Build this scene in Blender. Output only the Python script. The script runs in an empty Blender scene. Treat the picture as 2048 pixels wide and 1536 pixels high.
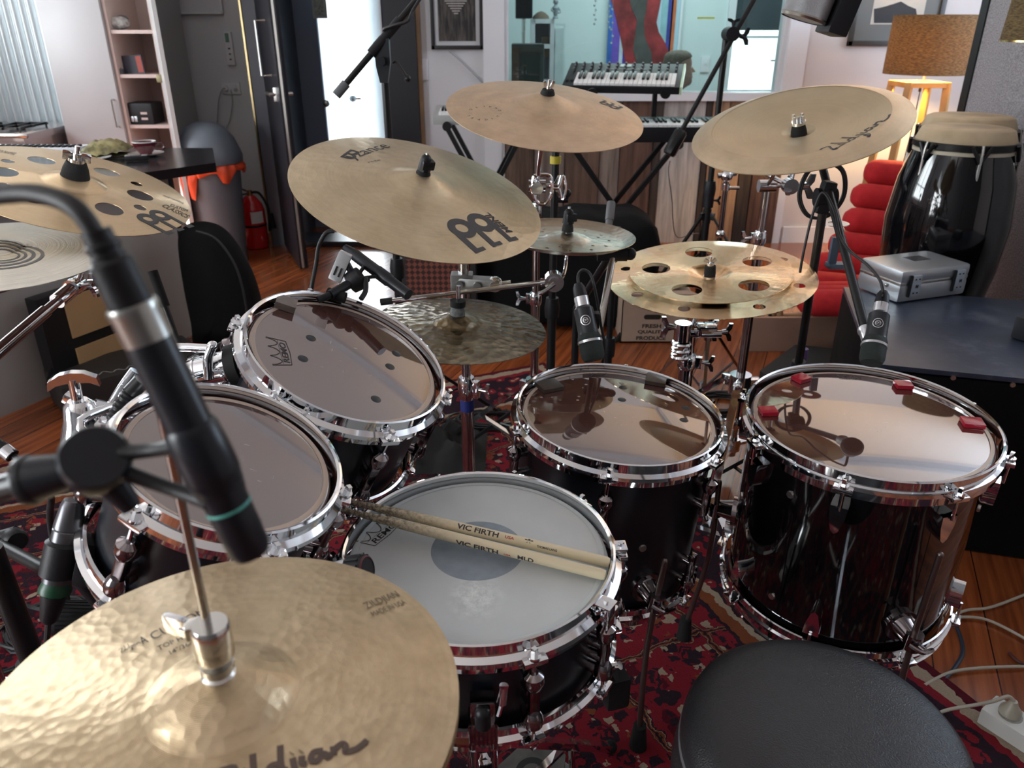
import bpy, bmesh, math, random
from mathutils import Vector as V, Matrix as M
PI = math.pi
R = math.radians
random.seed(7)
sc = bpy.context.scene
COL = sc.collection
# ---------------------------------------------------------------- camera
FPX = 1538.0; PITCH = R(24.9); CAMH = 1.25
CO = V((0, 0, CAMH))
AX = V((1, 0, 0)); AU = V((0, math.sin(PITCH), math.cos(PITCH))); AF = V((0, math.cos(PITCH), -math.sin(PITCH)))
def ray(px, py): return AX*((px-1024)/FPX) - AU*((py-768)/FPX) + AF
def P(px, py, d): return CO + ray(px, py)*d
def PZ(px, py, z):
    v = ray(px, py); return CO + v*((z-CAMH)/v.z)
def PY(px, py, y):
    v = ray(px, py); return CO + v*(y/v.y)
def PN(px, py, c, n):
    v = ray(px, py); return CO + v*((c-CO).dot(n)/v.dot(n))
cd = bpy.data.cameras.new('camera'); cam = bpy.data.objects.new('camera', cd); COL.objects.link(cam)
cam.location = CO; cam.rotation_euler = (PI/2-PITCH, 0, 0)
cd.sensor_width = 36; cd.lens = FPX/2048*36; cd.clip_start = .02; cd.clip_end = 60
cd.dof.use_dof = True; cd.dof.focus_distance = 1.25; cd.dof.aperture_fstop = 8.0
sc.camera = cam
# ---------------------------------------------------------------- objects
ORG = {}
def meta(o, label=None, cat=None, group=None, kind=None):
    if label: o['label'] = label
    if cat: o['category'] = cat
    if group: o['group'] = group
    if kind: o['kind'] = kind
    return o
def thing(name, label, cat, loc=None, frame=None, group=None):
    o = bpy.data.objects.new(name, None); COL.objects.link(o)
    o.empty_display_size = .05
    if frame is not None:
        o.matrix_basis = frame; ORG[o.name] = V((0, 0, 0))
    else:
        o.location = V(loc); ORG[o.name] = V(loc)
    return meta(o, label, cat, group)
def frame(c, n, xdir=(1, 0, 0)):
    n = V(n).normalized(); x = V(xdir); x = (x-n*x.dot(n)).normalized(); y = n.cross(x)
    m = M((x, y, n)).transposed().to_4x4(); m.translation = V(c); return m
def rotto(d):
    return V((0, 0, 1)).rotation_difference(V(d).normalized()).to_matrix()
class MB:
    def __init__(s): s.v = []; s.f = []
    def add(s, vs, fs):
        b = len(s.v); s.v += [V(q) for q in vs]; s.f += [tuple(b+i for i in q) for q in fs]; return s
    def box(s, c, size, rot=None, bev=0):
        hx, hy, hz = [q/2 for q in size]; c = V(c)
        if bev > 0:
            b = min(bev, hx*.99, hy*.99, hz*.99); vs = []; idx = {}
            bm = bmesh.new(); bmesh.ops.create_cube(bm, size=1)
            for q in bm.verts: q.co = V((q.co.x*2*hx, q.co.y*2*hy, q.co.z*2*hz))
            bmesh.ops.bevel(bm, geom=list(bm.edges), offset=b, segments=2, profile=.7, affect='EDGES')
            bm.verts.index_update()
            vs = [q.co.copy() for q in bm.verts]; fs = [[w.index for w in q.verts] for q in bm.faces]; bm.free()
        else:
            vs = [V((x*hx, y*hy, z*hz)) for x in (-1, 1) for y in (-1, 1) for z in (-1, 1)]
            fs = [(0, 1, 3, 2), (4, 6, 7, 5), (0, 4, 5, 1), (2, 3, 7, 6), (0, 2, 6, 4), (1, 5, 7, 3)]
        if rot is not None: vs = [rot @ q for q in vs]
        return s.add([q+c for q in vs], fs)
    def bar(s, a, b, w, h, up=(0, 0, 1), bev=0):
        a = V(a); b = V(b); z = (b-a); L = z.length; z.normalize(); u = V(up); x = u.cross(z)
        if x.length < 1e-4: x = V((1, 0, 0)).cross(z)
        x.normalize(); y = z.cross(x); rot = M((x, y, z)).transposed()
        return s.box((a+b)/2, (w, h, L), rot, bev)
    def cyl(s, a, b, r0, r1=None, n=16, caps=True):
        return s.lathe([(0, 0), (r0, 0), (r1 if r1 is not None else r0, (V(b)-V(a)).length), (0, (V(b)-V(a)).length)] if caps
                       else [(r0, 0), (r1 if r1 is not None else r0, (V(b)-V(a)).length)], a, V(b)-V(a), n)
    def lathe(s, prof, o=(0, 0, 0), ax=(0, 0, 1), n=32, closed=False):
        rot = rotto(ax); o = V(o); vs = []; fs = []; rows = []
        for r, z in prof:
            if r < 1e-6: rows.append([len(vs)]); vs.append(rot @ V((0, 0, z))+o)
            else:
                rows.append(list(range(len(vs), len(vs)+n)))
                for k in range(n):
                    a = 2*PI*k/n; vs.append(rot @ V((r*math.cos(a), r*math.sin(a), z))+o)
        prs = list(zip(rows, rows[1:]))
        if closed: prs.append((rows[-1], rows[0]))
        for A, B in prs:
            for k in range(n):
                k2 = (k+1) % n
                if len(A) == 1 and len(B) == 1: break
                if len(A) == 1: fs.append((A[0], B[k2], B[k]))
                elif len(B) == 1: fs.append((A[k], A[k2], B[0]))
                else: fs.append((A[k], A[k2], B[k2], B[k]))
        return s.add(vs, fs)
    def sph(s, c, r, n=16, sc3=(1, 1, 1)):
        m = max(6, n//2); b = len(s.v)
        s.lathe([(r*math.sin(PI*i/m), -r*math.cos(PI*i/m)) for i in range(m+1)], (0, 0, 0), (0, 0, 1), n)
        for i in range(b, len(s.v)):
            q = s.v[i]; s.v[i] = V((q.x*sc3[0], q.y*sc3[1], q.z*sc3[2]))+V(c)
        return s
    def tube(s, pts, r, n=8, smooth=6, caps=True):
        pts = [V(q) for q in pts]
        if smooth and len(pts) > 2:
            o = []
            for i in range(len(pts)-1):
                p0 = pts[max(i-1, 0)]; p1 = pts[i]; p2 = pts[i+1]; p3 = pts[min(i+2, len(pts)-1)]
                for k in range(smooth):
                    t = k/smooth; t2 = t*t; t3 = t2*t
                    o.append(((2*p1)+(p2-p0)*t+(2*p0-5*p1+4*p2-p3)*t2+(3*p1-p0-3*p2+p3)*t3)/2)
            o.append(pts[-1]); pts = o
        rr = r if callable(r) else (lambda t: r)
        vs = []; fs = []; nrm = None
        for i, q in enumerate(pts):
            d = (pts[min(i+1, len(pts)-1)]-pts[max(i-1, 0)]).normalized()
            if nrm is None:
                nrm = d.cross(V((0, 0, 1)));
                if nrm.length < .1: nrm = d.cross(V((1, 0, 0)))
                nrm.normalize()
            else:
                nrm = (nrm-d*nrm.dot(d)).normalized()
            bn = d.cross(nrm); ra = rr(i/(len(pts)-1))
            for k in range(n):
                a = 2*PI*k/n; vs.append(q+(nrm*math.cos(a)+bn*math.sin(a))*ra)
        for i in range(len(pts)-1):
            for k in range(n):
                k2 = (k+1) % n; fs.append((i*n+k, i*n+k2, (i+1)*n+k2, (i+1)*n+k))
        if caps:
            fs.append(tuple(range(n-1, -1, -1))); fs.append(tuple(range((len(pts)-1)*n, len(pts)*n)))
        return s.add(vs, fs)
    def prism(s, poly, m, t0, t1):
        """2D polygon extruded between local z t0 and t1 in the 4x4 frame m"""
        n = len(poly)
        vs = [m @ V((x, y, t0)) for x, y in poly]+[m @ V((x, y, t1)) for x, y in poly]
        fs = [tuple(range(n-1, -1, -1)), tuple(range(n, 2*n))]+[(i, (i+1) % n, n+(i+1) % n, n+i) for i in range(n)]
        return s.add(vs, fs)
    def quad(s, a, b, c, d): return s.add([a, b, c, d], [(0, 1, 2, 3)])
    def build(s, name, mt, parent=None, smooth=True, label=None, ang=38, kind=None, fixn=True):
        off = ORG.get(parent.name, V((0, 0, 0))) if parent is not None else V((0, 0, 0))
        me = bpy.data.meshes.new(name)
        me.from_pydata([tuple(q-off) for q in s.v], [], s.f); me.validate()
        if fixn:
            bm = bmesh.new(); bm.from_mesh(me); bmesh.ops.recalc_face_normals(bm, faces=list(bm.faces)); bm.to_mesh(me); bm.free()
        me.materials.append(mt)
        if smooth:
            me.polygons.foreach_set('use_smooth', [True]*len(me.polygons)); me.set_sharp_from_angle(angle=R(ang))
        o = bpy.data.objects.new(name, me); COL.objects.link(o)
        if parent is not None:
            o.parent = parent; ORG[o.name] = off
        if label: o['label'] = label
        if kind: o['kind'] = kind
        return o
def solo(mb, name, mt, label, cat, group=None, kind=None, **kw):
    """a thing that is one mesh: origin moved to its base centre"""
    xs = [q.x for q in mb.v]; ys = [q.y for q in mb.v]; zs = [q.z for q in mb.v]
    L = V(((min(xs)+max(xs))/2, (min(ys)+max(ys))/2, min(zs)))
    mb.v = [q-L for q in mb.v]
    o = mb.build(name, mt, None, **kw); o.location = L
    return meta(o, label, cat, group, kind)
def struct(mb, name, mt, parent=None, smooth=False):
    o = mb.build(name, mt, parent, smooth=smooth)
    if parent is None: o['kind'] = 'structure'
    return o
# ---------------------------------------------------------------- materials
MATS = {}
def principled(name):
    m = bpy.data.materials.new(name); m.use_nodes = True
    nt = m.node_tree; b = nt.nodes['Principled BSDF']; return m, nt, b
def lnk(nt, a, b): nt.links.new(a, b)
def mat(name, col, rough=.5, metal=0.0, spec=.5, var=0.0, vscale=8, bump=0.0, bscale=60, coat=0, emit=None, estr=0, aniso=0, col2=None, stretch=None, ior=None):
    if name in MATS: return MATS[name]
    m, nt, b = principled(name); N = nt.nodes
    b.inputs['Base Color'].default_value = (*col, 1); b.inputs['Roughness'].default_value = rough
    b.inputs['Metallic'].default_value = metal; b.inputs['Specular IOR Level'].default_value = spec
    if ior: b.inputs['IOR'].default_value = ior
    if coat: b.inputs['Coat Weight'].default_value = coat; b.inputs['Coat Roughness'].default_value = .05
    if emit: b.inputs['Emission Color'].default_value = (*emit, 1); b.inputs['Emission Strength'].default_value = estr
    tc = N.new('ShaderNodeTexCoord'); mp = N.new('ShaderNodeMapping')
    if stretch: mp.inputs['Scale'].default_value = stretch
    lnk(nt, tc.outputs['Object'], mp.inputs['Vector'])
    no = N.new('ShaderNodeTexNoise'); no.inputs['Scale'].default_value = vscale; no.inputs['Detail'].default_value = 4
    lnk(nt, mp.outputs[0], no.inputs['Vector'])
    if var > 0 or col2:
        mx = N.new('ShaderNodeMix'); mx.data_type = 'RGBA'
        c2 = col2 if col2 else tuple(max(0, q*(1-var)) for q in col)
        mx.inputs['A'].default_value = (*col, 1); mx.inputs['B'].default_value = (*c2, 1)
        rp = N.new('ShaderNodeMapRange'); rp.inputs['From Min'].default_value = .35; rp.inputs['From Max'].default_value = .65
        lnk(nt, no.outputs['Fac'], rp.inputs[0]); lnk(nt, rp.outputs[0], mx.inputs['Factor']); lnk(nt, mx.outputs['Result'], b.inputs['Base Color'])
    rr = N.new('ShaderNodeMapRange'); rr.inputs['To Min'].default_value = rough*.85; rr.inputs['To Max'].default_value = min(1, rough*1.15)
    lnk(nt, no.outputs['Fac'], rr.inputs[0]); lnk(nt, rr.outputs[0], b.inputs['Roughness'])
    if bump > 0:
        n2 = N.new('ShaderNodeTexNoise'); n2.inputs['Scale'].default_value = bscale; n2.inputs['Detail'].default_value = 3
        lnk(nt, mp.outputs[0], n2.inputs['Vector'])
        bp = N.new('ShaderNodeBump'); bp.inputs['Strength'].default_value = bump; bp.inputs['Distance'].default_value = .002
        lnk(nt, n2.outputs['Fac'], bp.inputs['Height']); lnk(nt, bp.outputs[0], b.inputs['Normal'])
    MATS[name] = m; return m
def math_node(nt, op, a, b=None, clamp=False):
    n = nt.nodes.new('ShaderNodeMath'); n.operation = op; n.use_clamp = clamp
    for i, q in enumerate((a, b)):
        if q is None: continue
        if isinstance(q, (int, float)): n.inputs[i].default_value = q
        else: lnk(nt, q, n.inputs[i])
    return n.outputs[0]
def ramp(nt, fac, stops, const=False):
    n = nt.nodes.new('ShaderNodeValToRGB'); cr = n.color_ramp
    if const: cr.interpolation = 'CONSTANT'
    while len(cr.elements) < len(stops): cr.elements.new(.5)
    for e, (p, c) in zip(cr.elements, stops): e.position = p; e.color = (*c, 1)
    lnk(nt, fac, n.inputs[0]); return n.outputs[0]
def mixc(nt, f, a, b):
    n = nt.nodes.new('ShaderNodeMix'); n.data_type = 'RGBA'
    for k, q in (('Factor', f), ('A', a), ('B', b)):
        if isinstance(q, (int, float)): n.inputs[k].default_value = q
        elif isinstance(q, tuple): n.inputs[k].default_value = (*q, 1)
        else: lnk(nt, q, n.inputs[k])
    return n.outputs['Result']
chrome = mat('chrome', (.80, .82, .84), .06, 1.0)
dchrome = mat('black_chrome', (.32, .29, .30), .12, 1.0)
steel = mat('brushed_steel', (.62, .61, .58), .28, 1.0)
blackmetal = mat('black_painted_metal', (.010, .010, .011), .35, spec=.35)
blackplastic = mat('black_plastic', (.010, .010, .012), .45, spec=.3, bump=.1, bscale=300)
rubber = mat('black_rubber', (.010, .010, .010), .75, spec=.3)
felt_m = mat('black_felt', (.02, .02, .02), .95, bump=.8, bscale=500)
greyfelt = mat('grey_felt', (.18, .19, .19), .95, var=.4, vscale=200, bump=.6, bscale=500)
cable_m = mat('black_cable', (.012, .012, .014), .5)
ink = mat('dark_ink', (.045, .042, .045), .5, var=.5, vscale=300)
white_m = mat('white_print', (.75, .75, .75), .5)
lacquer = mat('gloss_black_lacquer', (.004, .004, .005), .06, coat=.6)
satinblack = mat('satin_black_shell', (.006, .008, .012), .32)
# ---------------------------------------------------------------- lettering
TXT = {}
def text2d(s, shear=0.0, bold=0.0):
    k = (s, shear, bold)
    if k in TXT: return TXT[k]
    cu = bpy.data.curves.new('t', 'FONT'); cu.body = s; cu.size = 1; cu.shear = shear; cu.offset = bold; cu.resolution_u = 3
    o = bpy.data.objects.new('t', cu); COL.objects.link(o)
    bpy.context.view_layer.update()
    me = bpy.data.meshes.new_from_object(o.evaluated_get(bpy.context.evaluated_depsgraph_get()))
    vs = [(q.co.x, q.co.y) for q in me.vertices]; fs = [tuple(p.vertices) for p in me.polygons]
    bpy.data.objects.remove(o); bpy.data.curves.remove(cu); bpy.data.meshes.remove(me)
    x0 = min(q[0] for q in vs); x1 = max(q[0] for q in vs); y0 = min(q[1] for q in vs); y1 = max(q[1] for q in vs)
    TXT[k] = ([(x-x0, y-y0) for x, y in vs], fs, x1-x0, y1-y0); return TXT[k]
def lay_text(mb, s, fn, width=None, height=None, shear=0, bold=0, squash=1.0, sub=0):
    """fn maps text-plane metres (u along, v up) to a point"""
    vs, fs, w, h = text2d(s, shear, bold)
    k = width/w if width else height/h
    if sub:
        kk = height/h/k if (width and height) else squash
        v2, fs = fine([(x*k, y*k*kk) for x, y in vs], fs, sub); mb.add([fn(x, y) for x, y in v2], fs); return k*w
    kv = k*squash if not (width and height) else height/h
    mb.add([fn(x*k, y*kv) for x, y in vs], fs); return k*w
def fine(vs, fs, L, it=4):
    bm = bmesh.new(); q = [bm.verts.new((x, y, 0)) for x, y in vs]
    for f in fs:
        try: bm.faces.new([q[i] for i in f])
        except ValueError: pass
    bmesh.ops.triangulate(bm, faces=list(bm.faces))
    for _ in range(it):
        e = [x for x in bm.edges if x.calc_length() > L]
        if not e: break
        bmesh.ops.subdivide_edges(bm, edges=e, cuts=1)
        bmesh.ops.triangulate(bm, faces=[f for f in bm.faces if len(f.verts) > 3])
    bm.verts.index_update()
    r = ([(v.co.x, v.co.y) for v in bm.verts], [tuple(v.index for v in f.verts) for f in bm.faces]); bm.free(); return r
def ring2d(cx, cy, r0, r1, n=28, a0=0, a1=2*PI):
    vs = []; fs = []
    for k in range(n+1):
        a = a0+(a1-a0)*k/n; c, s_ = math.cos(a), math.sin(a); vs += [(cx+r0*c, cy+r0*s_), (cx+r1*c, cy+r1*s_)]
    for k in range(n): fs.append((2*k, 2*k+1, 2*k+3, 2*k+2))
    return vs, fs
def rect2d(x0, y0, x1, y1): return [(x0, y0), (x1, y0), (x1, y1), (x0, y1)], [(0, 1, 2, 3)]
def stroke2d(pts, w):
    vs = []; fs = []
    for i, (x, y) in enumerate(pts):
        x0, y0 = pts[max(i-1, 0)]; x1, y1 = pts[min(i+1, len(pts)-1)]; d = math.hypot(x1-x0, y1-y0) or 1
        nx, ny = -(y1-y0)/d*w/2, (x1-x0)/d*w/2
        ww = w(i/(len(pts)-1)) if callable(w) else 1
        vs += [(x+nx, y+ny), (x-nx, y-ny)]
    for i in range(len(pts)-1): fs.append((2*i, 2*i+1, 2*i+3, 2*i+2))
    return vs, fs
def join2d(parts):
    vs = []; fs = []
    for v, f in parts:
        b = len(vs); vs += v; fs += [tuple(b+i for i in q) for q in f]
    return vs, fs
# ---------------------------------------------------------------- special materials
def cymbal_mat(name, c1, c2, rough, groove=900, gstr=.25, mott=14, hammer=0.0, hscale=40, aniso=.6, dirt=None, dstr=.5):
    m, nt, b = principled(name); N = nt.nodes
    tc = N.new('ShaderNodeTexCoord'); sp = N.new('ShaderNodeSeparateXYZ'); lnk(nt, tc.outputs['Object'], sp.inputs[0])
    r = math_node(nt, 'SQRT', math_node(nt, 'ADD', math_node(nt, 'MULTIPLY', sp.outputs[0], sp.outputs[0]), math_node(nt, 'MULTIPLY', sp.outputs[1], sp.outputs[1])))
    no = N.new('ShaderNodeTexNoise'); no.inputs['Scale'].default_value = mott; no.inputs['Detail'].default_value = 6; no.inputs['Roughness'].default_value = .62
    lnk(nt, tc.outputs['Object'], no.inputs['Vector'])
    # coarse rings of the lathe, from noise sampled along the radius
    cv = N.new('ShaderNodeCombineXYZ'); lnk(nt, math_node(nt, 'MULTIPLY', r, 160), cv.inputs[0])
    rn = N.new('ShaderNodeTexNoise'); rn.inputs['Scale'].default_value = 1; rn.inputs['Detail'].default_value = 3; lnk(nt, cv.outputs[0], rn.inputs['Vector'])
    f = math_node(nt, 'ADD', math_node(nt, 'MULTIPLY', no.outputs['Fac'], .75), math_node(nt, 'MULTIPLY', rn.outputs['Fac'], .25))
    col = ramp(nt, f, [(.36, c2), (.62, c1)])
    if dirt:
        d2 = N.new('ShaderNodeTexNoise'); d2.inputs['Scale'].default_value = 9; d2.inputs['Detail'].default_value = 8; d2.inputs['Roughness'].default_value = .75
        lnk(nt, tc.outputs['Object'], d2.inputs['Vector'])
        col = mixc(nt, math_node(nt, 'MULTIPLY', ramp(nt, d2.outputs['Fac'], [(.45, (0, 0, 0)), (.65, (1, 1, 1))]), dstr), col, dirt)
    lnk(nt, col, b.inputs['Base Color']); b.inputs['Metallic'].default_value = 1
    rr = N.new('ShaderNodeMapRange'); rr.inputs['To Min'].default_value = rough*.8; rr.inputs['To Max'].default_value = rough*1.25
    lnk(nt, no.outputs['Fac'], rr.inputs[0]); lnk(nt, rr.outputs[0], b.inputs['Roughness'])
    b.inputs['Anisotropic'].default_value = aniso
    tg = N.new('ShaderNodeTangent'); tg.direction_type = 'RADIAL'; tg.axis = 'Z'; lnk(nt, tg.outputs[0], b.inputs['Tangent'])
    h = math_node(nt, 'MULTIPLY', math_node(nt, 'SINE', math_node(nt, 'MULTIPLY', r, groove*2*PI/1.0)), .00006)
    h = math_node(nt, 'ADD', h, math_node(nt, 'MULTIPLY', rn.outputs['Fac'], .0004*gstr*2))
    if hammer > 0:
        vo = N.new('ShaderNodeTexVoronoi'); vo.inputs['Scale'].default_value = hscale; lnk(nt, tc.outputs['Object'], vo.inputs['Vector'])
        h = math_node(nt, 'ADD', h, math_node(nt, 'MULTIPLY', vo.outputs['Distance'], hammer))
    bp = N.new('ShaderNodeBump'); bp.inputs['Strength'].default_value = 1; bp.inputs['Distance'].default_value = 1
    lnk(nt, h, bp.inputs['Height']); lnk(nt, bp.outputs[0], b.inputs['Normal'])
    return m
cy_hat = cymbal_mat('bronze_hi_hat', (.66, .52, .34), (.52, .40, .25), .31, mott=30, hammer=.0007, hscale=110, aniso=.5)
cy_ride = cymbal_mat('bronze_ride', (.76, .63, .43), (.62, .50, .32), .30, mott=10, hammer=.0010, hscale=50, aniso=.7)
cy_crash = cymbal_mat('bronze_crash', (.80, .61, .42), (.68, .51, .34), .38, mott=22, dirt=(.35, .25, .15), dstr=.25, aniso=.5)
cy_china = cymbal_mat('bronze_china', (.64, .55, .38), (.55, .46, .31), .38, mott=8, aniso=.5)
cy_flange = cymbal_mat('bronze_china_flange', (.78, .63, .43), (.66, .52, .34), .34, mott=20, aniso=.5)
cy_brill = cymbal_mat('polished_bronze', (.95, .72, .46), (.88, .62, .36), .05, gstr=.3, mott=20, hammer=.0004, hscale=45, aniso=0)
cy_brill2 = cymbal_mat('polished_bronze_dark', (.93, .69, .43), (.82, .57, .32), .06, gstr=.3, mott=12, hammer=.0006, hscale=60, aniso=0)
cy_splash = cymbal_mat('pale_bronze_splash', (.80, .77, .66), (.64, .63, .54), .24, mott=14, hammer=.0012, hscale=60, dirt=(.46, .50, .45), aniso=.2)
cy_dark = cymbal_mat('dark_bronze_splash', (.42, .36, .26), (.25, .21, .15), .24, mott=26, hammer=.004, hscale=55, dirt=(.12, .10, .08), dstr=.7, aniso=.2)
cy_wood = cymbal_mat('pale_bronze_holes', (.90, .70, .45), (.74, .55, .32), .20, mott=5, hammer=.0006, hscale=30, aniso=.3)
cy_grey = cymbal_mat('grey_bronze', (.66, .62, .54), (.52, .49, .43), .28, groove=500, gstr=1.2, mott=8, aniso=.5)
def head_mat(name, base, refl_rough, ior, scratch=.5):
    m, nt, b = principled(name); N = nt.nodes
    tc = N.new('ShaderNodeTexCoord')
    b.inputs['Roughness'].default_value = refl_rough; b.inputs['IOR'].default_value = ior
    # worn centre: short stick scratches
    mp = N.new('ShaderNodeMapping'); mp.inputs['Scale'].default_value = (40, 260, 1); mp.inputs['Rotation'].default_value = (0, 0, .5); lnk(nt, tc.outputs['Object'], mp.inputs['Vector'])
    n1 = N.new('ShaderNodeTexNoise'); n1.inputs['Scale'].default_value = 1; n1.inputs['Detail'].default_value = 3; lnk(nt, mp.outputs[0], n1.inputs['Vector'])
    mp2 = N.new('ShaderNodeMapping'); mp2.inputs['Scale'].default_value = (260, 40, 1); mp2.inputs['Rotation'].default_value = (0, 0, 1.1); lnk(nt, tc.outputs['Object'], mp2.inputs['Vector'])
    n2 = N.new('ShaderNodeTexNoise'); n2.inputs['Scale'].default_value = 1; n2.inputs['Detail'].default_value = 3; lnk(nt, mp2.outputs[0], n2.inputs['Vector'])
    g = N.new('ShaderNodeTexGradient'); g.gradient_type = 'SPHERICAL'
    mg = N.new('ShaderNodeMapping'); mg.inputs['Scale'].default_value = (11, 13, 13); lnk(nt, tc.outputs['Object'], mg.inputs['Vector']); lnk(nt, mg.outputs[0], g.inputs[0])
    s = math_node(nt, 'MAXIMUM', n1.outputs['Fac'], n2.outputs['Fac'])
    s = ramp(nt, s, [(.66, (0, 0, 0)), (.72, (1, 1, 1))])
    s = math_node(nt, 'MULTIPLY', s, math_node(nt, 'MULTIPLY', g.outputs['Fac'], 1.3), clamp=True)
    s = math_node(nt, 'MULTIPLY', s, scratch)
    lnk(nt, mixc(nt, s, base, (.75, .68, .66)), b.inputs['Base Color'])
    return m
head_clear = head_mat('smoked_amber_film', (.085, .036, .028), .03, 3.4)
def coated_mat():
    m, nt, b = principled('coated_snare_film'); N = nt.nodes; tc = N.new('ShaderNodeTexCoord')
    b.inputs['Roughness'].default_value = .42
    no = N.new('ShaderNodeTexNoise'); no.inputs['Scale'].default_value = 12; no.inputs['Detail'].default_value = 5; lnk(nt, tc.outputs['Object'], no.inputs['Vector'])
    col = ramp(nt, no.outputs['Fac'], [(.3, (.50, .53, .53)), (.7, (.56, .59, .59))])
    mg = N.new('ShaderNodeMapping'); mg.inputs['Location'].default_value = (-.02*0, .085*19, 0); mg.inputs['Scale'].default_value = (24, 19, 19); lnk(nt, tc.outputs['Object'], mg.inputs['Vector'])
    g = N.new('ShaderNodeTexGradient'); g.gradient_type = 'SPHERICAL'; lnk(nt, mg.outputs[0], g.inputs[0])
    n2 = N.new('ShaderNodeTexNoise'); n2.inputs['Scale'].default_value = 70; n2.inputs['Detail'].default_value = 8; n2.inputs['Roughness'].default_value = .8; lnk(nt, tc.outputs['Object'], n2.inputs['Vector'])
    w = math_node(nt, 'MULTIPLY', ramp(nt, n2.outputs['Fac'], [(.42, (0, 0, 0)), (.62, (1, 1, 1))]), math_node(nt, 'MULTIPLY', g.outputs['Fac'], 1.6), clamp=True)
    lnk(nt, mixc(nt, w, col, (.74, .78, .76)), b.inputs['Base Color']); return m
head_coated = coated_mat()
def wood_floor():
    m, nt, b = principled('varnished_wood_floor'); N = nt.nodes; tc = N.new('ShaderNodeTexCoord')
    mp = N.new('ShaderNodeMapping'); mp.inputs['Rotation'].default_value = (0, 0, R(22)-PI/2+PI); lnk(nt, tc.outputs['Object'], mp.inputs['Vector'])
    br = N.new('ShaderNodeTexBrick'); br.inputs['Scale'].default_value = 1; br.inputs['Brick Width'].default_value = 2.4; br.inputs['Row Height'].default_value = .125
    br.inputs['Mortar Size'].default_value = .0016; br.inputs['Color1'].default_value = (1, 1, 1, 1); br.inputs['Color2'].default_value = (.25, .25, .25, 1); br.inputs['Mortar'].default_value = (0, 0, 0, 1)
    lnk(nt, mp.outputs[0], br.inputs['Vector'])
    m2 = N.new('ShaderNodeMapping'); m2.inputs['Scale'].default_value = (1.6, 26, 1); lnk(nt, mp.outputs[0], m2.inputs['Vector'])
    no = N.new('ShaderNodeTexNoise'); no.inputs['Scale'].default_value = 2; no.inputs['Detail'].default_value = 6; lnk(nt, m2.outputs[0], no.inputs['Vector'])
    g = ramp(nt, no.outputs['Fac'], [(.3, (.20, .045, .014)), (.7, (.44, .125, .038))])
    sepc = N.new('ShaderNodeSeparateColor'); lnk(nt, br.outputs['Color'], sepc.inputs[0])
    tone = math_node(nt, 'ADD', math_node(nt, 'MULTIPLY', sepc.outputs[0], .5), .5)
    vm = N.new('ShaderNodeVectorMath'); vm.operation = 'SCALE'; lnk(nt, g, vm.inputs[0]); lnk(nt, tone, vm.inputs['Scale'])
    lnk(nt, mixc(nt, br.outputs['Fac'], vm.outputs[0], (.03, .008, .004)), b.inputs['Base Color'])
    b.inputs['Roughness'].default_value = .22; b.inputs['Coat Weight'].default_value = .3; b.inputs['Coat Roughness'].default_value = .12
    bp = N.new('ShaderNodeBump'); bp.inputs['Strength'].default_value = .25; bp.inputs['Distance'].default_value = .002
    lnk(nt, no.outputs['Fac'], bp.inputs['Height']); lnk(nt, bp.outputs[0], b.inputs['Normal']); return m
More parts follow.
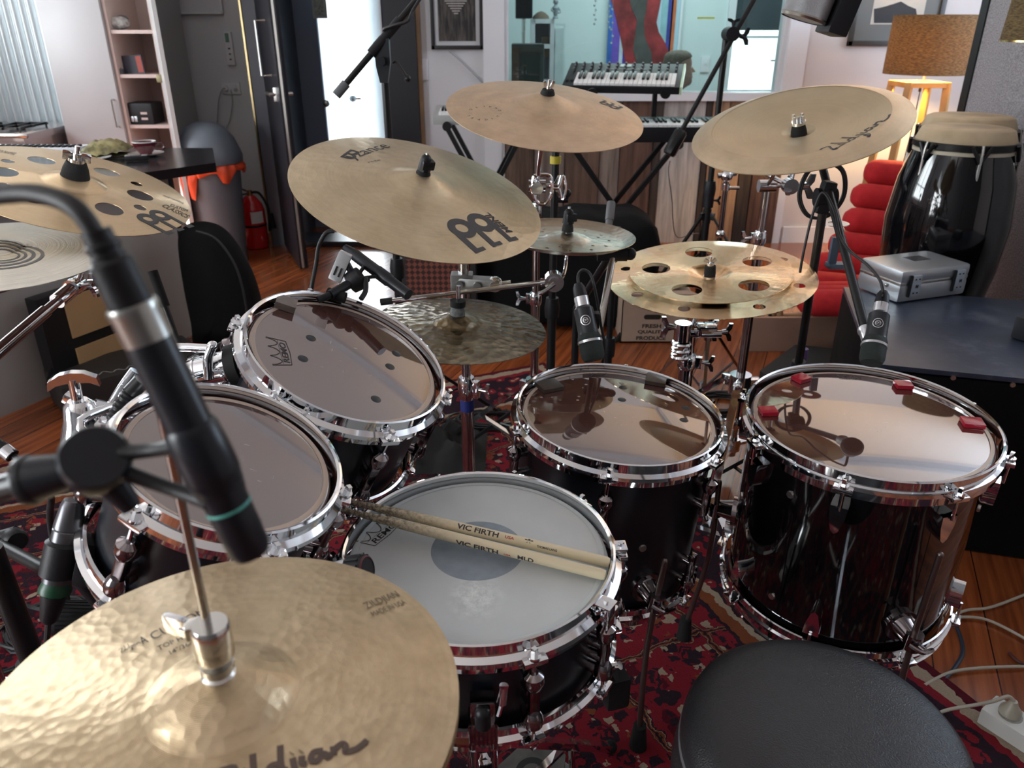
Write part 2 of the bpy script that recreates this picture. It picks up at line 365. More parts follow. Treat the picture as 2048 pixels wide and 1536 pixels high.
def rug_mat(hx, hy):
    m, nt, b = principled('persian_wool'); N = nt.nodes; tc = N.new('ShaderNodeTexCoord')
    wn = N.new('ShaderNodeTexNoise'); wn.inputs['Scale'].default_value = 30; wn.inputs['Detail'].default_value = 3; lnk(nt, tc.outputs['Object'], wn.inputs['Vector'])
    wv = N.new('ShaderNodeVectorMath'); wv.operation = 'SCALE'; wv.inputs['Scale'].default_value = .035
    sb = N.new('ShaderNodeVectorMath'); sb.operation = 'SUBTRACT'; sb.inputs[1].default_value = (.5, .5, .5)
    lnk(nt, wn.outputs['Color'], sb.inputs[0]); lnk(nt, sb.outputs[0], wv.inputs[0])
    ad = N.new('ShaderNodeVectorMath'); lnk(nt, tc.outputs['Object'], ad.inputs[0]); lnk(nt, wv.outputs[0], ad.inputs[1])
    ab = N.new('ShaderNodeVectorMath'); ab.operation = 'ABSOLUTE'; lnk(nt, ad.outputs[0], ab.inputs[0])
    sp = N.new('ShaderNodeSeparateXYZ'); lnk(nt, ab.outputs[0], sp.inputs[0]); X, Y = sp.outputs[0], sp.outputs[1]
    RED, NAVY, CREAM, ORG_, DRED = (.20, .012, .020), (.016, .012, .018), (.36, .29, .21), (.20, .060, .02), (.08, .006, .012)
    def vor(scale, feat='F1', dist='EUCLIDEAN', rnd=1.0):
        v = N.new('ShaderNodeTexVoronoi'); v.feature = feat; v.distance = dist; v.inputs['Scale'].default_value = scale; v.inputs['Randomness'].default_value = rnd
        lnk(nt, ab.outputs[0], v.inputs['Vector']); return v
    vz = vor(4.2, dist='MANHATTAN', rnd=.35); v1 = vor(12, dist='MANHATTAN', rnd=.8); v2 = vor(25, rnd=.85); v3 = vor(52, dist='CHEBYCHEV', rnd=.9)
    def comp(v, i): s_ = N.new('ShaderNodeSeparateColor'); lnk(nt, v.outputs['Color'], s_.inputs[0]); return s_.outputs[i]
    field = ramp(nt, comp(vz, 0), [(0, RED), (.46, NAVY), (.74, DRED), (.88, RED)], True)
    line = ramp(nt, v1.outputs['Distance'], [(0, (0, 0, 0)), (.22, (1, 1, 1)), (.34, (0, 0, 0)), (.42, (1, 1, 1)), (.52, (0, 0, 0))], True)
    col = mixc(nt, line, field, ramp(nt, comp(v1, 0), [(0, NAVY), (.40, DRED), (.55, ORG_), (.66, NAVY), (.93, CREAM)], True))
    blob = ramp(nt, v2.outputs['Distance'], [(0, (1, 1, 1)), (.47, (0, 0, 0))], True)
    big = ramp(nt, comp(v2, 0), [(0, RED), (.24, NAVY), (.52, DRED), (.66, CREAM), (.72, RED), (.88, ORG_), (.92, NAVY)], True)
    col = mixc(nt, math_node(nt, 'MULTIPLY', blob, math_node(nt, 'GREATER_THAN', comp(v2, 1), .28)), col, big)
    sm = ramp(nt, comp(v3, 1), [(0, CREAM), (.10, NAVY), (.5, RED), (.80, ORG_), (.86, NAVY)], True)
    dot = math_node(nt, 'MULTIPLY', ramp(nt, v3.outputs['Distance'], [(0, (1, 1, 1)), (.42, (0, 0, 0))], True), ramp(nt, comp(v3, 0), [(0, (0, 0, 0)), (.35, (1, 1, 1))], True))
    col = mixc(nt, dot, col, sm)
    ve = vor(4.2, feat='DISTANCE_TO_EDGE', rnd=.35)
    col = mixc(nt, ramp(nt, ve.outputs['Distance'], [(0, CREAM), (.012, (0, 0, 0)), (.02, (0, 0, 0))], True) if False else ramp(nt, ve.outputs['Distance'], [(0, (1, 1, 1)), (.028, (0, 0, 0))], True), col, ramp(nt, ve.outputs['Distance'], [(0, NAVY), (.006, ORG_), (.018, CREAM), (.023, NAVY)], True))
    # borders measured from the rug's edge
    d = math_node(nt, 'MINIMUM', math_node(nt, 'SUBTRACT', hx, X), math_node(nt, 'SUBTRACT', hy, Y))
    def band(lo, hi):
        return math_node(nt, 'MULTIPLY', math_node(nt, 'GREATER_THAN', d, lo), math_node(nt, 'LESS_THAN', d, hi))
    wv2 = N.new('ShaderNodeTexVoronoi'); wv2.inputs['Scale'].default_value = 22; lnk(nt, ab.outputs[0], wv2.inputs['Vector'])
    bcol = mixc(nt, ramp(nt, wv2.outputs['Distance'], [(0, (1, 1, 1)), (.38, (0, 0, 0))], True), NAVY, mixc(nt, ramp(nt, wv2.outputs['Distance'], [(0, (1, 1, 1)), (.16, (0, 0, 0))], True), RED, CREAM))
    col = mixc(nt, band(.07, .27), col, bcol)
    for lo, hi, c in ((0, .02, DRED), (.02, .05, CREAM), (.05, .07, RED), (.27, .285, CREAM), (.285, .315, ORG_), (.315, .325, NAVY)):
        col = mixc(nt, band(lo, hi), col, c)
    fn = N.new('ShaderNodeTexNoise'); fn.inputs['Scale'].default_value = 260; lnk(nt, tc.outputs['Object'], fn.inputs['Vector'])
    col = mixc(nt, math_node(nt, 'MULTIPLY', fn.outputs['Fac'], .35), col, (.06, .02, .03))
    lnk(nt, col, b.inputs['Base Color']); b.inputs['Roughness'].default_value = .95; b.inputs['Specular IOR Level'].default_value = .1
    bp = N.new('ShaderNodeBump'); bp.inputs['Strength'].default_value = .6; bp.inputs['Distance'].default_value = .003
    lnk(nt, fn.outputs['Fac'], bp.inputs['Height']); lnk(nt, bp.outputs[0], b.inputs['Normal']); return m
def pane_mat(name, tint, refl=.06):
    m = bpy.data.materials.new(name); m.use_nodes = True; nt = m.node_tree; N = nt.nodes; N.clear()
    out = N.new('ShaderNodeOutputMaterial'); mx = N.new('ShaderNodeMixShader'); tr = N.new('ShaderNodeBsdfTransparent'); gl = N.new('ShaderNodeBsdfGlossy')
    tr.inputs[0].default_value = (*tint, 1); gl.inputs['Roughness'].default_value = .02
    fr = N.new('ShaderNodeFresnel'); fr.inputs[0].default_value = 1.5
    lnk(nt, fr.outputs[0], mx.inputs[0]); lnk(nt, tr.outputs[0], mx.inputs[1]); lnk(nt, gl.outputs[0], mx.inputs[2]); lnk(nt, mx.outputs[0], out.inputs[0]); return m
glass_pane = pane_mat('window_glass', (.84, .93, .93))
wall_m = mat('painted_white_wall', (.66, .67, .70), .6, bump=.15, bscale=120)
warmwall_m = mat('painted_off_white_wall', (.62, .60, .60), .6, bump=.15, bscale=120)
ceil_m = mat('painted_ceiling', (.90, .86, .82), .7)
grey_m = mat('grey_panel', (.40, .38, .365), .5)
cab_m = mat('cabinet_white', (.36, .355, .365), .35)
trim_m = mat('white_trim', (.72, .73, .76), .4)
blackdoor = mat('black_door_paint', (.016, .017, .024), .35)
W = 4.85; CH = 2.55
# ---------------------------------------------------------------- floor, ceiling, walls
struct(MB().box((.1, 2.4, -.05), (7.0, 10.2, .1)), 'floor', wood_floor())
struct(MB().box((.1, 1.25, CH+.05), (6.9, 8.0, .1)), 'ceiling', ceil_m)
WK = 5.1
bm_ = MB()
for a, b in (((-3.3, 1.15), (3.5, 1.15)), ((-3.3, -1.0), (3.5, -1.0)), ((-3.3, 3.3), (3.5, 3.3))): bm_.bar((a[0], a[1], CH-.03), (b[0], b[1], CH-.03), .06, .12)
bm_.bar((-.9, -2.7, CH-.035), (-.9, 4.85, CH-.035), .12, .06); bm_.bar((1.5, -2.7, CH-.035), (1.5, 4.85, CH-.035), .12, .06)
struct(bm_, 'trim_1', trim_m)
def wallbox(mb, x0, x1, y0, y1, z0, z1): mb.box(((x0+x1)/2, (y0+y1)/2, (z0+z1)/2), (x1-x0, y1-y0, z1-z0))
w = MB(); wallbox(w, -3.3, -1.50, WK, WK+.12, 0, CH); wallbox(w, -1.50, -.60, W, W+.12, 2.05, CH); wallbox(w, -.60, -.05, W, W+.12, 0, CH)
wallbox(w, -.05, 1.60, W+.002, W+.12, 0, .88); wallbox(w, -.05, 1.60, W, W+.12, 1.95, CH)
struct(w, 'wall_back', wall_m)
w = MB(); wallbox(w, 1.60, 3.5, W, W+.12, 0, CH); struct(w, 'wall_back_right', warmwall_m)
# left wall with the kitchen window, right wall with a high window, solid rear wall out of view
def wall_with_hole(name, ax, pos, a0, a1, holes, m):
    w = MB(); t = .12
    def blk(u0, u1, z0, z1):
        if u1-u0 < .01 or z1-z0 < .01: return
        if ax == 'x': wallbox(w, pos, pos+t, u0, u1, z0, z1)
        else: wallbox(w, u0, u1, pos, pos+t, z0, z1)
    u = a0
    for h0, h1, z0, z1 in holes:
        blk(u, h0, 0, CH); blk(h0, h1, 0, z0); blk(h0, h1, z1, CH); u = h1
    blk(u, a1, 0, CH); return struct(w, name, m)
wall_with_hole('wall_left', 'x', -3.42, -2.7, 5.22, [(-1.8, .2, .5, 2.15), (2.3, 4.3, .95, 2.1)], wall_m)
wall_with_hole('wall_right', 'x', 3.5, -2.7, 4.97, [(2.0, 4.0, 1.2, 2.3)], warmwall_m)
wall_with_hole('wall_front', 'y', -2.82, -3.42, 3.62, [], mat('dark_unseen_wall', (.13, .13, .135), .9))  # unseen wall, its colour kept dark to cut tan reflections in the chrome
wn = 0
for ax, pos, h0, h1, z0, z1 in (('x', -3.38, -1.8, .2, .5, 2.15), ('x', -3.38, 2.3, 4.3, .95, 2.1), ('x', 3.54, 2.0, 4.0, 1.2, 2.3)):
    wn += 1; f = MB(); n = 3
    for k in range(n+1):
        u = h0+(h1-h0)*k/n; p0 = (pos+.03, u, z0) if ax == 'x' else (u, pos+.03, z0); p1 = (p0[0], p0[1], z1); f.bar(p0, p1, .05, .05, up=(1, 0, 0))
    for z in (z0, z1, (z0+z1)/2):
        a = (pos+.03, h0, z) if ax == 'x' else (h0, pos+.03, z); b = (pos+.03, h1, z) if ax == 'x' else (h1, pos+.03, z); f.bar(a, b, .05, .05)
    struct(f, 'window_%d' % wn, trim_m)
bb = MB(); wallbox(bb, -3.3, -1.52, WK-.015, WK, 0, .10); wallbox(bb, 1.72, 3.5, W-.015, W, 0, .10); struct(bb, 'baseboard_back', trim_m)
# window casing to the control room
cs = MB(); wallbox(cs, -.165, -.045, W-.025, W, 0, 2.0); wallbox(cs, 1.585, 1.70, W-.025, W, 0, 2.0); wallbox(cs, -.165, 1.70, W-.05, W, .855, .90); wallbox(cs, -.045, 1.585, W, W+.10, .88, .90)
wallbox(cs, -.045, -.02, W, W+.1, .9, 1.95); wallbox(cs, 1.56, 1.585, W, W+.1, .9, 1.95); wallbox(cs, -.165, 1.70, W-.025, W, 1.95, 2.05)
wf = struct(cs, 'window_4', trim_m)
g = MB(); wallbox(g, -.03, 1.57, W+.05, W+.056, .90, 1.95); g.build('glass_pane', glass_pane, wf, smooth=False)
# planks under the window
PLK = [(1003, 1068, 0), (1068, 1128, 1), (1128, 1196, 0), (1196, 1236, 1), (1236, 1300, 2), (1300, 1316, 3), (1316, 1398, 4), (1398, 1410, 3), (1410, 1442, 5), (1442, 1476, 5), (1476, 1502, 3), (1502, 1560, 2)]
def plank_mat(i, c1, c2):
    m, nt, b = principled('weathered_plank_%d' % i); N = nt.nodes; tc = N.new('ShaderNodeTexCoord'); mp = N.new('ShaderNodeMapping'); mp.inputs['Scale'].default_value = (22, 22, 1.6); mp.inputs['Location'].default_value = (i*3.1, 0, i)
    lnk(nt, tc.outputs['Object'], mp.inputs['Vector']); no = N.new('ShaderNodeTexNoise'); no.inputs['Scale'].default_value = 1.4; no.inputs['Detail'].default_value = 8; no.inputs['Roughness'].default_value = .65; lnk(nt, mp.outputs[0], no.inputs['Vector'])
    lnk(nt, ramp(nt, no.outputs['Fac'], [(.38, c1), (.62, c2)]), b.inputs['Base Color']); b.inputs['Roughness'].default_value = .75
    bp = N.new('ShaderNodeBump'); bp.inputs['Strength'].default_value = .5; bp.inputs['Distance'].default_value = .004; lnk(nt, no.outputs['Fac'], bp.inputs['Height']); lnk(nt, bp.outputs[0], b.inputs['Normal']); return m
PM = [plank_mat(0, (.075, .045, .032), (.16, .10, .07)), plank_mat(1, (.12, .09, .075), (.24, .19, .16)), plank_mat(2, (.060, .030, .021), (.14, .072, .048)), plank_mat(3, (.02, .014, .012), (.06, .04, .03)), plank_mat(4, (.30, .28, .26), (.52, .49, .46)), plank_mat(5, (.20, .11, .06), (.40, .25, .15))]
pk = thing('plank_cladding', 'weathered vertical wooden planks cladding the wall under the studio window', 'wood panelling', (.77, W, 0))
for i, (a, b_, k) in enumerate(PLK):
    xa = PY(a, 350, W).x; xb = PY(b_, 350, W).x
    m = MB(); t = .018+.006*((i*7) % 3); m.box(((xa+xb)/2, W-t/2-.001, .4275), (xb-xa-.004, t, .853), bev=.003); m.build('plank', PM[k], pk)
# ---------------------------------------------------------------- doorway at the left of the back wall
slate = mat('slate_door_paint', (.075, .078, .10), .4)
j = MB(); wallbox(j, -1.50, -1.34, W-.10, WK+.12, 0, 2.1); wallbox(j, -.735, -.545, W-.07, W+.14, 0, 2.1); wallbox(j, -1.5, -.545, W-.05, W+.14, 2.05, 2.15); wallbox(j, -1.34, -.735, W-.12, W+.12, 0, .035)
d1 = struct(j, 'door_1', blackdoor)
m = MB(); wallbox(m, -1.512, -1.502, W-.11, W, 0, 2.1); m.build('brass_strip', mat('brass_strip', (.5, .38, .2), .3, 1.0), d1)
m = MB(); wallbox(m, -1.497, -1.35, W-.106, W-.101, .0, 2.1); m.build('door_panel', slate, d1)
m = MB(); wallbox(m, -.742, -.733, W-.085, W-.06, 0, 2.1); m.build('weather_strip', trim_m, d1)
struct(MB().box((-.533, W-.03, 1.05), (.022, .06, 2.1)), 'trim_2', mat('raw_timber_edge', (.20, .11, .05), .6, var=.3))
# folding leaf
t = thing('folding_door', 'black folding door leaf standing open with a lever and pull handle', 'door', (-1.28, 4.45, 0))
A_, B_ = V((-1.395, 4.72, 0)), V((-1.165, 4.19, 0)); dn = (B_-A_).normalized(); nn = V((dn.y, -dn.x, 0))
m = MB(); m.bar(A_+(B_-A_)/2+V((0, 0, .02)), A_+(B_-A_)/2+V((0, 0, 2.05)), (B_-A_).length, .045, up=tuple(nn)); m.build('door_leaf', blackdoor, t)
def on_leaf(u, z, o): return A_+(B_-A_)*u+V((0, 0, z))+nn*o
for sgn in (1, -1):
    m = MB(); m.cyl(on_leaf(.8, .93, 0), on_leaf(.8, .93, .06*sgn), .011); m.tube([on_leaf(.8, .93, .055*sgn), on_leaf(.58, .93, .06*sgn)], .009); m.box(on_leaf(.8, .93, .026*sgn), (.022, .02, .07), bev=.004); m.build('lever_handle', steel, t)
m = MB()
for q in (on_leaf(.70, 1.02, .028),): m.tube([q, q+nn*.05, q+nn*.05+V((0, 0, .26)), q+V((0, 0, .26))], .008, smooth=0)
m.build('pull_handle', steel, t)
m = MB(); m.box(on_leaf(1.0, 1.03, 0), (.012, .05, 2.0), rotto((0, 0, 1))); m.build('edge_strip', mat('dull_steel', (.35, .33, .31), .4, 1.0), t)
# hall behind the doorway
hall_m = mat('pale_blue_hall_paint', (.52, .62, .68), .6)
h = MB(); wallbox(h, -1.56, -1.44, WK+.12, 6.6, 0, 2.5); wallbox(h, -3.4, -1.47, 6.6, 6.7, 0, 2.5); wallbox(h, -1.56, -.5, W+.12, 6.7, 2.45, 2.5); wallbox(h, -1.47, -.9, 6.6, 6.7, 2.1, 2.5)
struct(h, 'wall_hall', hall_m)
h = MB(); h.bar((-1.13, 6.62, 1.22), (-.70, 5.0, 1.22), .05, 2.44); struct(h, 'wall_hall_right', hall_m)
t = thing('hall_door', 'slate blue door with a round knob inside the doorway', 'door', (-1.30, 5.3, 0))
m = MB(); m.box((-1.315, 5.28, 1.02), (.21, .04, 2.04), bev=.003); m.build('door_leaf', mat('blue_grey_door', (.17, .20, .27), .4), t)
m = MB(); kq = PY(652, 207, 5.22); m.cyl(kq+V((0, .045, 0)), kq, .008); m.sph(kq, .024); m.build('knob', steel, t)
m = MB(); q = PY(722, 197, 6.2); m.cyl(q, q+V((-.05, -.01, 0)), .01); m.sph(q+V((-.06, -.012, 0)), .028); solo(m, 'door_knob', steel, 'steel round knob on the pale hall wall beside the bright opening', 'door knob')
t = thing('framed_picture', 'tiny framed picture hanging in the hall behind the doorway', 'picture', PY(650, 10, 5.25))
q0 = PY(640, 26, 5.20); m = MB(); m.box(q0+V((0, 0, .1)), (.085, .015, .26)); m.build('frame', mat('pale_frame', (.4, .42, .42), .4), t)
m = MB(); m.box(q0+V((0, -.01, .1)), (.055, .006, .22)); m.build('picture_print', mat('faded_print', (.4, .46, .42), .6, var=.5, vscale=60), t)
# ---------------------------------------------------------------- control room beyond the window
ctl = mat('pale_aqua_wall', (.64, .72, .73), .6)
c = MB(); YB = 7.0
def cx(px, y=YB, py=100): return PY(px, py, y).x
wx0, wx1 = cx(1462), cx(1590)
wallbox(c, -1.0, wx0, YB, YB+.1, 0, 2.4); wallbox(c, wx0, wx1, YB, YB+.1, 0, .76); wallbox(c, wx0, wx1, YB, YB+.1, 1.9, 2.4); wallbox(c, wx1, 3.4, YB, YB+.1, 0, 2.4)
wallbox(c, -.62, -.52, W+.12, YB, 0, 2.4); wallbox(c, 3.3, 3.4, W+.12, YB, 0, 2.4); wallbox(c, -.62, 3.4, W+.12, YB+.1, 2.4, 2.45)
struct(c, 'wall_control_room', ctl)
c = MB()
for x in (wx0-.05, wx1+.0): wallbox(c, x-.01, x+.05, YB-.03, YB, .70, 1.95)
wallbox(c, wx0-.06, wx1+.05, YB-.04, YB, .72, .77); wallbox(c, wx0, wx1, YB+.02, YB+.05, 1.165, 1.185)
struct(c, 'window_5', trim_m)
m = MB(); wallbox(m, wx0, wx1, YB-.02, YB-.005, 1.225, 1.9); solo(m, 'roller_blind', mat('dark_teal_blind', (.035, .055, .065), .8), 'dark blind pulled halfway down the control room window', 'blind')
m = MB(); q = PY(1555, 121, YB-.03); m.bar(q-V((.06, 0, 0)), q+V((.02, 0, 0)), .012, .012); solo(m, 'window_latch', blackmetal, 'small dark latch on the bright control room window', 'latch')
# painting
pt = thing('painting', 'large painting of a red torso between coloured stripes, seen through the window', 'painting', (cx(1280), YB-.02, .98))
x0, x1 = cx(1213), cx(1352); zt, zb = 1.75, .92
m = MB(); wallbox(m, x0, x1, YB-.04, YB-.001, zb, zt); m.build('canvas', mat('canvas_pale_blue', (.42, .58, .68), .7), pt)
for a, b_, c_, nm in ((1213, 1222, (.04, .15, .55), 'b'), (1222, 1237, (.18, .10, .55), 'p'), (1237, 1244, (.6, .68, .75), 'w'), (1244, 1262, (.08, .04, .35), 'i'), (1316, 1328, (.30, .52, .58), 't'), (1328, 1338, (.05, .06, .33), 'n'), (1335, 1344, (.60, .16, .06), 'o')):
    m = MB(); wallbox(m, cx(a), cx(b_), YB-.044, YB-.040, zb, zt); m.build('painted_stripe', mat('stripe_'+nm, c_, .7, var=.25, vscale=10), pt)
def poly_on(px, y): return [(PY(a, b_, y).x, PY(a, b_, y).z) for a, b_ in px]
fr_xz = M(((1, 0, 0, 0), (0, 0, -1, 0), (0, 1, 0, 0), (0, 0, 0, 1)))
def xzprism(mb, poly, y0, y1):
    n = len(poly); vs = [(x, y0, z) for x, z in poly]+[(x, y1, z) for x, z in poly]
    mb.add(vs, [tuple(range(n)), tuple(range(2*n-1, n-1, -1))]+[(i, n+i, n+(i+1) % n, (i+1) % n) for i in range(n)])
tor = [(1220, -30), (1222, 0), (1228, 20), (1234, 45), (1240, 70), (1246, 100), (1252, 135), (1336, 135), (1339, 108), (1330, 85), (1318, 65), (1313, 45), (1318, 20), (1322, 0), (1324, -30)]
m = MB(); xzprism(m, poly_on(tor, YB-.046), YB-.048, YB-.045); m.build('painted_torso', mat('torso_red', (.36, .035, .04), .7, var=.6, vscale=9), pt, smooth=False)
tor2 = [(1256, -30), (1262, 15), (1274, 40), (1270, 70), (1266, 100), (1276, 135), (1306, 135), (1303, 105), (1290, 75), (1288, 45), (1292, 20), (1300, -30)]
m = MB(); xzprism(m, poly_on(tor2, YB-.049), YB-.051, YB-.048); m.build('painted_grey_centre', mat('torso_grey', (.085, .085, .08), .7, var=.4, vscale=8), pt, smooth=False)  # grey middle of the torso, part of the artwork
m = MB(); wallbox(m, x0-.01, x1+.02, YB-.05, YB-.001, zb-.02, zb); wallbox(m, x1, x1+.02, YB-.05, YB-.001, zb, zt); m.build('frame', trim_m, pt)
# shelf unit and gear at the left of the control room
yy = 6.3
t = thing('shelf_unit', 'white shelf unit seen through the left end of the window', 'shelf', (PY(1095, 100, yy).x, yy, 0))
xa, xb = PY(1062, 100, yy).x, PY(1108, 100, yy).x; zt_ = PY(1090, 38, yy).z
m = MB(); wallbox(m, xa, xa+.03, yy, yy+.35, 0, zt_); wallbox(m, xb-.03, xb, yy, yy+.35, 0, zt_); wallbox(m, xa, xb, yy+.33, yy+.35, 0, zt_); m.build('cabinet_side', trim_m, t)
for z in (zt_, zt_-.17, zt_-.42, zt_-.75): m = MB(); wallbox(m, xa, xb, yy, yy+.33, z-.03, z); m.build('shelf', trim_m, t)
t = thing('bookshelf', 'pale tall cabinet beside the white shelf unit behind the window', 'cabinet', (PY(1120, 100, yy).x, yy, 0))
xc = PY(1130, 100, yy).x; m = MB(); wallbox(m, xb+.002, xc, yy+.02, yy+.35, 0, zt_-.03); m.build('body', ctl, t); m = MB(); wallbox(m, xb+.01, xc-.01, yy+.01, yy+.02, .05, zt_-.06); m.build('door', ctl, t)
m = MB(); q = PY(1096, 95, yy+.1); m.box(q, (.10, .02, .15)); m.box(q, (.08, .024, .13)); solo(m, 'photo_frame', mat('photo_frame_wood', (.25, .18, .12), .5, var=.5), 'small wooden photo frame in the white shelf unit', 'photo frame')
m = MB(); q = PY(1082, 32, yy+.12); q.z = zt_; m.lathe([(0, 0), (.065, 0), (.06, .02), (.03, .045), (0, .055)], q); solo(m, 'cloth_cap', mat('brown_cap', (.12, .085, .06), .8), 'brown flat cap lying on top of the white shelf unit', 'cap')
q = PY(1111, 36, yy+.12); q.z = zt_+.001
t = thing('figurine', 'small grey figurine standing on top of the white shelf unit', 'figurine', q); gm = mat('grey_stone', (.25, .28, .30), .7)
m = MB(); m.lathe([(0, 0), (.022, 0), (.02, .012), (.013, .02), (.02, .05), (.024, .075), (.012, .095), (.010, .10)], q); m.sph(q+V((0, 0, .118)), .021, 12); m.tube([q+V((.02, 0, .08)), q+V((.035, -.01, .05)), q+V((.02, -.02, .04))], .006); m.tube([q+V((-.02, 0, .08)), q+V((-.032, -.01, .06)), q+V((-.015, -.02, .05))], .006); m.build('body', gm, t)
t = thing('studio_speaker', 'black studio speaker at the upper left of the window', 'speaker', PY(1048, 37, 6.0))
q = PY(1048, 37, 6.0); m = MB(); m.box(q+V((0, .1, .18)), (.12, .2, .36), bev=.008); m.build('cabinet', blackplastic, t); m = MB(); m.cyl(q+V((0, .005, .12)), q+V((0, -.004, .12)), .04, n=24); m.build('woofer', rubber, t)
m = MB(); m.cyl(q+V((0, .1, -q.z)), q+V((0, .1, 0)), .015); m.box(V((q.x, q.y+.1, .01)), (.22, .22, .02)); m.build('stand', steel, t)
t = thing('amplifier', 'dark grey amplifier cabinet standing behind the left end of the window', 'amplifier', PY(1056, 160, 5.6))
q = PY(1056, 88, 5.6); m = MB(); m.box((q.x, 5.75, q.z/2), (.22, .28, q.z), bev=.01); m.build('cabinet', mat('dark_tolex', (.055, .065, .062), .7), t); m = MB(); m.box((q.x-.085, 5.606, q.z/2), (.05, .01, q.z-.04)); m.build('side_rail', mat('brown_wood', (.09, .05, .035), .6), t)
m = MB(); m.box((q.x, 5.604, q.z-.15), (.16, .004, .2)); m.build('grille', mat('grille_cloth', (.035, .042, .04), .9), t)
for (pa, pb, n_) in (((1190, -8), (1190, 48), 6), ((1218, 2), (1218, 55), 5), ((1223, 5), (1224, 86), 6)):
    a = PY(*pa, W+.14); b_ = PY(*pb, W+.14); t = thing('bead_string', {1190: 'string of clear glass beads hanging left of the painting', 1218: 'short string of glass beads over the painting edge', 1223: 'longest string of glass beads, ending in a drop over the painting'}[pa[0]], 'bead string', b_)
    m = MB(); m.cyl(a+V((0, 0, .3)), b_, .0008, n=5); m.build('thread', trim_m, t)
    for k in range(n_): m = MB(); m.sph(a+(b_-a)*(k+1)/n_+V((.004*(-1)**k, 0, 0)), .0065, 8); m.build('bead', mat('glass_bead', (.9, .95, .97), .05, spec=1), t)
def wallplate(px, py, y, w_, h_, label, n_=1, name='light_switch', cat='switch', sock=False):
    q = PY(px, py, y); t = thing(name, label, cat, q); m = MB(); m.box(q+V((0, -.006, 0)), (w_, .012, h_), bev=.003); m.build('plate', trim_m, t)
    for k in range(n_): m = MB(); m.box(q+V(((k-(n_-1)/2)*w_*.5, -.014, h_*.12)), (.012, .008, .018), bev=.002); m.build('rocker', white_m, t)
    if sock:
        for k in range(2): m = MB(); m.cyl(q+V(((k-.5)*w_*.5, -.012, -h_*.15)), q+V(((k-.5)*w_*.5, -.0145, -h_*.15)), .012); m.build('socket', mat('socket_grey', (.4, .4, .42), .5), t)
    return t, q
wallplate(1410, 129, YB, .075, .12, 'white switch plate on the aqua wall beyond the window')
m = MB(); q = PY(1412, 36, W+.045); m.box(q, (.10, .002, .010)); solo(m, 'tape_strip', mat('yellow_green_tape', (.35, .42, .06), .6), 'short strip of yellow tape stuck on the window glass', 'tape')
# ---------------------------------------------------------------- lights (daylight at the windows, an added control room fill, a sky outside)
def area(name, loc, rot, sx, sy, e, col):
    l = bpy.data.lights.new(name, 'AREA'); l.shape = 'RECTANGLE'; l.size = sx; l.size_y = sy; l.energy = e; l.color = col
    o = bpy.data.objects.new(name, l); COL.objects.link(o); o.location = loc; o.rotation_euler = rot; return o
area('daylight_left_near', (-3.45, -.8, 1.35), (PI/2+R(22), 0, -PI/2), 1.9, 1.6, 115, (.92, .96, 1.0))
area('daylight_kitchen', (-3.45, 3.1, 1.5), (PI/2+R(30), 0, -PI/2), 1.6, 1.1, 60, (.88, .95, 1.0))
area('daylight_right', (3.66, 3.0, 1.75), (PI/2+R(30), 0, PI/2), 1.9, 1.05, 70, (.62, .78, 1.0))
area('daylight_control_room', ((wx0+wx1)/2, YB+.14, 1.3), (PI/2, 0, PI), wx1-wx0, 1.0, 16, (.85, .97, 1.0))
area('daylight_hall', (-1.2, 6.75, 1.05), (PI/2, 0, PI), .5, 2.0, 22, (.92, .97, 1.0))
area('control_room_fill', (1.2, 6.0, 2.36), (0, 0, 0), 1.6, .8, 30, (.9, 1, 1))  # added fill light under the control room ceiling, not a real fixture
l = bpy.data.lights.new('sun_through_kitchen_window', 'SPOT'); l.energy = 42000; l.color = (1, .93, .82); l.spot_size = R(9.5); l.spot_blend = .1; l.shadow_soft_size = .06
o = bpy.data.objects.new('sun_through_kitchen_window', l); COL.objects.link(o); sd_ = V((.60, .30, -.74)).normalized(); o.location = V((-3.4, 3.15, 1.6))-sd_*9; o.rotation_euler = (-sd_).to_track_quat('Z', 'Y').to_euler()
wld = bpy.data.worlds.new('sky'); sc.world = wld; wld.use_nodes = True; nt = wld.node_tree; bg = nt.nodes['Background']
tc = nt.nodes.new('ShaderNodeTexCoord'); sp = nt.nodes.new('ShaderNodeSeparateXYZ'); nt.links.new(tc.outputs['Generated'], sp.inputs[0])
nt.links.new(ramp(nt, sp.outputs[2], [(.0, (.9, .95, .92)), (.5, (.75, .88, 1.0))]), bg.inputs[0]); bg.inputs[1].default_value = 2.2
vs_ = sc.view_settings; vs_.view_transform = 'Standard'; vs_.look = 'None'; vs_.exposure = 0.28; vs_.gamma = 1; vs_.use_curve_mapping = False
# ---------------------------------------------------------------- rug
RA = R(25); RC = V((-.283, .811, 0)); RHX, RHY = 1.25, 1.70
m = MB(); m.box((0, 0, .005), (2*RHX, 2*RHY, .010)); rg = m.build('persian_rug', rug_mat(RHX, RHY), None); rg.location = RC; rg.rotation_euler = (0, 0, RA)
meta(rg, 'red, navy and cream patterned woven rug under the drum kit', 'rug')
RUGZ = .010
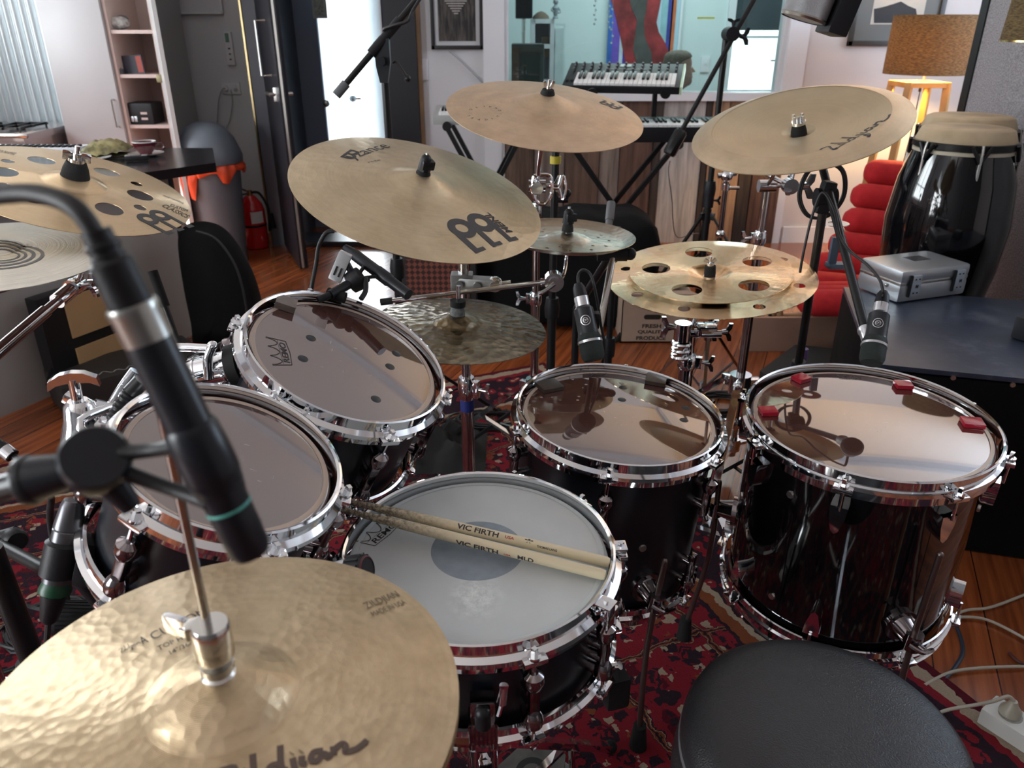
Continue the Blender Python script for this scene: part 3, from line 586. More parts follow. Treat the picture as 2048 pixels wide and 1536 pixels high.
# ---------------------------------------------------------------- drums (local frame: z = 0 is the rim's top plane, -z down the shell)
def hoop_prof(Rr, kind):
    if kind == 'cast':
        return [(Rr-.006, -.002), (Rr-.003, 0), (Rr, -.001), (Rr+.001, -.016), (Rr+.009, -.020), (Rr+.010, -.026), (Rr+.004, -.030), (Rr+.003, -.040), (Rr-.001, -.041), (Rr-.004, -.030), (Rr-.006, -.014)]
    return [(Rr-.004, -.002), (Rr-.001, 0), (Rr+.002, -.002), (Rr-.001, -.004), (Rr-.001, -.020), (Rr+.005, -.022), (Rr+.006, -.028), (Rr+.002, -.031), (Rr+.002, -.044), (Rr-.001, -.045), (Rr-.001, -.030), (Rr-.003, -.020)]
def crown(fn, w):
    """the crown mark: an outline with the five letters in it"""
    W_ = w; parts = []
    bot = [(-.42, 0), (0, -.03), (.42, 0)]; parts.append(stroke2d([(x*W_, y*W_) for x, y in bot], .012*W_+.0004))
    pts = [(-.42, 0), (-.50, .44), (-.46, .43)]; parts.append(stroke2d([(x*W_, y*W_) for x, y in pts], .02*W_)); parts.append(stroke2d([(-x*W_, y*W_) for x, y in pts], .02*W_))
    peaks = [-.48, -.17, .17, .48]
    for a, b_ in zip(peaks, peaks[1:]):
        arc = []
        for k in range(9):
            t = k/8; arc.append(((a+(b_-a)*t)*W_, (.44-.235*math.sin(PI*t)**.7)*W_))
        parts.append(stroke2d(arc, .02*W_))
    parts.append(stroke2d([(-.42*W_, .19*W_*.0+.19*W_), (.42*W_, .19*W_)], .006*W_))
    mb = MB()
    v, f = join2d(parts); mb.add([fn(x, y) for x, y in v], f)
    lay_text(mb, 'REMO', lambda u, q: fn(u-.36*W_, q+.025*W_), width=.72*W_, height=.145*W_, bold=.02, shear=.15)
    return mb
def lug_cast(t, Rr, a, z0, drop, shellz, up=1, kind='ball', nm='lug'):
    """rod and lug at angle a. z0: hoop ear height, lug body towards the shell's middle (up=-1 mirrors it at the bottom)"""
    c, s_ = math.cos(a), math.sin(a); d = V((c, s_, 0)); tdir = V((-s_, c, 0)); r1 = Rr+.011; rs = Rr-.012
    def q(r, z): return d*r+V((0, 0, z))
    m = MB(); rot = M((tdir, V((0, 0, 1)), -d)).transposed() if False else M((d, tdir, V((0, 0, 1)))).transposed()
    if kind == 'ball':
        m.lathe([(0, 0), (.006, 0), (.0125, -.005*up), (.0135, -.013*up), (.011, -.021*up), (.0085, -.026*up), (0, -.026*up)], q(r1-.001, z0-drop*up), n=14)
        m.box(q(r1-.002, z0-(drop+.048)*up), (.013, .0135, .052), rot, bev=.003)
        m.cyl(q(r1, z0-(drop+.012)*up), q(rs, z0-(drop+.012)*up), .009, n=12); m.cyl(q(r1-.004, z0-(drop+.055)*up), q(rs, z0-(drop+.055)*up), .008, n=12)
    elif kind == 'tear':
        pr = [(-.0135, 0), (.0135, 0), (.012, -.022), (.006, -.046), (0, -.052), (-.006, -.046), (-.012, -.022)]
        fr = M((tdir, V((0, 0, up)), d)).transposed().to_4x4(); fr.translation = q(rs-.004, z0-drop*up); m.prism(pr, fr, 0, .024)
    g = m.build(nm, chrome if kind == 'tear' else dchrome, t)
    m = MB(); m.cyl(q(r1, z0+.003*up), q(r1, z0-(drop+.004)*up), .0028, n=8); m.cyl(q(r1, z0+.0005*up), q(r1, z0+.0035*up), .0078, n=12); m.cyl(q(r1, z0+.003*up), q(r1, z0+.014*up), .0042, n=4)
    m.build('tension_rod', chrome, g)
def drum(name, label, c, n, Rr, depth, nl, a0, kind='cast', lug='ball', shell=satinblack, head=head_clear, logo=None, xdir=(1, 0, 0), hoopmat=None, cat='drum', group=None, drop=.032):
    fr = frame(c, n, xdir); t = thing(name, label, cat, frame=fr, group=group); hm = hoopmat or chrome
    zb = -depth
    m = MB(); m.lathe([(Rr-.011, -.024), (Rr-.011, zb+.024), (Rr-.017, zb+.024), (Rr-.017, -.024)], n=72, closed=True); m.build('shell', shell, t)
    m = MB(); m.lathe(hoop_prof(Rr, kind), n=96, closed=True)
    ho = m.build('hoop', hm, t); zear = -.019 if kind == 'cast' else -.022
    m = MB(); m.lathe([(r, zb-z) for r, z in hoop_prof(Rr, kind)], n=72, closed=True); hb = m.build('bottom_hoop', hm, t)
    hz = -.014
    m = MB(); m.lathe([(0, hz), (Rr-.022, hz), (Rr-.014, hz-.001), (Rr-.0095, hz-.004), (Rr-.0075, hz-.008), (Rr-.0075, hz-.016), (Rr-.012, hz-.016), (Rr-.014, hz-.006), (0, hz-.004)], n=96); m.build('batter_head', head, t, ang=60)
    m = MB(); m.lathe([(Rr-.020, hz+.0002), (Rr-.016, hz+.0006), (Rr-.0135, hz+.0002)], n=96); m.build('head_collar', mat('head_collar_film', (.50, .40, .33), .25) if head is head_clear else mat('coated_collar', (.50, .54, .54), .5), t)
    m = MB(); m.lathe([(0, zb+.014), (Rr-.012, zb+.014), (Rr-.010, zb+.018), (0, zb+.018)], n=48); m.build('resonant_head', mat('clear_film_dark', (.03, .03, .035), .1), t)
    for k in range(nl):
        a = a0+2*PI*k/nl; d = V((math.cos(a), math.sin(a), 0)); rot = M((d, V((-d.y, d.x, 0)), V((0, 0, 1)))).transposed()
        for zz, hh, up in ((zear, ho, 1), (zb-zear, hb, -1)):
            m = MB(); m.box(d*(Rr+.009)+V((0, 0, zz-.004*up)), (.020, .030, .008), rot, bev=.003); m.build('ear', hm, hh)
        lug_cast(t, Rr, a, zear, drop, 0, 1, lug, 'lug')
        lug_cast(t, Rr, a, zb-zear, drop, 0, -1, lug, 'lug')
    if logo:
        (pa, pb) = logo; inv = fr.inverted(); hzf = lambda p_: inv @ PN(p_[0], p_[1], fr @ V((0, 0, hz)), fr.to_3x3() @ V((0, 0, 1)))
        A = hzf(pa); B = hzf(pb); ex = (B-A); w_ = ex.length; ex.normalize(); ey = V((-ex.y, ex.x, 0)); o = (A+B)/2
        mb = crown(lambda x, y: V((o.x, o.y, hz+.0004))+ex*x+ey*y, w_/.84); mb.build('printed_crown', ink, t, smooth=False)
    return t, fr
def on_head(fr, px, py, z=-.014):
    n = fr.to_3x3() @ V((0, 0, 1)); return fr.inverted() @ PN(px, py, fr @ V((0, 0, z)), n)
def lug_angle(fr, px, py, Rr):
    q = on_head(fr, px, py, -.02); return math.atan2(q.y, q.x)
# snare
nS = (0.0, -.023, 1); frS = frame((-.0454, .8496, .617), nS)
snare, frS = drum('snare_drum', 'snare drum with a white coated head and a grey centre dot', (-.0454, .8496, .617), nS, .184, .176, 10, lug_angle(frS, 1060, 1300, .184), head=head_coated, logo=((750, 1092), (803, 1046)), cat='snare drum', drop=.024)
cdot = on_head(frS, 955, 1099)
m = MB(); m.lathe([(0, -.0137), (.063, -.0137), (.0635, -.014)], (cdot.x, cdot.y, 0), n=64); m.build('centre_dot', mat('blue_grey_dot', (.27, .32, .37), .4, var=.15, vscale=60), snare)
# strainer at the near side and snare wires strap
a = lug_angle(frS, 965, 1400, .184); d = V((math.cos(a), math.sin(a), 0)); td = V((-d.y, d.x, 0)); rot = M((d, td, V((0, 0, 1)))).transposed()
m = MB(); m.box(d*.192+V((0, 0, -.118)), (.030, .036, .034), rot, bev=.005); m.box(d*.190+V((0, 0, -.088)), (.022, .030, .030), rot, bev=.004)
for k in range(7): m.box(d*.2075+td*(-.015+.005*k)+V((0, 0, -.118)), (.002, .0022, .030), rot)
for k in (-1, 1): m.cyl(d*.197+td*.013*k+V((0, 0, -.134)), d*.197+td*.013*k+V((0, 0, -.150)), .0045, n=10)
st = m.build('strainer', dchrome, snare)
m = MB(); m.cyl(d*.206+V((0, 0, -.082)), d*.206+V((0, 0, -.102)), .0095, n=16); m.sph(d*.206+V((0, 0, -.082)), .0095, 14); m.build('release_knob', blackplastic, st)
m = MB(); q0 = d*.200+td*.018+V((0, 0, -.092)); m.tube([q0, q0+V((0, 0, .014))+td*.003, q0+V((0, 0, .022))+td*.004], .0035); m.cyl(q0+V((0, 0, .020))+td*.004, q0+V((0, 0, .046))+td*.007, .0065, .0055, n=14); m.build('tension_knob', chrome, st)
# square clamp plate on the right of the rim and a bracket at the far right
for (px, py), zz in (((1212, 1207), -.004), ((1238, 1092), -.012)):
    q = on_head(frS, px, py, zz); a = math.atan2(q.y, q.x); d = V((math.cos(a), math.sin(a), 0)); rot = M((d, V((-d.y, d.x, 0)), V((0, 0, 1)))).transposed()
    m = MB(); m.box(V((q.x, q.y, zz)), (.021, .021, .003), rot, bev=.001); m.cyl((q.x, q.y, zz), (q.x, q.y, zz+.005), .003, n=8); m.box(V((q.x, q.y, zz-.018))+d*.006, (.006, .018, .032), rot, bev=.002); m.build('rim_clamp', chrome, snare)
# rack toms
nL = (.428, -.0809, .9002); frL = frame((-.3300, .7936, .7941), nL)
tomL, frL = drum('rack_tom', 'left rack tom with a clean smoked head, half behind the near microphone', (-.3300, .7936, .7941), nL, .133, .185, 6, lug_angle(frL, 540, 1092, .133), cat='tom')
nR = (.4268, -.1423, .8931); frR = frame((-.2485, 1.0878, .7994), nR)
tomR, frR = drum('rack_tom', 'tilted rack tom with a scratched head and grey damper pad, right of its pair', (-.2485, 1.0878, .7994), nR, .158, .205, 6, lug_angle(frR, 772, 865, .158), logo=((584, 730), (571, 683)), cat='tom')
# floor toms
nM = (.0707, -.0458, .9964); frM = frame((.192, 1.2255, .6337), nM)
ftM, frM = drum('floor_tom', 'middle floor tom with a heavily scratched head and two dark damper pads', (.192, 1.2255, .6337), nM, .184, .345, 6, lug_angle(frM, 1220, 945, .184), logo=((1172, 752), (1212, 754)), cat='floor tom', drop=.036)
nF = (-.0075, -.0404, .9992); frF = frame((.63, 1.2056, .6314), nF)
ftF, frF = drum('floor_tom', 'largest floor tom at the right with four red damper pads on its head', (.63, 1.2056, .6314), nF, .209, .40, 8, lug_angle(frF, 1693, 958, .209), kind='flange', lug='tear', shell=lacquer, logo=((1681, 758), (1722, 760)), cat='floor tom', drop=.042)
def pad(fr, px, py, w_, mt, label, rot_=.3, z=-.0135, h=.008, grp=None):
    q = on_head(fr, px, py, z); t0 = thing('damper_pad', label, 'damper pad', frame=fr @ M.Translation((q.x, q.y, z)) @ M.Rotation(rot_, 4, 'Z'), group=grp)
    m = MB(); m.box((0, 0, h/2), (w_, w_*.85, h), bev=.0012); m.build('gel_pad', mt, t0); return t0
red_gel = mat('red_gel', (.36, .01, .03), .18); brown_gel = mat('dusty_brown_gel', (.07, .05, .04), .35, var=.4, vscale=80); grey_gel = mat('grey_gel', (.19, .16, .14), .3, var=.2, vscale=60)
pad(frF, 1602, 760, .030, red_gel, 'red gel pad at the back left of the largest floor tom', .5)
pad(frF, 1536, 826, .030, red_gel, 'red gel pad at the left edge of the largest floor tom', .05)
pad(frF, 1806, 773, .030, red_gel, 'red gel pad near the back rim of the largest floor tom', -.1)
pad(frF, 1944, 849, .034, red_gel, 'red gel pad at the right side of the largest floor tom', -.2)
pad(frM, 1098, 775, .044, brown_gel, 'dark brown gel pad at the left edge of the middle floor tom', .5)
pad(frM, 1311, 764, .040, brown_gel, 'dark flat pad near the back rim of the middle floor tom', -.25)
pad(frR, 570, 613, .032, grey_gel, 'grey gel pad at the upper left edge of the tilted rack tom', .1, h=.012)
# dots seen through the clear heads: rubber plugs of the shell fittings
for fr, t_, pts in ((frM, ftM, ((1246, 775), (1244, 799), (1371, 815), (1368, 840))), (frR, tomR, ((622, 676), (606, 717), (793, 707), (780, 733), (752, 798)))):
    for px, py in pts:
        q = on_head(fr, px, py, -.0137); m = MB(); m.lathe([(0, .0004), (.0075, .0003), (.008, 0)], (q.x, q.y, -.0139), n=16); m.build('shell_plug', mat('dark_plug', (.02, .025, .03), .3), t_)
# floor-tom legs
def ft_leg(t, fr, Rr, px, py, ztop, label=None, m_=None):
    inv = fr.inverted(); q = on_head(fr, px, py, -.30); a = math.atan2(q.y, q.x); leg_at(t, fr, Rr, a, ztop, m_)
def leg_at(t, fr, Rr, a, ztop, m_=None, zbr=-.26, foot=None):
    d = V((math.cos(a), math.sin(a), 0)); r1 = Rr+.028; inv = fr.inverted(); mm = m_ or steel
    zf = inv @ V((0, 0, RUGZ)); base = d*r1
    w0 = fr @ (base+V((0, 0, ztop))); ax_ = (fr.to_3x3() @ V((0, 0, -1))).normalized()
    wl = w0+ax_*((w0.z-RUGZ-.06)/-ax_.z)
    f = foot if foot else V((wl.x, wl.y, 0))+(fr.to_3x3() @ d)*.03
    f = V((f.x, f.y, RUGZ+.0005))
    wmid = w0+ax_*((w0.z-.25)/-ax_.z)
    rodm = mat('worn_leg_rod', (.20, .16, .15), .3, .9)
    loc = lambda p_: inv @ p_
    m = MB(); m.tube([loc(w0), loc(wmid), loc(f+V((0, 0, .03)))], .0055, n=10, smooth=3); m.sph(loc(w0), .0056, 10); lg = m.build('leg', rodm, t)
    m = MB(); m.cyl(loc(f), loc(f+V((0, 0, .055))), .017, .012, n=16); m.build('rubber_foot', rubber, lg)
    m = MB(); m.cyl(d*(Rr-.013)+V((0, 0, zbr)), d*(Rr-.004)+V((0, 0, zbr)), .030, n=24); m.cyl(d*(Rr-.006)+V((0, 0, zbr)), d*(Rr+.022)+V((0, 0, zbr)), .022, .016, n=20); m.cyl(base+V((0, 0, zbr+.014)), base+V((0, 0, zbr-.018)), .014, n=16)
    br = m.build('leg_bracket', dchrome, t)
    td = V((-d.y, d.x, 0)); m = MB(); q = base+d*.012+V((0, 0, zbr-.004)); m.cyl(q-d*.01, q+d*.010+td*.006, .006, n=10); m.tube([q+td*-.018+V((0, 0, .008)), q+d*.012, q+td*.030+V((0, 0, -.012))], .004, n=8); m.build('wing_bolt', dchrome, br)
aM = math.atan2(*reversed((on_head(frM, 1292, 1150, -.28)).to_2d())) if False else None
qM = on_head(frM, 1290, 1148, -.26); aM = -PI/2+.36
leg_at(ftM, frM, .184, aM, -.175, zbr=-.262, foot=PZ(1275, 1500, 0)); leg_at(ftM, frM, .184, aM+2*PI/3, -.29, zbr=-.31); leg_at(ftM, frM, .184, aM-2*PI/3, -.29, zbr=-.31)
aF = -PI/2+.16
leg_at(ftF, frF, .209, aF, -.12, steel, zbr=-.30); leg_at(ftF, frF, .209, aF+2*PI/3, -.2); leg_at(ftF, frF, .209, aF-2*PI/3, -.2)
for px, py, t_, fr_, Rr in ((1484, 1011-20, ftF, frF, .209), (1581, 989, ftF, frF, .209), (1957, 1016, ftF, frF, .209), (1544, 1192, ftF, frF, .209), (1285, 1096, ftM, frM, .184)):
    inv = fr_.inverted(); o_ = inv @ CO; dv = (inv.to_3x3() @ ray(px, py)); rr_ = Rr-.011
    A_ = dv.x**2+dv.y**2; B_ = 2*(o_.x*dv.x+o_.y*dv.y); C_ = o_.x**2+o_.y**2-rr_**2; D_ = B_*B_-4*A_*C_
    if D_ < 0: continue
    q = o_+dv*((-B_-math.sqrt(D_))/(2*A_)); d = V((q.x, q.y, 0)).normalized()
    m = MB(); m.cyl(q-d*.002, q+d*.003, .0075, .006, n=16); m.build('vent_grommet', steel, t_)
# ---------------------------------------------------------------- drumsticks
def stick_wood():
    m, nt, b = principled('maple_stick'); N = nt.nodes; tc = N.new('ShaderNodeTexCoord'); sp = N.new('ShaderNodeSeparateXYZ'); lnk(nt, tc.outputs['Object'], sp.inputs[0])
    no = N.new('ShaderNodeTexNoise'); no.inputs['Scale'].default_value = 160; no.inputs['Detail'].default_value = 8; no.inputs['Roughness'].default_value = .8; lnk(nt, tc.outputs['Object'], no.inputs['Vector'])
    z = sp.outputs[2]; wear = math_node(nt, 'SUBTRACT', 1.0, math_node(nt, 'MULTIPLY', math_node(nt, 'SUBTRACT', z, .0), 5.6), clamp=True)
    f = math_node(nt, 'MULTIPLY', ramp(nt, no.outputs['Fac'], [(.40, (0, 0, 0)), (.60, (1, 1, 1))]), math_node(nt, 'MULTIPLY', wear, 1.7), clamp=True)
    col = mixc(nt, math_node(nt, 'MULTIPLY', wear, .65), (.72, .62, .42), (.42, .36, .26)); lnk(nt, mixc(nt, f, col, (.12, .09, .07)), b.inputs['Base Color']); b.inputs['Roughness'].default_value = .45; return m
sw = stick_wood()
def stick(tip, butt, label, texts):
    L = (butt-tip).length; ax = (butt-tip).normalized(); up = V((0, 0, 1)); x = up.cross(ax).normalized(); y = ax.cross(x); fr = M((x, y, ax)).transposed().to_4x4(); fr.translation = tip
    t = thing('drumstick', label, 'drumstick', frame=fr); r = .0073
    m = MB(); pr = [(0, 0), (.0035, .001), (.0050, .005), (.0048, .010), (.0034, .016), (.0040, .022), (.0056, .05), (.0068, .09), (r, .13), (r, L-.006), (r*.8, L-.0015), (0, L)]
    m.lathe(pr, n=24); m.build('shaft', sw, t)
    for s, z0, w_, a0, h_, mt_ in texts:
        m = MB(); lay_text(m, s, lambda u, v: V((math.sin(a0+v/r)*(r+.00025), math.cos(a0+v/r)*(r+.00025), z0+u)), width=w_, height=h_, bold=.03, shear=0, sub=.0016)
        m.build('printed_name', mt_, t, smooth=False)
    return t, fr
tipA = PZ(684, 1019, .634); butA = PZ(1213, 1151, .6125); tipB = PZ(690, 1001, .636); butB = PZ(1221, 1126, .6125)
redink = mat('red_print', (.45, .05, .04), .5)
stick(tipA, butA, 'near wooden drumstick lying across the snare, its printed name turned away', [('VIC FIRTH', .175, .060, -2.2, .0075, ink), ('MLD', .262, .022, -2.0, .006, ink), ('USA', .243, .010, -1.9, .003, redink)])
stick(tipB, butB, 'far wooden drumstick lying across the snare with its printed name upright', [('VIC FIRTH', .172, .060, -1.15, .0075, ink), ('THOMAS LANG', .286, .028, -1.2, .003, ink), ('USA', .241, .013, -.9, .004, redink), ('*', .268, .012, -1.0, .008, ink)])
# ---------------------------------------------------------------- cymbals (local frame: z = 0 is the edge plane)
def zprof(kind, Rr, rb, hb, hw):
    def z(r):
        if kind == 'china_up':
            rj = Rr*.80
            if r > rj: return .016*(1-((r-rj)/(Rr-rj))**1.3)
            return .016-.026*(1-(r/rj)**2.2) - (.012*math.cos(PI/2*min(1, r/rb)) if r < rb else 0)
        if kind == 'trash':
            return hw*(1-abs(r/Rr-.78)**2*1.2)-hw*.5-(hb*math.cos(PI/2*r/rb)**.8 if r < rb else 0)
        if kind == 'china':
            rj = Rr*.82
            if r > rj: return 0-.014*(1-((r-rj)/(Rr-rj))**1.2)
            b = hw*(1-(r/rj)**1.8)-.014
            return b+(hb*math.cos(PI/2*r/rb)**.7 if r < rb else 0)
        b = hw*(1-(r/Rr)**1.7)
        if kind == 'soft': return b+(hb*math.cos(PI/2*r/rb)**2 if r < rb else 0)
        return b+(hb*math.cos(PI/2*r/rb)**.75 if r < rb else 0)
    return z
def cymbal(name, label, c, n, Rr, kind='std', rb=None, hb=.018, hw=.016, mt=None, holes=(), xdir=(1, 0, 0), seg=96, group=None, mt2=None, cat='cymbal'):
    fr = frame(c, n, xdir); t = thing(name, label, cat, frame=fr, group=group); rb = rb or Rr*.28; zf = zprof(kind, Rr, rb, hb, hw)
    rs = [.006]+[rb*k/8 for k in range(1, 9)]+[rb*1.04, rb*1.1]+[rb*1.1+(Rr-rb*1.1)*k/14 for k in range(1, 15)]
    if 'china' in kind: rs += [Rr*.79, Rr*.80, Rr*.81, Rr*.82, Rr*.83]
    rs = sorted(set(rs)); top = [(r, zf(r)) for r in rs]; th = .0012
    prof = top+[(r, z-th) for r, z in reversed(top)]
    m = MB(); m.lathe(prof, n=seg, closed=True)
    o = m.build('disc', mt, t, ang=50)
    if holes:
        cu = MB()
        for x, y, r in holes: cu.cyl((x, y, -.1), (x, y, .1), r, n=28)
        co = cu.build('cutter', mt, None, smooth=False); co.matrix_basis = fr; o.parent = None; o.matrix_basis = fr
        md = o.modifiers.new('b', 'BOOLEAN'); md.operation = 'DIFFERENCE'; md.object = co; md.solver = 'EXACT'
        bpy.context.view_layer.update()
        me = bpy.data.meshes.new_from_object(o.evaluated_get(bpy.context.evaluated_depsgraph_get()))
        o.modifiers.clear(); o.data = me; o.parent = t; o.matrix_basis = M.Identity(4)
        bpy.data.objects.remove(co); me.polygons.foreach_set('use_smooth', [True]*len(me.polygons)); me.set_sharp_from_angle(angle=R(40))
    return t, fr, zf, o
def surf(fr, zf, px, py):
    q = V((0, 0, 0)); z = 0; inv = fr.inverted(); n = fr.to_3x3() @ V((0, 0, 1))
    for _ in range(6):
        q = inv @ PN(px, py, fr @ V((0, 0, z)), n); z = zf(math.hypot(q.x, q.y))
    return q
def decal(t, fr, zf, nm, vs, fs, o, ex, mt, off=.0006, L=.010):
    vs, fs = fine(vs, fs, L)
    ey = V((-ex.y, ex.x, 0)); m = MB(); out = []
    for x, y in vs:
        p_ = o+ex*x+ey*y; out.append(V((p_.x, p_.y, zf(math.hypot(p_.x, p_.y))+off)))
    m.add(out, fs); return m.build(nm, mt, t, smooth=False, fixn=False)
def ctext(t, fr, zf, s, pa, pb, mt=None, hratio=None, shear=0, bold=0, nm='printed_name', hh=None):
    A = surf(fr, zf, *pa); B = surf(fr, zf, *pb); A.z = B.z = 0; ex = (B-A); w_ = ex.length; ex.normalize()
    vs, fs, tw, th = text2d(s, shear, bold); k = w_/tw; ky = (hh/th) if hh else k
    return decal(t, fr, zf, nm, [(x*k, y*ky) for x, y in vs], fs, A, ex, mt or ink, L=w_/14)
def eyes_logo(t, fr, zf, pa, pb, mt=None, h=1.0):
    """two joined rings over three serifed legs; pa, pb: left and right ends of the ring pair"""
    A = surf(fr, zf, *pa); B = surf(fr, zf, *pb); A.z = B.z = 0; ex = (B-A); w_ = ex.length; ex.normalize(); k = w_/2.3
    parts = [ring2d(-.57, 0, .27, .60), ring2d(.57, 0, .27, .60), rect2d(-1.15, -1.75*h, -.87, .0), rect2d(-.14, -1.75*h, .14, 0), rect2d(.87, -1.75*h, 1.15, 0),
             rect2d(-1.15, -1.75*h, -.55, -1.5*h), rect2d(-.14, -1.75*h, .45, -1.5*h), rect2d(.87, -1.75*h, 1.45, -1.5*h)]
    vs, fs = join2d([([(x*k, y*k) for x, y in v], f) for v, f in parts])
    return decal(t, fr, zf, 'printed_logo', vs, fs, (A+B)/2, ex, mt or mat('grey_ink', (.055, .055, .06), .5), L=.012)
def script(t, fr, zf, pa, pb, strokes, lw, mt=None, hgt=1.0):
    A = surf(fr, zf, *pa); B = surf(fr, zf, *pb); A.z = B.z = 0; ex = (B-A); w_ = ex.length; ex.normalize(); parts = []
    for st_ in strokes:
        pts = [V((x, y, 0)) for x, y in st_]; o = []
        for i in range(len(pts)-1):
            p0, p1, p2, p3 = pts[max(i-1, 0)], pts[i], pts[i+1], pts[min(i+2, len(pts)-1)]
            for q in range(5):
                u = q/5; u2 = u*u; u3 = u2*u; o.append(((2*p1)+(p2-p0)*u+(2*p0-5*p1+4*p2-p3)*u2+(3*p1-p0-3*p2+p3)*u3)/2)
        o.append(pts[-1]); parts.append(stroke2d([(q.x*w_, q.y*w_*hgt) for q in o], lw*w_))
    vs, fs = join2d(parts); return decal(t, fr, zf, 'printed_script', vs, fs, A, ex, mt or ink, L=w_/10)
ZIL = [[(.0, .16), (.06, .2), (.14, .17), (.02, .0), (.08, -.03), (.2, .0)], [(.20, .09), (.19, .02), (.23, .0)], [(.20, .13), (.205, .135)], [(.26, .26), (.25, .05), (.28, .0), (.31, .02)],
       [(.42, .08), (.36, .09), (.33, .03), (.37, .0), (.42, .05)], [(.44, .26), (.42, .05), (.45, .0)], [(.50, .1), (.49, -.1), (.43, -.15), (.47, -.05)], [(.50, .14), (.505, .145)], [(.56, .09), (.55, .02), (.58, .0)], [(.56, .13), (.565, .135)],
       [(.70, .08), (.64, .09), (.61, .03), (.65, 0), (.70, .05), (.72, .0), (.75, .03)], [(.77, .09), (.76, .0), (.77, .05), (.83, .09), (.85, .05), (.84, .0), (.92, .0), (1.0, .05)]]
def wing_nut(t, z0, felt_r=.011, felt_h=.018, feltm=None, kind='wing', z1=None, nm='felt_washer', tilt=.0):
    m = MB(); m.lathe([(0, z0), (felt_r*1.05, z0), (felt_r, z0+felt_h*.5), (felt_r*.8, z0+felt_h), (0, z0+felt_h)], n=24); m.build(nm, feltm or felt_m, t)
    z = z0+felt_h
    if kind == 'wing':
        m = MB(); m.cyl((0, 0, z), (0, 0, z+.008), .0058, n=14)
        for s_ in (-1, 1): m.prism([(s_*.004, 0), (s_*.012, .006), (s_*.015, .018), (s_*.009, .020), (s_*.005, .010)], M(((.9, 0, .4, 0), (.4, 0, -.9, 0), (0, 1, 0, z), (0, 0, 0, 1))), -.0015, .0015)
        m.build('wing_nut', chrome, t); m = MB(); m.cyl((0, 0, z0), (0, 0, z+.022), .003, n=10); m.build('threaded_rod', steel, t)
    elif kind == 'fork':
        m = MB(); m.cyl((0, 0, z), (0, 0, z+.006), felt_r*.95, n=20)
        for a in (0, PI/2, PI, 3*PI/2): m.box((math.cos(a+.6)*felt_r*.75, math.sin(a+.6)*felt_r*.75, z+.012), (.0055, .0055, .014), M.Rotation(a+.6, 3, 'Z'), bev=.001)
        m.build('quick_release_nut', chrome, t); m = MB(); m.cyl((0, 0, z0), (0, 0, z+.016), .0035, n=10); m.build('threaded_rod', steel, t)
    elif kind == 'block':
        m = MB(); m.cyl((0, 0, z), (0, 0, z+.022), .013, .011, n=8); m.box((.004, 0, z+.013), (.026, .020, .018), M.Rotation(.5, 3, 'Z'), bev=.004); m.sph((0, 0, z+.022), .011, 10); m.build('memory_nut', blackplastic, t); m = MB(); m.cyl((0, 0, z+.02), (0, 0, z+.036), .0032, n=8); m.build('threaded_rod', steel, t)
    elif kind == 'rod':
        m = MB(); m.cyl((0, 0, z0), (0, 0, z1), .004, n=12); m.build('threaded_rod', chrome, t)
# ride
cR_ = V((-.1862, 1.5585, .9465)); nRd = V((.2564, -.2279, .9393))
ride, frRd, zR, _ = cymbal('ride_cymbal', 'large bronze ride cymbal with a big two-ring logo, tilted over the rack toms', cR_, nRd, .254, 'soft', rb=.085, hb=.020, hw=.026, mt=cy_ride)
wing_nut(ride, .040, .0145, .012, rubber, 'block')
ctext(ride, frRd, zR, 'B', (680, 314), (706, 320), bold=.0, shear=0, hh=.052)
ctext(ride, frRd, zR, 'yzance', (714, 322), (790, 297), hh=.030)
ctext(ride, frRd, zR, 'M E D I U M   R I D E'.replace(' ', '') if False else 'ride', (738, 326), (762, 321), hh=.006, nm='printed_line')
ctext(ride, frRd, zR, 'MEINL', (1026, 464), (976, 425), hh=.017, bold=.03, shear=.2)
eyes_logo(ride, frRd, zR, (903, 463), (981, 440), h=.8)
# crash
crash, frC, zC, _ = cymbal('crash_cymbal', 'speckled bronze crash cymbal at the centre back with a wing nut on top', (.0766, 1.8749, 1.0694), (.1012, -.2311, .9676), .2286, 'soft', rb=.085, hb=.024, hw=.022, mt=cy_crash)
wing_nut(crash, .038, .0165, .016, rubber, 'wing')
eyes_logo(crash, frC, zC, (1237, 218), (1200, 204), h=.8)
A = surf(frC, zC, 968, 226)
for k in range(13):
    a = R(200)+k*R(25); q = V((A.x+.040*math.cos(a), A.y+.040*math.sin(a), 0)); ex = V((math.cos(a+PI/2), math.sin(a+PI/2), 0))
    vs, fs, tw, th = text2d('TRADITIONALYOUR'[k], 0, 0); s_ = .010; decal(crash, frC, zC, 'printed_letter', [(x*s_, y*s_) for x, y in vs], fs, q, ex, ink, L=.02)
# china with the script
china, frH, zH, _ = cymbal('china_cymbal', 'upturned china cymbal with black handwritten script, left of the lamp', (.6248, 1.757, 1.0531), (-.2533, -.2105, .9442), .2286, 'china_up', rb=.035, hb=.012, mt=cy_china)
wing_nut(china, -.024, .0165, .030, rubber, 'fork')
m = MB(); Rr = .2286; m.lathe([(Rr*.80+(Rr*.2-.0003)*k/6, zH(Rr*.80+(Rr*.2-.0003)*k/6)+.0003) for k in range(7)], n=96); m.build('flange', cy_flange, china, ang=60)
script(china, frH, zH, (1662, 300), (1786, 230), ZIL, .026, hgt=.9)
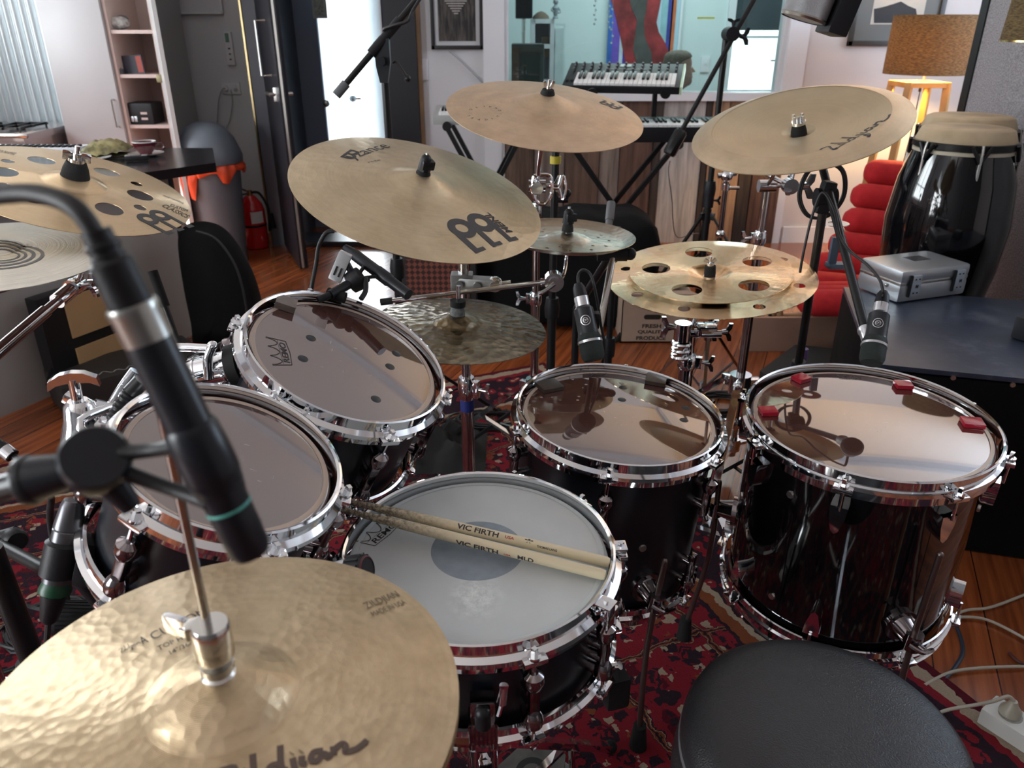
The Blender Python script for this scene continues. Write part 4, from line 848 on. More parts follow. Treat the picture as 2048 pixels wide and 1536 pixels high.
# splash on the boom rod
splash, frP, zP, _ = cymbal('splash_cymbal', 'small pale splash cymbal with tiny holes and a black square nut', (.1234, 1.6985, .8312), (.0431, -.0042, .9991), .1524, 'china', rb=.055, hb=.012, hw=.006, mt=cy_splash, holes=[(.095*math.cos(a), .095*math.sin(a), .0042) for a in [R(k*30) for k in range(12)]]+[(.075*math.cos(a), .075*math.sin(a), .0042) for a in [R(15+k*60) for k in range(6)]])
wing_nut(splash, .006, .0125, .018, felt_m, 'block')
# dark splash
dark, frD, zD, _ = cymbal('splash_cymbal', 'dark hammered bronze cymbal below the ride with a grey felt', (-.1098, 1.4426, .7044), (.06, -.0129, .9966), .178, rb=.050, hb=.016, hw=.014, mt=cy_dark)
wing_nut(dark, .028, .0145, .018, greyfelt, 'none'); m = MB(); m.cyl((0, 0, .046), (0, 0, .058), .0155, n=24); m.build('rubber_cup', rubber, dark); m = MB(); m.cyl((0, 0, .05), (0, 0, .088), .0042, n=12); m.build('threaded_rod', chrome, dark)
# stack: lower crash with outer holes, upper trash china with big holes, nut below
stk, frK, zK, _ = cymbal('crash_cymbal', 'lower polished cymbal of the stack, mirror bronze with small holes round its edge', (.4432, 1.6653, .7448), (-.0707, -.0829, .994), .2286, rb=.05, hb=-.022, hw=.004, mt=cy_brill, holes=[(.192*math.cos(R(a)), .192*math.sin(R(a)), .0125) for a in (-118, -72, -28, 20, 65, 112, 158, 205)]+[(.120*math.cos(R(a)), .120*math.sin(R(a)), .037) for a in (18, 90, 162, 234, 306)])
frT = frK @ M.Translation((0, 0, .007)); cT = frT.translation; nT = frT.to_3x3() @ V((0, 0, 1))
trs, frT, zT, _ = cymbal('trash_cymbal', 'upper cymbal of the stack with five large round holes', cT, nT, .178, 'trash', rb=.048, hb=.014, hw=.010, mt=cy_brill2, holes=[(.120*math.cos(R(a)), .120*math.sin(R(a)), .032) for a in (18, 90, 162, 234, 306)])
m = MB(); m.lathe([(0, -.012), (.012, -.012), (.013, .0), (.012, .016), (0, .016)], n=20); m.build('felt_washer', felt_m, trs); m = MB(); m.cyl((0, 0, .015), (0, 0, .038), .0035, n=10); m.cyl((0, 0, .016), (0, 0, .024), .008, n=12)
for s_ in (-1, 1): m.bar((0, 0, .021), (s_*.013, .004, .030), .004, .008)
m.build('wing_nut', chrome, trs)
# left china-like with holes
hl = []
for px, py, r in ((157, 338+0, .030), (62, 322, .0145), (34, 362, .030), (231, 357, .0135), (280, 390, .030), (270, 419, .0135), (212, 421, .026)):
    hl.append((px, py, r))
frX = frame((-.9221, 1.6426, .9415), (.3295, -.0497, .9429)); zX = zprof('std', .2286, .06, .014, .016)
H_ = []
for px, py, r in hl:
    q = surf(frX, zX, px, py); H_.append((q.x, q.y, r))
q = surf(frX, zX, 280, 390); rr = math.hypot(q.x, q.y); a0 = math.atan2(q.y, q.x)
H_ = []
for k in range(6): H_.append((.125*math.cos(a0+k*PI/3), .125*math.sin(a0+k*PI/3), .0265))
for k in range(6): H_.append((.140*math.cos(a0+PI/6+k*PI/3), .140*math.sin(a0+PI/6+k*PI/3), .0125))
holy, frX, zX, _ = cymbal('effects_cymbal', 'pale bronze cymbal full of round holes at the far left', (-.9221, 1.6426, .9415), (.3295, -.0497, .9429), .2286, rb=.06, hb=.014, hw=.016, mt=cy_wood, holes=H_)
m = MB(); m.lathe([(0, .026), (.028, .026), (.024, .045), (.019, .058), (0, .058)], n=28); m.build('felt_washer', felt_m, holy)
m = MB(); m.cyl((0, 0, .058), (0, 0, .066), .016, n=20); m.cyl((0, 0, .06), (0, 0, .092), .005, n=12); m.cyl((0, 0, .066), (0, 0, .076), .008, n=12)
for a in (0.4, .4+PI): m.box((math.cos(a)*.017, math.sin(a)*.017, .070), (.018, .006, .020), M.Rotation(a, 3, 'Z'), bev=.002)
m.build('wing_nut', chrome, holy)
eyes_logo(holy, frX, zX, (283, 442), (332, 427))
ctext(holy, frX, zX, 'CLASSICS', (322, 412), (372, 436), hh=.020); ctext(holy, frX, zX, 'CUSTOM', (340, 412), (374, 424), hh=.016); ctext(holy, frX, zX, 'HAND HAMMERED', (326, 392), (366, 408), hh=.010); ctext(holy, frX, zX, 'EXTRA THIN HAMMERED', (-6, 304), (28, 310), hh=.020)
# grey cymbal in front of it
def gfit(): pass
grey, frG, zG, _ = cymbal('effects_cymbal', 'grey lathed cymbal with ring markings at the left edge, below the holed one', P(-12, 508, 1.42), (.06, -.05, .99), .205, rb=.05, hb=.012, hw=.012, mt=cy_grey)
vs, fs = join2d([ring2d(0, 0, .020, .024), ring2d(0, 0, .030, .035), ring2d(0, 0, .042, .048), ring2d(0, 0, .056, .062)]); q = surf(frG, zG, 8, 506); decal(grey, frG, zG, 'printed_rings', vs, fs, V((q.x, q.y, 0)), V((1, 0, 0)), mat('grey_ring_ink', (.12, .12, .12), .5), L=.02)
# hi-hat
hat, frT2, zT2, _ = cymbal('hi_hat_cymbal', 'large top hi-hat cymbal in the foreground with a clutch and worn lettering', (-.2183, .4272, .7853), (.02, .0047, .9995), .1778, rb=.055, hb=.020, hw=.010, mt=cy_hat)
ctext(hat, frT2, zT2, 'CUSTOM', (307, 1281), (418, 1228), hh=.011); ctext(hat, frT2, zT2, 'A', (286, 1290), (298, 1284), hh=.011); ctext(hat, frT2, zT2, 'TOP HI-HAT', (318, 1302), (410, 1261), hh=.006); ctext(hat, frT2, zT2, '14"/36cm', (342, 1310), (398, 1284), hh=.0055)
script(hat, frT2, zT2, (242, 1306), (286, 1284), ZIL, .03, hgt=1.5)
script(hat, frT2, zT2, (430, 1590), (738, 1490), ZIL, .045, hgt=.8, mt=mat('brown_ink', (.10, .065, .05), .5))
for k in range(2): ctext(hat, frT2, zT2, ('ZILDJIAN', 'MADE IN USA')[k], (738+k*10, 1222+k*12), (804+k*10, 1196+k*12), hh=.012-.005*k, mt=mat('faint_ink', (.16, .12, .07), .5))
botc, _, _, _ = cymbal('hi_hat_cymbal', 'bottom hi-hat cymbal facing up under the larger top one', (-.2183, .4272, .768), (0.02, -.0047, -.9995), .1778, rb=.050, hb=.012, hw=.010, mt=cy_hat, seg=64)
# clutch
t = thing('hi_hat_clutch', 'chrome hi-hat clutch with a wing bolt gripping the pull rod', 'clutch', frame=frT2)
m = MB(); m.cyl((0, 0, .020), (0, 0, .027), .0135, n=24); m.build('felt_washer', felt_m, t)
m = MB(); m.lathe([(0, .027), (.012, .027), (.0125, .030), (.0105, .032), (.0105, .034), (.012, .035), (.012, .040), (.0075, .041), (.0075, .046), (0, .046)], n=28); m.build('lock_nut', steel, t)
m = MB(); m.lathe([(0, .046), (.0125, .046), (.0140, .049), (.0140, .074), (.0125, .077), (0, .077)], n=32); m.box((-.010, .006, .068), (.022, .013, .012), M.Rotation(R(25), 3, 'Z'), bev=.003); m.build('clutch_body', mat('satin_chrome', (.70, .69, .66), .18, 1.0), t)
m = MB(); d = V((-.93, .30, 0)); m.cyl(d*.012+V((0, 0, .066)), d*.026+V((0, 0, .066)), .004, n=12); m.box(d*.031+V((0, 0, .0665)), (.020, .006, .017), rotto(d).to_quaternion().to_matrix() if False else M.Rotation(math.atan2(d.y, d.x), 3, 'Z'), bev=.0025); m.build('wing_bolt', chrome, t)
# ---------------------------------------------------------------- stand helpers (world coordinates)
def ground(x, y, z=0.0):
    # the rug covers part of the floor
    d = M.Rotation(-RA, 3, 'Z') @ (V((x, y, 0))-RC); return RUGZ+.0005 if abs(d.x) < RHX and abs(d.y) < RHY else .0005
def tripod(t, x, y, zhub, spread, legmat, a0=0.3, r=.010, foot=.013, zlow=None, flat=False):
    zlow = zlow if zlow is not None else zhub-.22
    m = MB(); m.cyl((x, y, zhub-.03), (x, y, zhub+.03), r*2.0, n=16)
    for k in range(3):
        a = a0+k*2*PI/3; m.box((x+math.cos(a)*r*2.6, y+math.sin(a)*r*2.6, zhub), (r*2.4, r*1.6, .03), M.Rotation(a, 3, 'Z'), bev=.002)
    m.build('leg_hub', legmat, t); m = MB(); m.cyl((x, y, zlow-.02), (x, y, zlow+.02), r*1.7, n=16); m.build('brace_collar', legmat, t)
    for k in range(3):
        a = a0+k*2*PI/3; d = V((math.cos(a), math.sin(a), 0)); f = V((x, y, 0))+d*spread; f.z = ground(f.x, f.y)+foot
        top = V((x, y, zhub))+d*r*3.2; m = MB(); m.bar(top, f, r*1.4, r*1.1)
        k0 = top+(f-top)*.55; m.bar(V((x, y, zlow))+d*r*1.4, k0, r*1.1, r*.6); lg = m.build('leg', legmat, t)
        m = MB(); m.sph(f, foot, 12); m.build('rubber_foot', rubber, lg)
def wingb(m, q, d, up=(0, 0, 1), s=1.0):
    q = V(q); d = V(d).normalized(); u = V(up); m.cyl(q, q+d*.020*s, .0045*s, n=10)
    m.prism([(-.004, -.004), (.004, -.004), (.006, .004), (.019, .010), (.019, .017), (.008, .016), (0, .010), (-.008, .016), (-.019, .017), (-.019, .010), (-.006, .004)],
            M((u, d, u.cross(d))).transposed().to_4x4() if False else fr3(q+d*.012*s, u, d, s), -.003, .003)
def fr3(o, x, y, s=1.0):
    x = V(x).normalized(); y = (V(y)-x*V(y).dot(x)).normalized(); z = x.cross(y); m = M((x*s, y*s, z*s)).transposed().to_4x4(); m.translation = o; return m
def collar(t, q, r, h=.03, mt=None, wing=(1, 0, 0), nm='height_collar'):
    q = V(q); m = MB(); m.lathe([(0, -h/2), (r*1.2, -h/2), (r*1.35, -h*.3), (r*1.35, h*.3), (r*1.15, h/2), (0, h/2)], q, n=20); w_ = V(wing).normalized(); m.box(q+w_*r*1.5, (r*1.2, r*1.0, h*.8), M.Rotation(math.atan2(w_.y, w_.x), 3, 'Z'), bev=.002)
    g = m.build(nm, mt or chrome, t); m = MB(); wingb(m, q+w_*r*2.0, w_); m.build('wing_bolt', mt or chrome, g); return g
def bolt_down(fr, z): return fr @ V((0, 0, z))
poleM = mat('chrome_pole', (.55, .52, .52), .10, 1.0)
# --- ride stand: straight pole behind the rack toms, tilter to the ride, clamp and boom rod for the small splash
xp, yp = PY(935, 830, 1.66).x, 1.66
t = thing('cymbal_stand', 'chrome cymbal stand with blue tape on its lower pole, holding the ride', 'cymbal stand', (xp, yp, ground(xp, yp)))
zc_ = PY(936, 775, yp).z
m = MB(); m.cyl((xp, yp, .08), (xp, yp, zc_), .0155, n=20); m.build('lower_pole', poleM, t)
m = MB(); m.cyl((xp, yp, zc_-.06), (xp, yp, zc_-.030), .0165, n=20); m.build('blue_tape', mat('blue_tape', (.01, .02, .14), .5), t, label='blue tape ring')
collar(t, (xp, yp, zc_), .0155, .055, chrome, (.9, -.4, 0))
zt = PY(930, 545, yp).z
m = MB(); m.cyl((xp, yp, zc_), (xp, yp, zt), .011, n=16); m.build('upper_pole', poleM, t)
rb_ = bolt_down(frRd, -.012); q1 = V((xp, yp, zt+.03))
m = MB(); m.cyl((xp, yp, zt-.01), q1+V((0, 0, .01)), .012, n=16); m.sph(q1+V((0, 0, .012)), .017, 14); m.cyl(q1+V((-.02, 0, .012)), q1+V((.02, 0, .012)), .014, n=14); m.tube([q1+V((0, 0, .012)), rb_-frRd.to_3x3() @ V((0, 0, .05)), bolt_down(frRd, .04)], .006, n=10, smooth=4)
m.build('tilter', chrome, t); m = MB(); m.cyl(bolt_down(frRd, -.004), bolt_down(frRd, .018), .016, n=18); m.build('felt_washer', felt_m, t)
tripod(t, xp, yp, .20, .40, chrome, a0=R(12), r=.010, zlow=.07)
t2 = thing('multi_clamp', 'grey cast multi clamp fixed on the ride stand above the dark cymbal', 'clamp', PY(950, 560, yp-.01))
c0 = PY(912, 563, yp); c1 = PY(990, 566, yp-.02); c0.z = c1.z = PY(935, 563, yp).z
m = MB(); m.bar(c0, c1, .034, .026, bev=.004); m.box((xp-.004, yp, c0.z), (.05, .038, .040), bev=.005)
for k in (.1, .55): q = c0+(c1-c0)*k; m.cyl(q+V((0, -.014, 0)), q+V((0, -.026, 0)), .0085, n=12)
m.build('clamp_body', mat('cast_grey_metal', (.32, .32, .31), .38, .9), t2)
m = MB(); m.sph(c1, .018, 14); m.cyl(c1+V((.0, 0, 0)), c1+V((.035, 0, .004)), .005, n=10); m.cyl(c1+V((0, -.02, 0)), c1+V((0, .02, 0)), .012, n=14); m.build('swivel', chrome, t2)
t3 = thing('boom_rod', 'thin chrome boom rod with a black rubber tip holding the small splash', 'boom rod', PY(1113, 562, yp-.045))
e0 = PY(772, 603, yp-.05); e1 = PY(1108, 562, yp-.045); ed = (e1-e0).normalized()
m = MB(); m.cyl(e0, e1, .0052, n=14); m.build('rod', chrome, t3); m = MB(); m.cyl(e0-ed*.012, e0+ed*.014, .0078, n=14); m.build('rubber_tip', rubber, t3)
m = MB(); m.cyl(e1+V((0, -.014, 0)), e1+V((0, .014, 0)), .021, n=28); m.cyl(e1+V((0, -.020, 0)), e1+V((0, -.013, 0)), .013, n=20); m.cyl(e1-ed*.03, e1, .009, n=12); m.tube([e1+V((0, -.022, 0)), e1+V((-.02, -.026, -.014)), e1+V((-.034, -.026, -.020))], .0045, n=8); m.build('ratchet_tilter', chrome, t3)
sp0 = bolt_down(frP, -.012); m = MB(); m.tube([e1, e1+V((.018, 0, .008)), V((sp0.x, sp0.y, e1.z+.02)), sp0, bolt_down(frP, .02)], .0042, n=10, smooth=3); m.cyl(bolt_down(frP, -.022), bolt_down(frP, -.004), .012, n=16); m.build('cymbal_arm', chrome, t3)
# arm carrying the dark cymbal
t4 = thing('cymbal_holder', 'short chrome arm carrying the dark cymbal in front of the ride stand', 'cymbal arm', bolt_down(frD, -.05))
b0 = bolt_down(frD, -.002); m = MB(); m.tube([bolt_down(frD, .03), b0, b0+V((0, 0, -.05)), V((b0.x, b0.y+.04, b0.z-.09)), V((xp, yp-.005, b0.z-.10))], .0055, n=10, smooth=4); m.box((xp, yp, b0.z-.10), (.034, .04, .034), bev=.004); m.cyl(b0+V((0, 0, -.014)), b0+V((0, 0, .012)), .014, n=16); m.build('arm', chrome, t4)
# --- crash stand
def straight_stand(label, fr_, px, py, y, r0=.0125, ztop=None, zcol=(.45,), hub=.30, a0=.2, spread=.34, tilt_y=.0, m1=poleM, colwing=(1, 0, 0), bell=.03, tv=None):
    q = PY(px, py, y); b = bolt_down(fr_, -.012); zt = ztop or b.z-.09
    t = thing('cymbal_stand', label, 'cymbal stand', (q.x, y, ground(q.x, y))); zs = [.06]+list(zcol)+[zt]; r = r0
    for i in range(len(zs)-1):
        m = MB(); m.cyl((q.x, y, zs[i]), (q.x, y, zs[i+1]), r, n=18); m.build(('lower_pole', 'middle_pole', 'upper_pole')[min(i, 2)], m1, t)
        if i < len(zs)-2: collar(t, (q.x, y, zs[i+1]), r, .035, chrome, colwing)
        r -= .0028
    tp = V((q.x, y, zt)); m = MB(); m.sph(tp, .015, 14); m.cyl(tp+V((-.022, 0, 0)), tp+V((.022, 0, 0)), .0165, n=20); m.tube([tp, (tp+b)/2+V((0, 0, -.004)), b, bolt_down(fr_, bell)], .0055, n=10, smooth=4); m.cyl(b, b+(fr_.to_3x3() @ V((0, 0, .012))), .014, n=16); g = m.build('tilter', chrome, t)
    m = MB(); wingb(m, tp+V((.024, 0, 0)), (1, 0, .1), s=1.35); m.build('wing_bolt', chrome, g)
    tripod(t, q.x, y, hub, spread, chrome, a0=a0, r=r0, zlow=max(.07, hub-.2)); return t
straight_stand('chrome cymbal stand in the middle of the room side, holding the centre back crash', frC, 1071, 600, 2.02, zcol=(PY(1060, 597, 2.02).z, PY(1073, 420, 2.02).z), a0=.4, colwing=(-1, 0, 0), ztop=PY(1078, 378, 1.98).z)
# second chrome clamp with a loop beside it
m = MB(); q = PY(1083, 376, 2.0); m.tube([q+V((-.02, 0, .03)), q+V((.02, 0, .03)), q+V((.026, 0, -.01)), q+V((.01, 0, -.04)), q+V((-.012, 0, -.035)), q+V((-.024, 0, 0)), q+V((-.02, 0, .03))], .005, n=8); m.tube([q+V((.026, 0, 0)), q+V((.045, 0, 0)), q+V((.055, 0, .03)), q+V((.062, 0, 0)), q+V((.055, 0, -.03)), q+V((.045, 0, 0))], .0035, n=8); m.cyl(q+V((-.012, -.012, 0)), q+V((-.012, .015, 0)), .016, n=16)
solo(m, 'pole_clamp', chrome, 'chrome looped clamp on the crash stand beside the black microphone stand', 'clamp')
# --- china stand (right)
t = straight_stand('tall chrome cymbal stand between the floor toms, holding the upturned china', frH, 1497, 640, 2.05, r0=.0155, zcol=(PY(1483, 845, 2.05).z, PY(1527, 475, 2.05).z), a0=2.2, colwing=(-1, -.2, 0), ztop=PY(1536, 372, 2.05).z, bell=-.012, spread=.36)
q = PY(1580, 372, 1.95); m = MB(); a_ = PY(1536, 360, 2.05); m.cyl(a_+V((-.04, 0, .03)), q, .0062, n=12); m.cyl(q+V((0, -.012, 0)), q+V((0, .014, 0)), .019, n=22); wingb(m, q+V((.012, -.004, -.002)), (1, 0, .1), up=(0, 0, 1), s=1.6); m.tube([q, q+V((.002, 0, .03)), bolt_down(frH, -.03)], .0055, n=10); m.build('boom_tilter', chrome, t)
# --- stack stand between the middle floor tom and the box
straight_stand('chrome cymbal stand carrying the cymbal stack behind the middle floor tom', frK, 1372, 740, 1.66, r0=.0165, zcol=(PY(1378, 722, 1.66).z,), a0=1.1, colwing=(1, -.3, .0), ztop=PY(1390, 662, 1.66).z, bell=.03, spread=.30)
q = PY(1372, 662, 1.64); m = MB(); m.cyl(q+V((-.008, 0, -.022)), q+V((-.008, 0, .020)), .019, n=20); wingb(m, q+V((-.02, 0, .006)), (-1, 0, .25), s=1.3); m.box(q+V((.045, 0, .005)), (.045, .03, .026), bev=.005); m.cyl(q+V((.03, -.02, .0)), q+V((.075, -.02, .0)), .008, n=12); wingb(m, q+V((.07, -.01, .0)), (1, 0, .1), s=1.1)
for k in range(3): m.lathe([(.0, -.004), (.021, -.004), (.023, 0), (.021, .004), (0, .004)], q+V((-.008, 0, -.03-.016*k)), n=20)
solo(m, 'ratchet_clamp', chrome, 'chrome ratchet clamp directly under the stack of polished cymbals', 'clamp')
# --- left stand for the holed cymbal
t = thing('cymbal_stand', 'chrome boom stand rising from the left edge to the holed cymbal', 'cymbal stand', (-1.25, 1.28, ground(-1.25, 1.28)))
a_ = PY(150, 572, 1.52); b_ = PY(0, 700, 1.30); e_ = a_+(b_-a_)*2.0
m = MB(); m.cyl(a_+(b_-a_)*.42, e_, .0125, n=18); m.build('boom_tube', poleM, t); m = MB(); m.cyl(a_, a_+(b_-a_)*.5, .0095, n=16); m.build('inner_boom', poleM, t)
d_ = (b_-a_).normalized(); m = MB(); m.cyl(a_+d_*.015, a_+d_*.06, .0155, n=18); m.sph(a_, .018, 14); m.cyl(a_+V((0, -.018, 0)), a_+V((0, .018, 0)), .017, n=20); bb_ = bolt_down(frX, -.01); m.tube([a_, a_+V((.01, .02, .03)), bb_-(frX.to_3x3() @ V((0, 0, .05))), bb_, bolt_down(frX, .03)], .0058, n=10, smooth=4); m.cyl(bb_, bolt_down(frX, .014), .016, n=18); g = m.build('tilter', chrome, t)
m = MB(); wingb(m, a_+V((.02, -.01, .004)), (1, -.3, .3), s=1.3); m.build('wing_bolt', chrome, g)
m = MB(); m.cyl((e_.x, e_.y, .06), e_, .0135, n=18); m.sph(e_, .022, 14); m.build('lower_pole', poleM, t); tripod(t, e_.x, e_.y, .30, .30, chrome, a0=.7, r=.0125, zlow=.1)
bq = bolt_down(frG, -.01); e_ = V((-1.75, 1.05, .62)); m = MB(); m.tube([bq+V((0, 0, .05)), bq, bq+V((-.01, 0, -.05)), bq+V((-.06, -.02, -.07)), e_], .0085, n=12, smooth=3); m.cyl(bq, bq+V((0, 0, .01)), .014, n=14); t = thing('cymbal_stand', 'chrome stand outside the left edge carrying the grey ringed cymbal', 'cymbal stand', (e_.x, e_.y, 0)); m.build('boom_tube', poleM, t); m = MB(); m.cyl((e_.x, e_.y, .05), e_, .012, n=16); m.build('pole', poleM, t); tripod(t, e_.x, e_.y, .30, .28, chrome, a0=.2, r=.012, zlow=.1)
# --- hi-hat stand
hx, hy = -.2183, .4272; g0 = ground(hx, hy)
t = thing('hi_hat_stand', 'hi-hat stand with a thin pull rod rising through the large front cymbal', 'hi-hat stand', (hx, hy, g0))
tp = PY(322, 815, .40); 
m = MB(); m.cyl((hx, hy, .30), (hx, hy, 1.085), .0033, n=12); m.build('pull_rod', mat('pull_rod_steel', (.45, .44, .42), .2, 1.0), t); m = MB(); m.cyl((hx, hy, .10), (hx, hy, .74), .0125, n=18); m.build('pole', poleM, t); m = MB(); m.lathe([(0, .735), (.018, .735), (.02, .75), (.016, .755), (0, .755)], (hx, hy, 0), n=20); m.build('seat_cup', rubber, t)
tripod(t, hx, hy, .34, .26, chrome, a0=R(150), r=.012, zlow=.12); m = MB(); m.box((hx+.02, hy-.02, g0+.02), (.09, .26, .014), M.Rotation(.1, 3, 'Z'), bev=.005); m.build('pedal_footboard', steel, t)
# --- snare stand (pole and basket) and the pedal under it
sx, sy = -.045, .83
t = thing('snare_stand', 'chrome snare stand whose pole shows beside the pedal under the snare', 'snare stand', (sx, sy, ground(sx, sy)))
m = MB(); m.cyl((sx, sy, .06), (sx, sy, .36), .0135, n=18); m.build('pole', poleM, t)
for k in range(3):
    a = R(100)+k*2*PI/3; d = V((math.cos(a), math.sin(a), 0)); m = MB(); m.tube([V((sx, sy, .37)), V((sx, sy, .37))+d*.12+V((0, 0, .02)), V((-.045, .8496, .440))+d*.165, V((-.045, .8496, .47))+d*.203], .006, n=8, smooth=3); ar = m.build('basket_arm', chrome, t)
    m = MB(); m.cyl(V((-.045, .8496, .435))+d*.165, V((-.045, .8496, .452))+d*.198, .009, n=10); m.build('rubber_grip', rubber, ar)
tripod(t, sx, sy, .24, .30, chrome, a0=R(40), r=.012, zlow=.08)
m = MB(); m.box(P(1228, 1372, 1.10), (.035, .04, .055), M.Rotation(.3, 3, 'Z'), bev=.008); m.build('rubber_block', rubber, t)
pf = [PZ(988, 1500, .045), PZ(1240, 1545, .03)]
t = thing('bass_drum_pedal', 'cast grey pedal footboard on the rug under the near edge of the snare', 'pedal', (pf[0].x+.08, pf[0].y-.12, RUGZ+.001))
cst = mat('cast_pedal_grey', (.13, .125, .115), .55, .4, var=.35, vscale=30)
o = PZ(1045, 1560, .05); mm = fr3(V((o.x, o.y, .05)), (.75, -.66, 0), (.66, .74, .10))
m = MB(); m.prism([(-.045, -.16), (.05, -.16), (.058, -.02), (.052, .05), (.030, .085), (-.02, .088), (-.046, .05), (-.052, -.02)], mm, -.007, .002); m.build('footboard', cst, t)
dk = mat('pedal_recess', (.012, .012, .012), .7)
vs, fs = join2d([ring2d(.005, .02, .018, .030, a0=R(-40), a1=R(220)), rect2d(-.035, -.035, .045, -.028), rect2d(-.03, -.06, .04, -.052), rect2d(-.035, -.09, .045, -.08)]); m = MB(); m.add([mm @ V((x, y, .0024)) for x, y in vs], fs); m.build('cut_out', dk, t, smooth=False)
m = MB(); m.box(mm @ V((0, -.05, -.036)), (.12, .30, .006), mm.to_3x3().normalized() if False else M.Rotation(R(-41), 3, 'Z'), bev=.002); m.build('base_plate', steel, t)
for s_ in (-1, 1): m = MB(); m.cyl(mm @ V((s_*.048, .08, -.03)), mm @ V((s_*.048, .08, .05)), .006, n=10); m.build('post', chrome, t)
# --- double tom stand: wing-topped holder at the left and the bracket of the right tom
ctr = P(168, 850, 1.00)
t = thing('tom_stand', 'chrome double tom stand with a large wing bolt at the left of the toms', 'tom stand', (ctr.x, ctr.y, ground(ctr.x, ctr.y)))
m = MB(); m.cyl((ctr.x, ctr.y, .06), (ctr.x, ctr.y, ctr.z-.05), .016, n=20); m.build('pole', poleM, t)
m = MB(); m.lathe([(0, -.05), (.030, -.05), (.036, -.03), (.030, -.012), (.022, .010), (.018, .030), (.012, .036), (0, .036)], ctr, n=28); m.build('bell_socket', chrome, t)
m = MB(); m.cyl(ctr+V((0, 0, .03)), ctr+V((.002, 0, .066)), .007, n=14)
wt = ctr+V((.001, 0, .066)); pr = [(-.030, -.012), (-.028, .000), (-.014, .008), (0, .010), (.014, .008), (.028, .000), (.030, -.012), (.020, -.006), (.008, -.004), (-.008, -.004), (-.020, -.006)]
m.prism(pr, fr3(wt, (1, .3, 0), (0, 0, 1)), -.006, .006); m.build('wing_bolt', chrome, t)
iL = frL.to_3x3(); cL = frL.translation; nLv = V(nL).normalized()
aL_ = cL+iL @ V((-.155, .03, -.09)); aR_ = frR.translation+frR.to_3x3() @ V((-.19, -.02, -.07))
m = MB(); m.tube([ctr+V((.01, 0, -.02)), ctr+V((.05, .02, .02)), aL_+V((-.02, .01, .03)), aL_], .006, n=12, smooth=4); m.cyl(aL_-V((.02, 0, 0)), aL_+V((.03, 0, -.01)), .014, n=20); m.build('left_tom_arm', chrome, t)
m = MB(); m.tube([ctr+V((.0, .02, -.03)), ctr+V((.06, .14, .02)), aR_+V((-.07, 0, .00)), aR_], .007, n=12, smooth=4); m.build('right_tom_arm', chrome, t)
bR = P(430, 742, 1.16); m = MB(); m.cyl(bR+V((-.032, .0, -.006)), bR+V((.028, 0, .008)), .026, n=28); m.cyl(bR+V((-.022, 0, -.004)), bR+V((-.019, 0, -.003)), .028, n=28); m.cyl(bR+V((.018, 0, .004)), bR+V((.021, 0, .005)), .0275, n=28); m.cyl(bR+V((-.06, 0, -.012)), bR+V((-.03, 0, -.006)), .016, .022, n=20)
g = m.build('tom_bracket', chrome, t); m = MB(); m.cyl(bR+V((.028, 0, .008)), bR+V((.045, .0, .012)), .033, n=24); m.build('rubber_gasket', rubber, g)
m = MB(); m.tube([bR+V((.0, -.026, .0)), bR+V((.003, -.024, .030)), bR+V((.012, -.022, .050))], lambda u: .0075-.001*u, n=12); m.sph(bR+V((.012, -.022, .050)), .0075, 10); m.build('drum_key_lever', chrome, g)
tripod(t, ctr.x, ctr.y, .34, .30, chrome, a0=R(100), r=.013, zlow=.12)
# extra chrome clamp between the wing bolt and the left tom
q = P(215, 830, 1.02); m = MB(); m.bar(q+V((-.05, 0, .028)), q+V((-.012, 0, .005)), .014, .014, bev=.003); m.cyl(q+V((-.014, -.008, .01)), q+V((.01, .006, -.006)), .017, n=20); m.sph(q+V((-.008, -.03, -.03)), .012, 12); m.tube([q, q+V((.02, .01, .03)), q+V((.04, .02, .055))], .008, n=12); solo(m, 'hinge_clamp', chrome, 'chrome hinged clamp between the large wing bolt and the left tom', 'clamp')
# ---------------------------------------------------------------- microphones
darkgrey = mat('dark_grey_mic', (.022, .024, .028), .32, spec=.35); micblack = mat('mic_satin_black', (.009, .011, .016), .34, spec=.35); silver = mat('xlr_silver', (.42, .42, .39), .3, 1.0); silver2 = mat('silver_ring', (.62, .63, .66), .25, .8)
def along(a, b, u, off=None): return a+(b-a)*u
# near condenser over the hi-hat
a = P(195, 470, .325); b = P(503, 1106, .385)
ax = (b-a).normalized(); L = (b-a).length
t = thing('condenser_microphone', 'black pencil microphone with a teal ring, large in the left foreground', 'microphone', b)
u0, u1 = .285, 1.0; q0 = a+ax*L*.29
Lm = L*.71
m = MB(); m.lathe([(0, 0), (.0102, 0), (.0106, .004), (.0106, Lm*.42), (.0124, Lm*.52), (.0124, Lm*.64), (.0108, Lm*.72), (.0106, Lm*.80), (.0104, Lm*.965), (.0088, Lm), (0, Lm)], q0, ax, n=40); bd = m.build('body', micblack, t)
m = MB(); m.lathe([(.0108, Lm*.752), (.0110, Lm*.755), (.0110, Lm*.762), (.0108, Lm*.765)], q0, ax, n=40); m.build('teal_ring', mat('teal_ring', (.10, .42, .36), .5), t)
m = MB()
for k in range(3): m.lathe([(.01065, Lm*(.80+.035*k)), (.0090, Lm*(.802+.035*k)), (.0090, Lm*(.812+.035*k)), (.01065, Lm*(.814+.035*k))], q0, ax, n=40)
m.build('vent_slots', rubber, t)
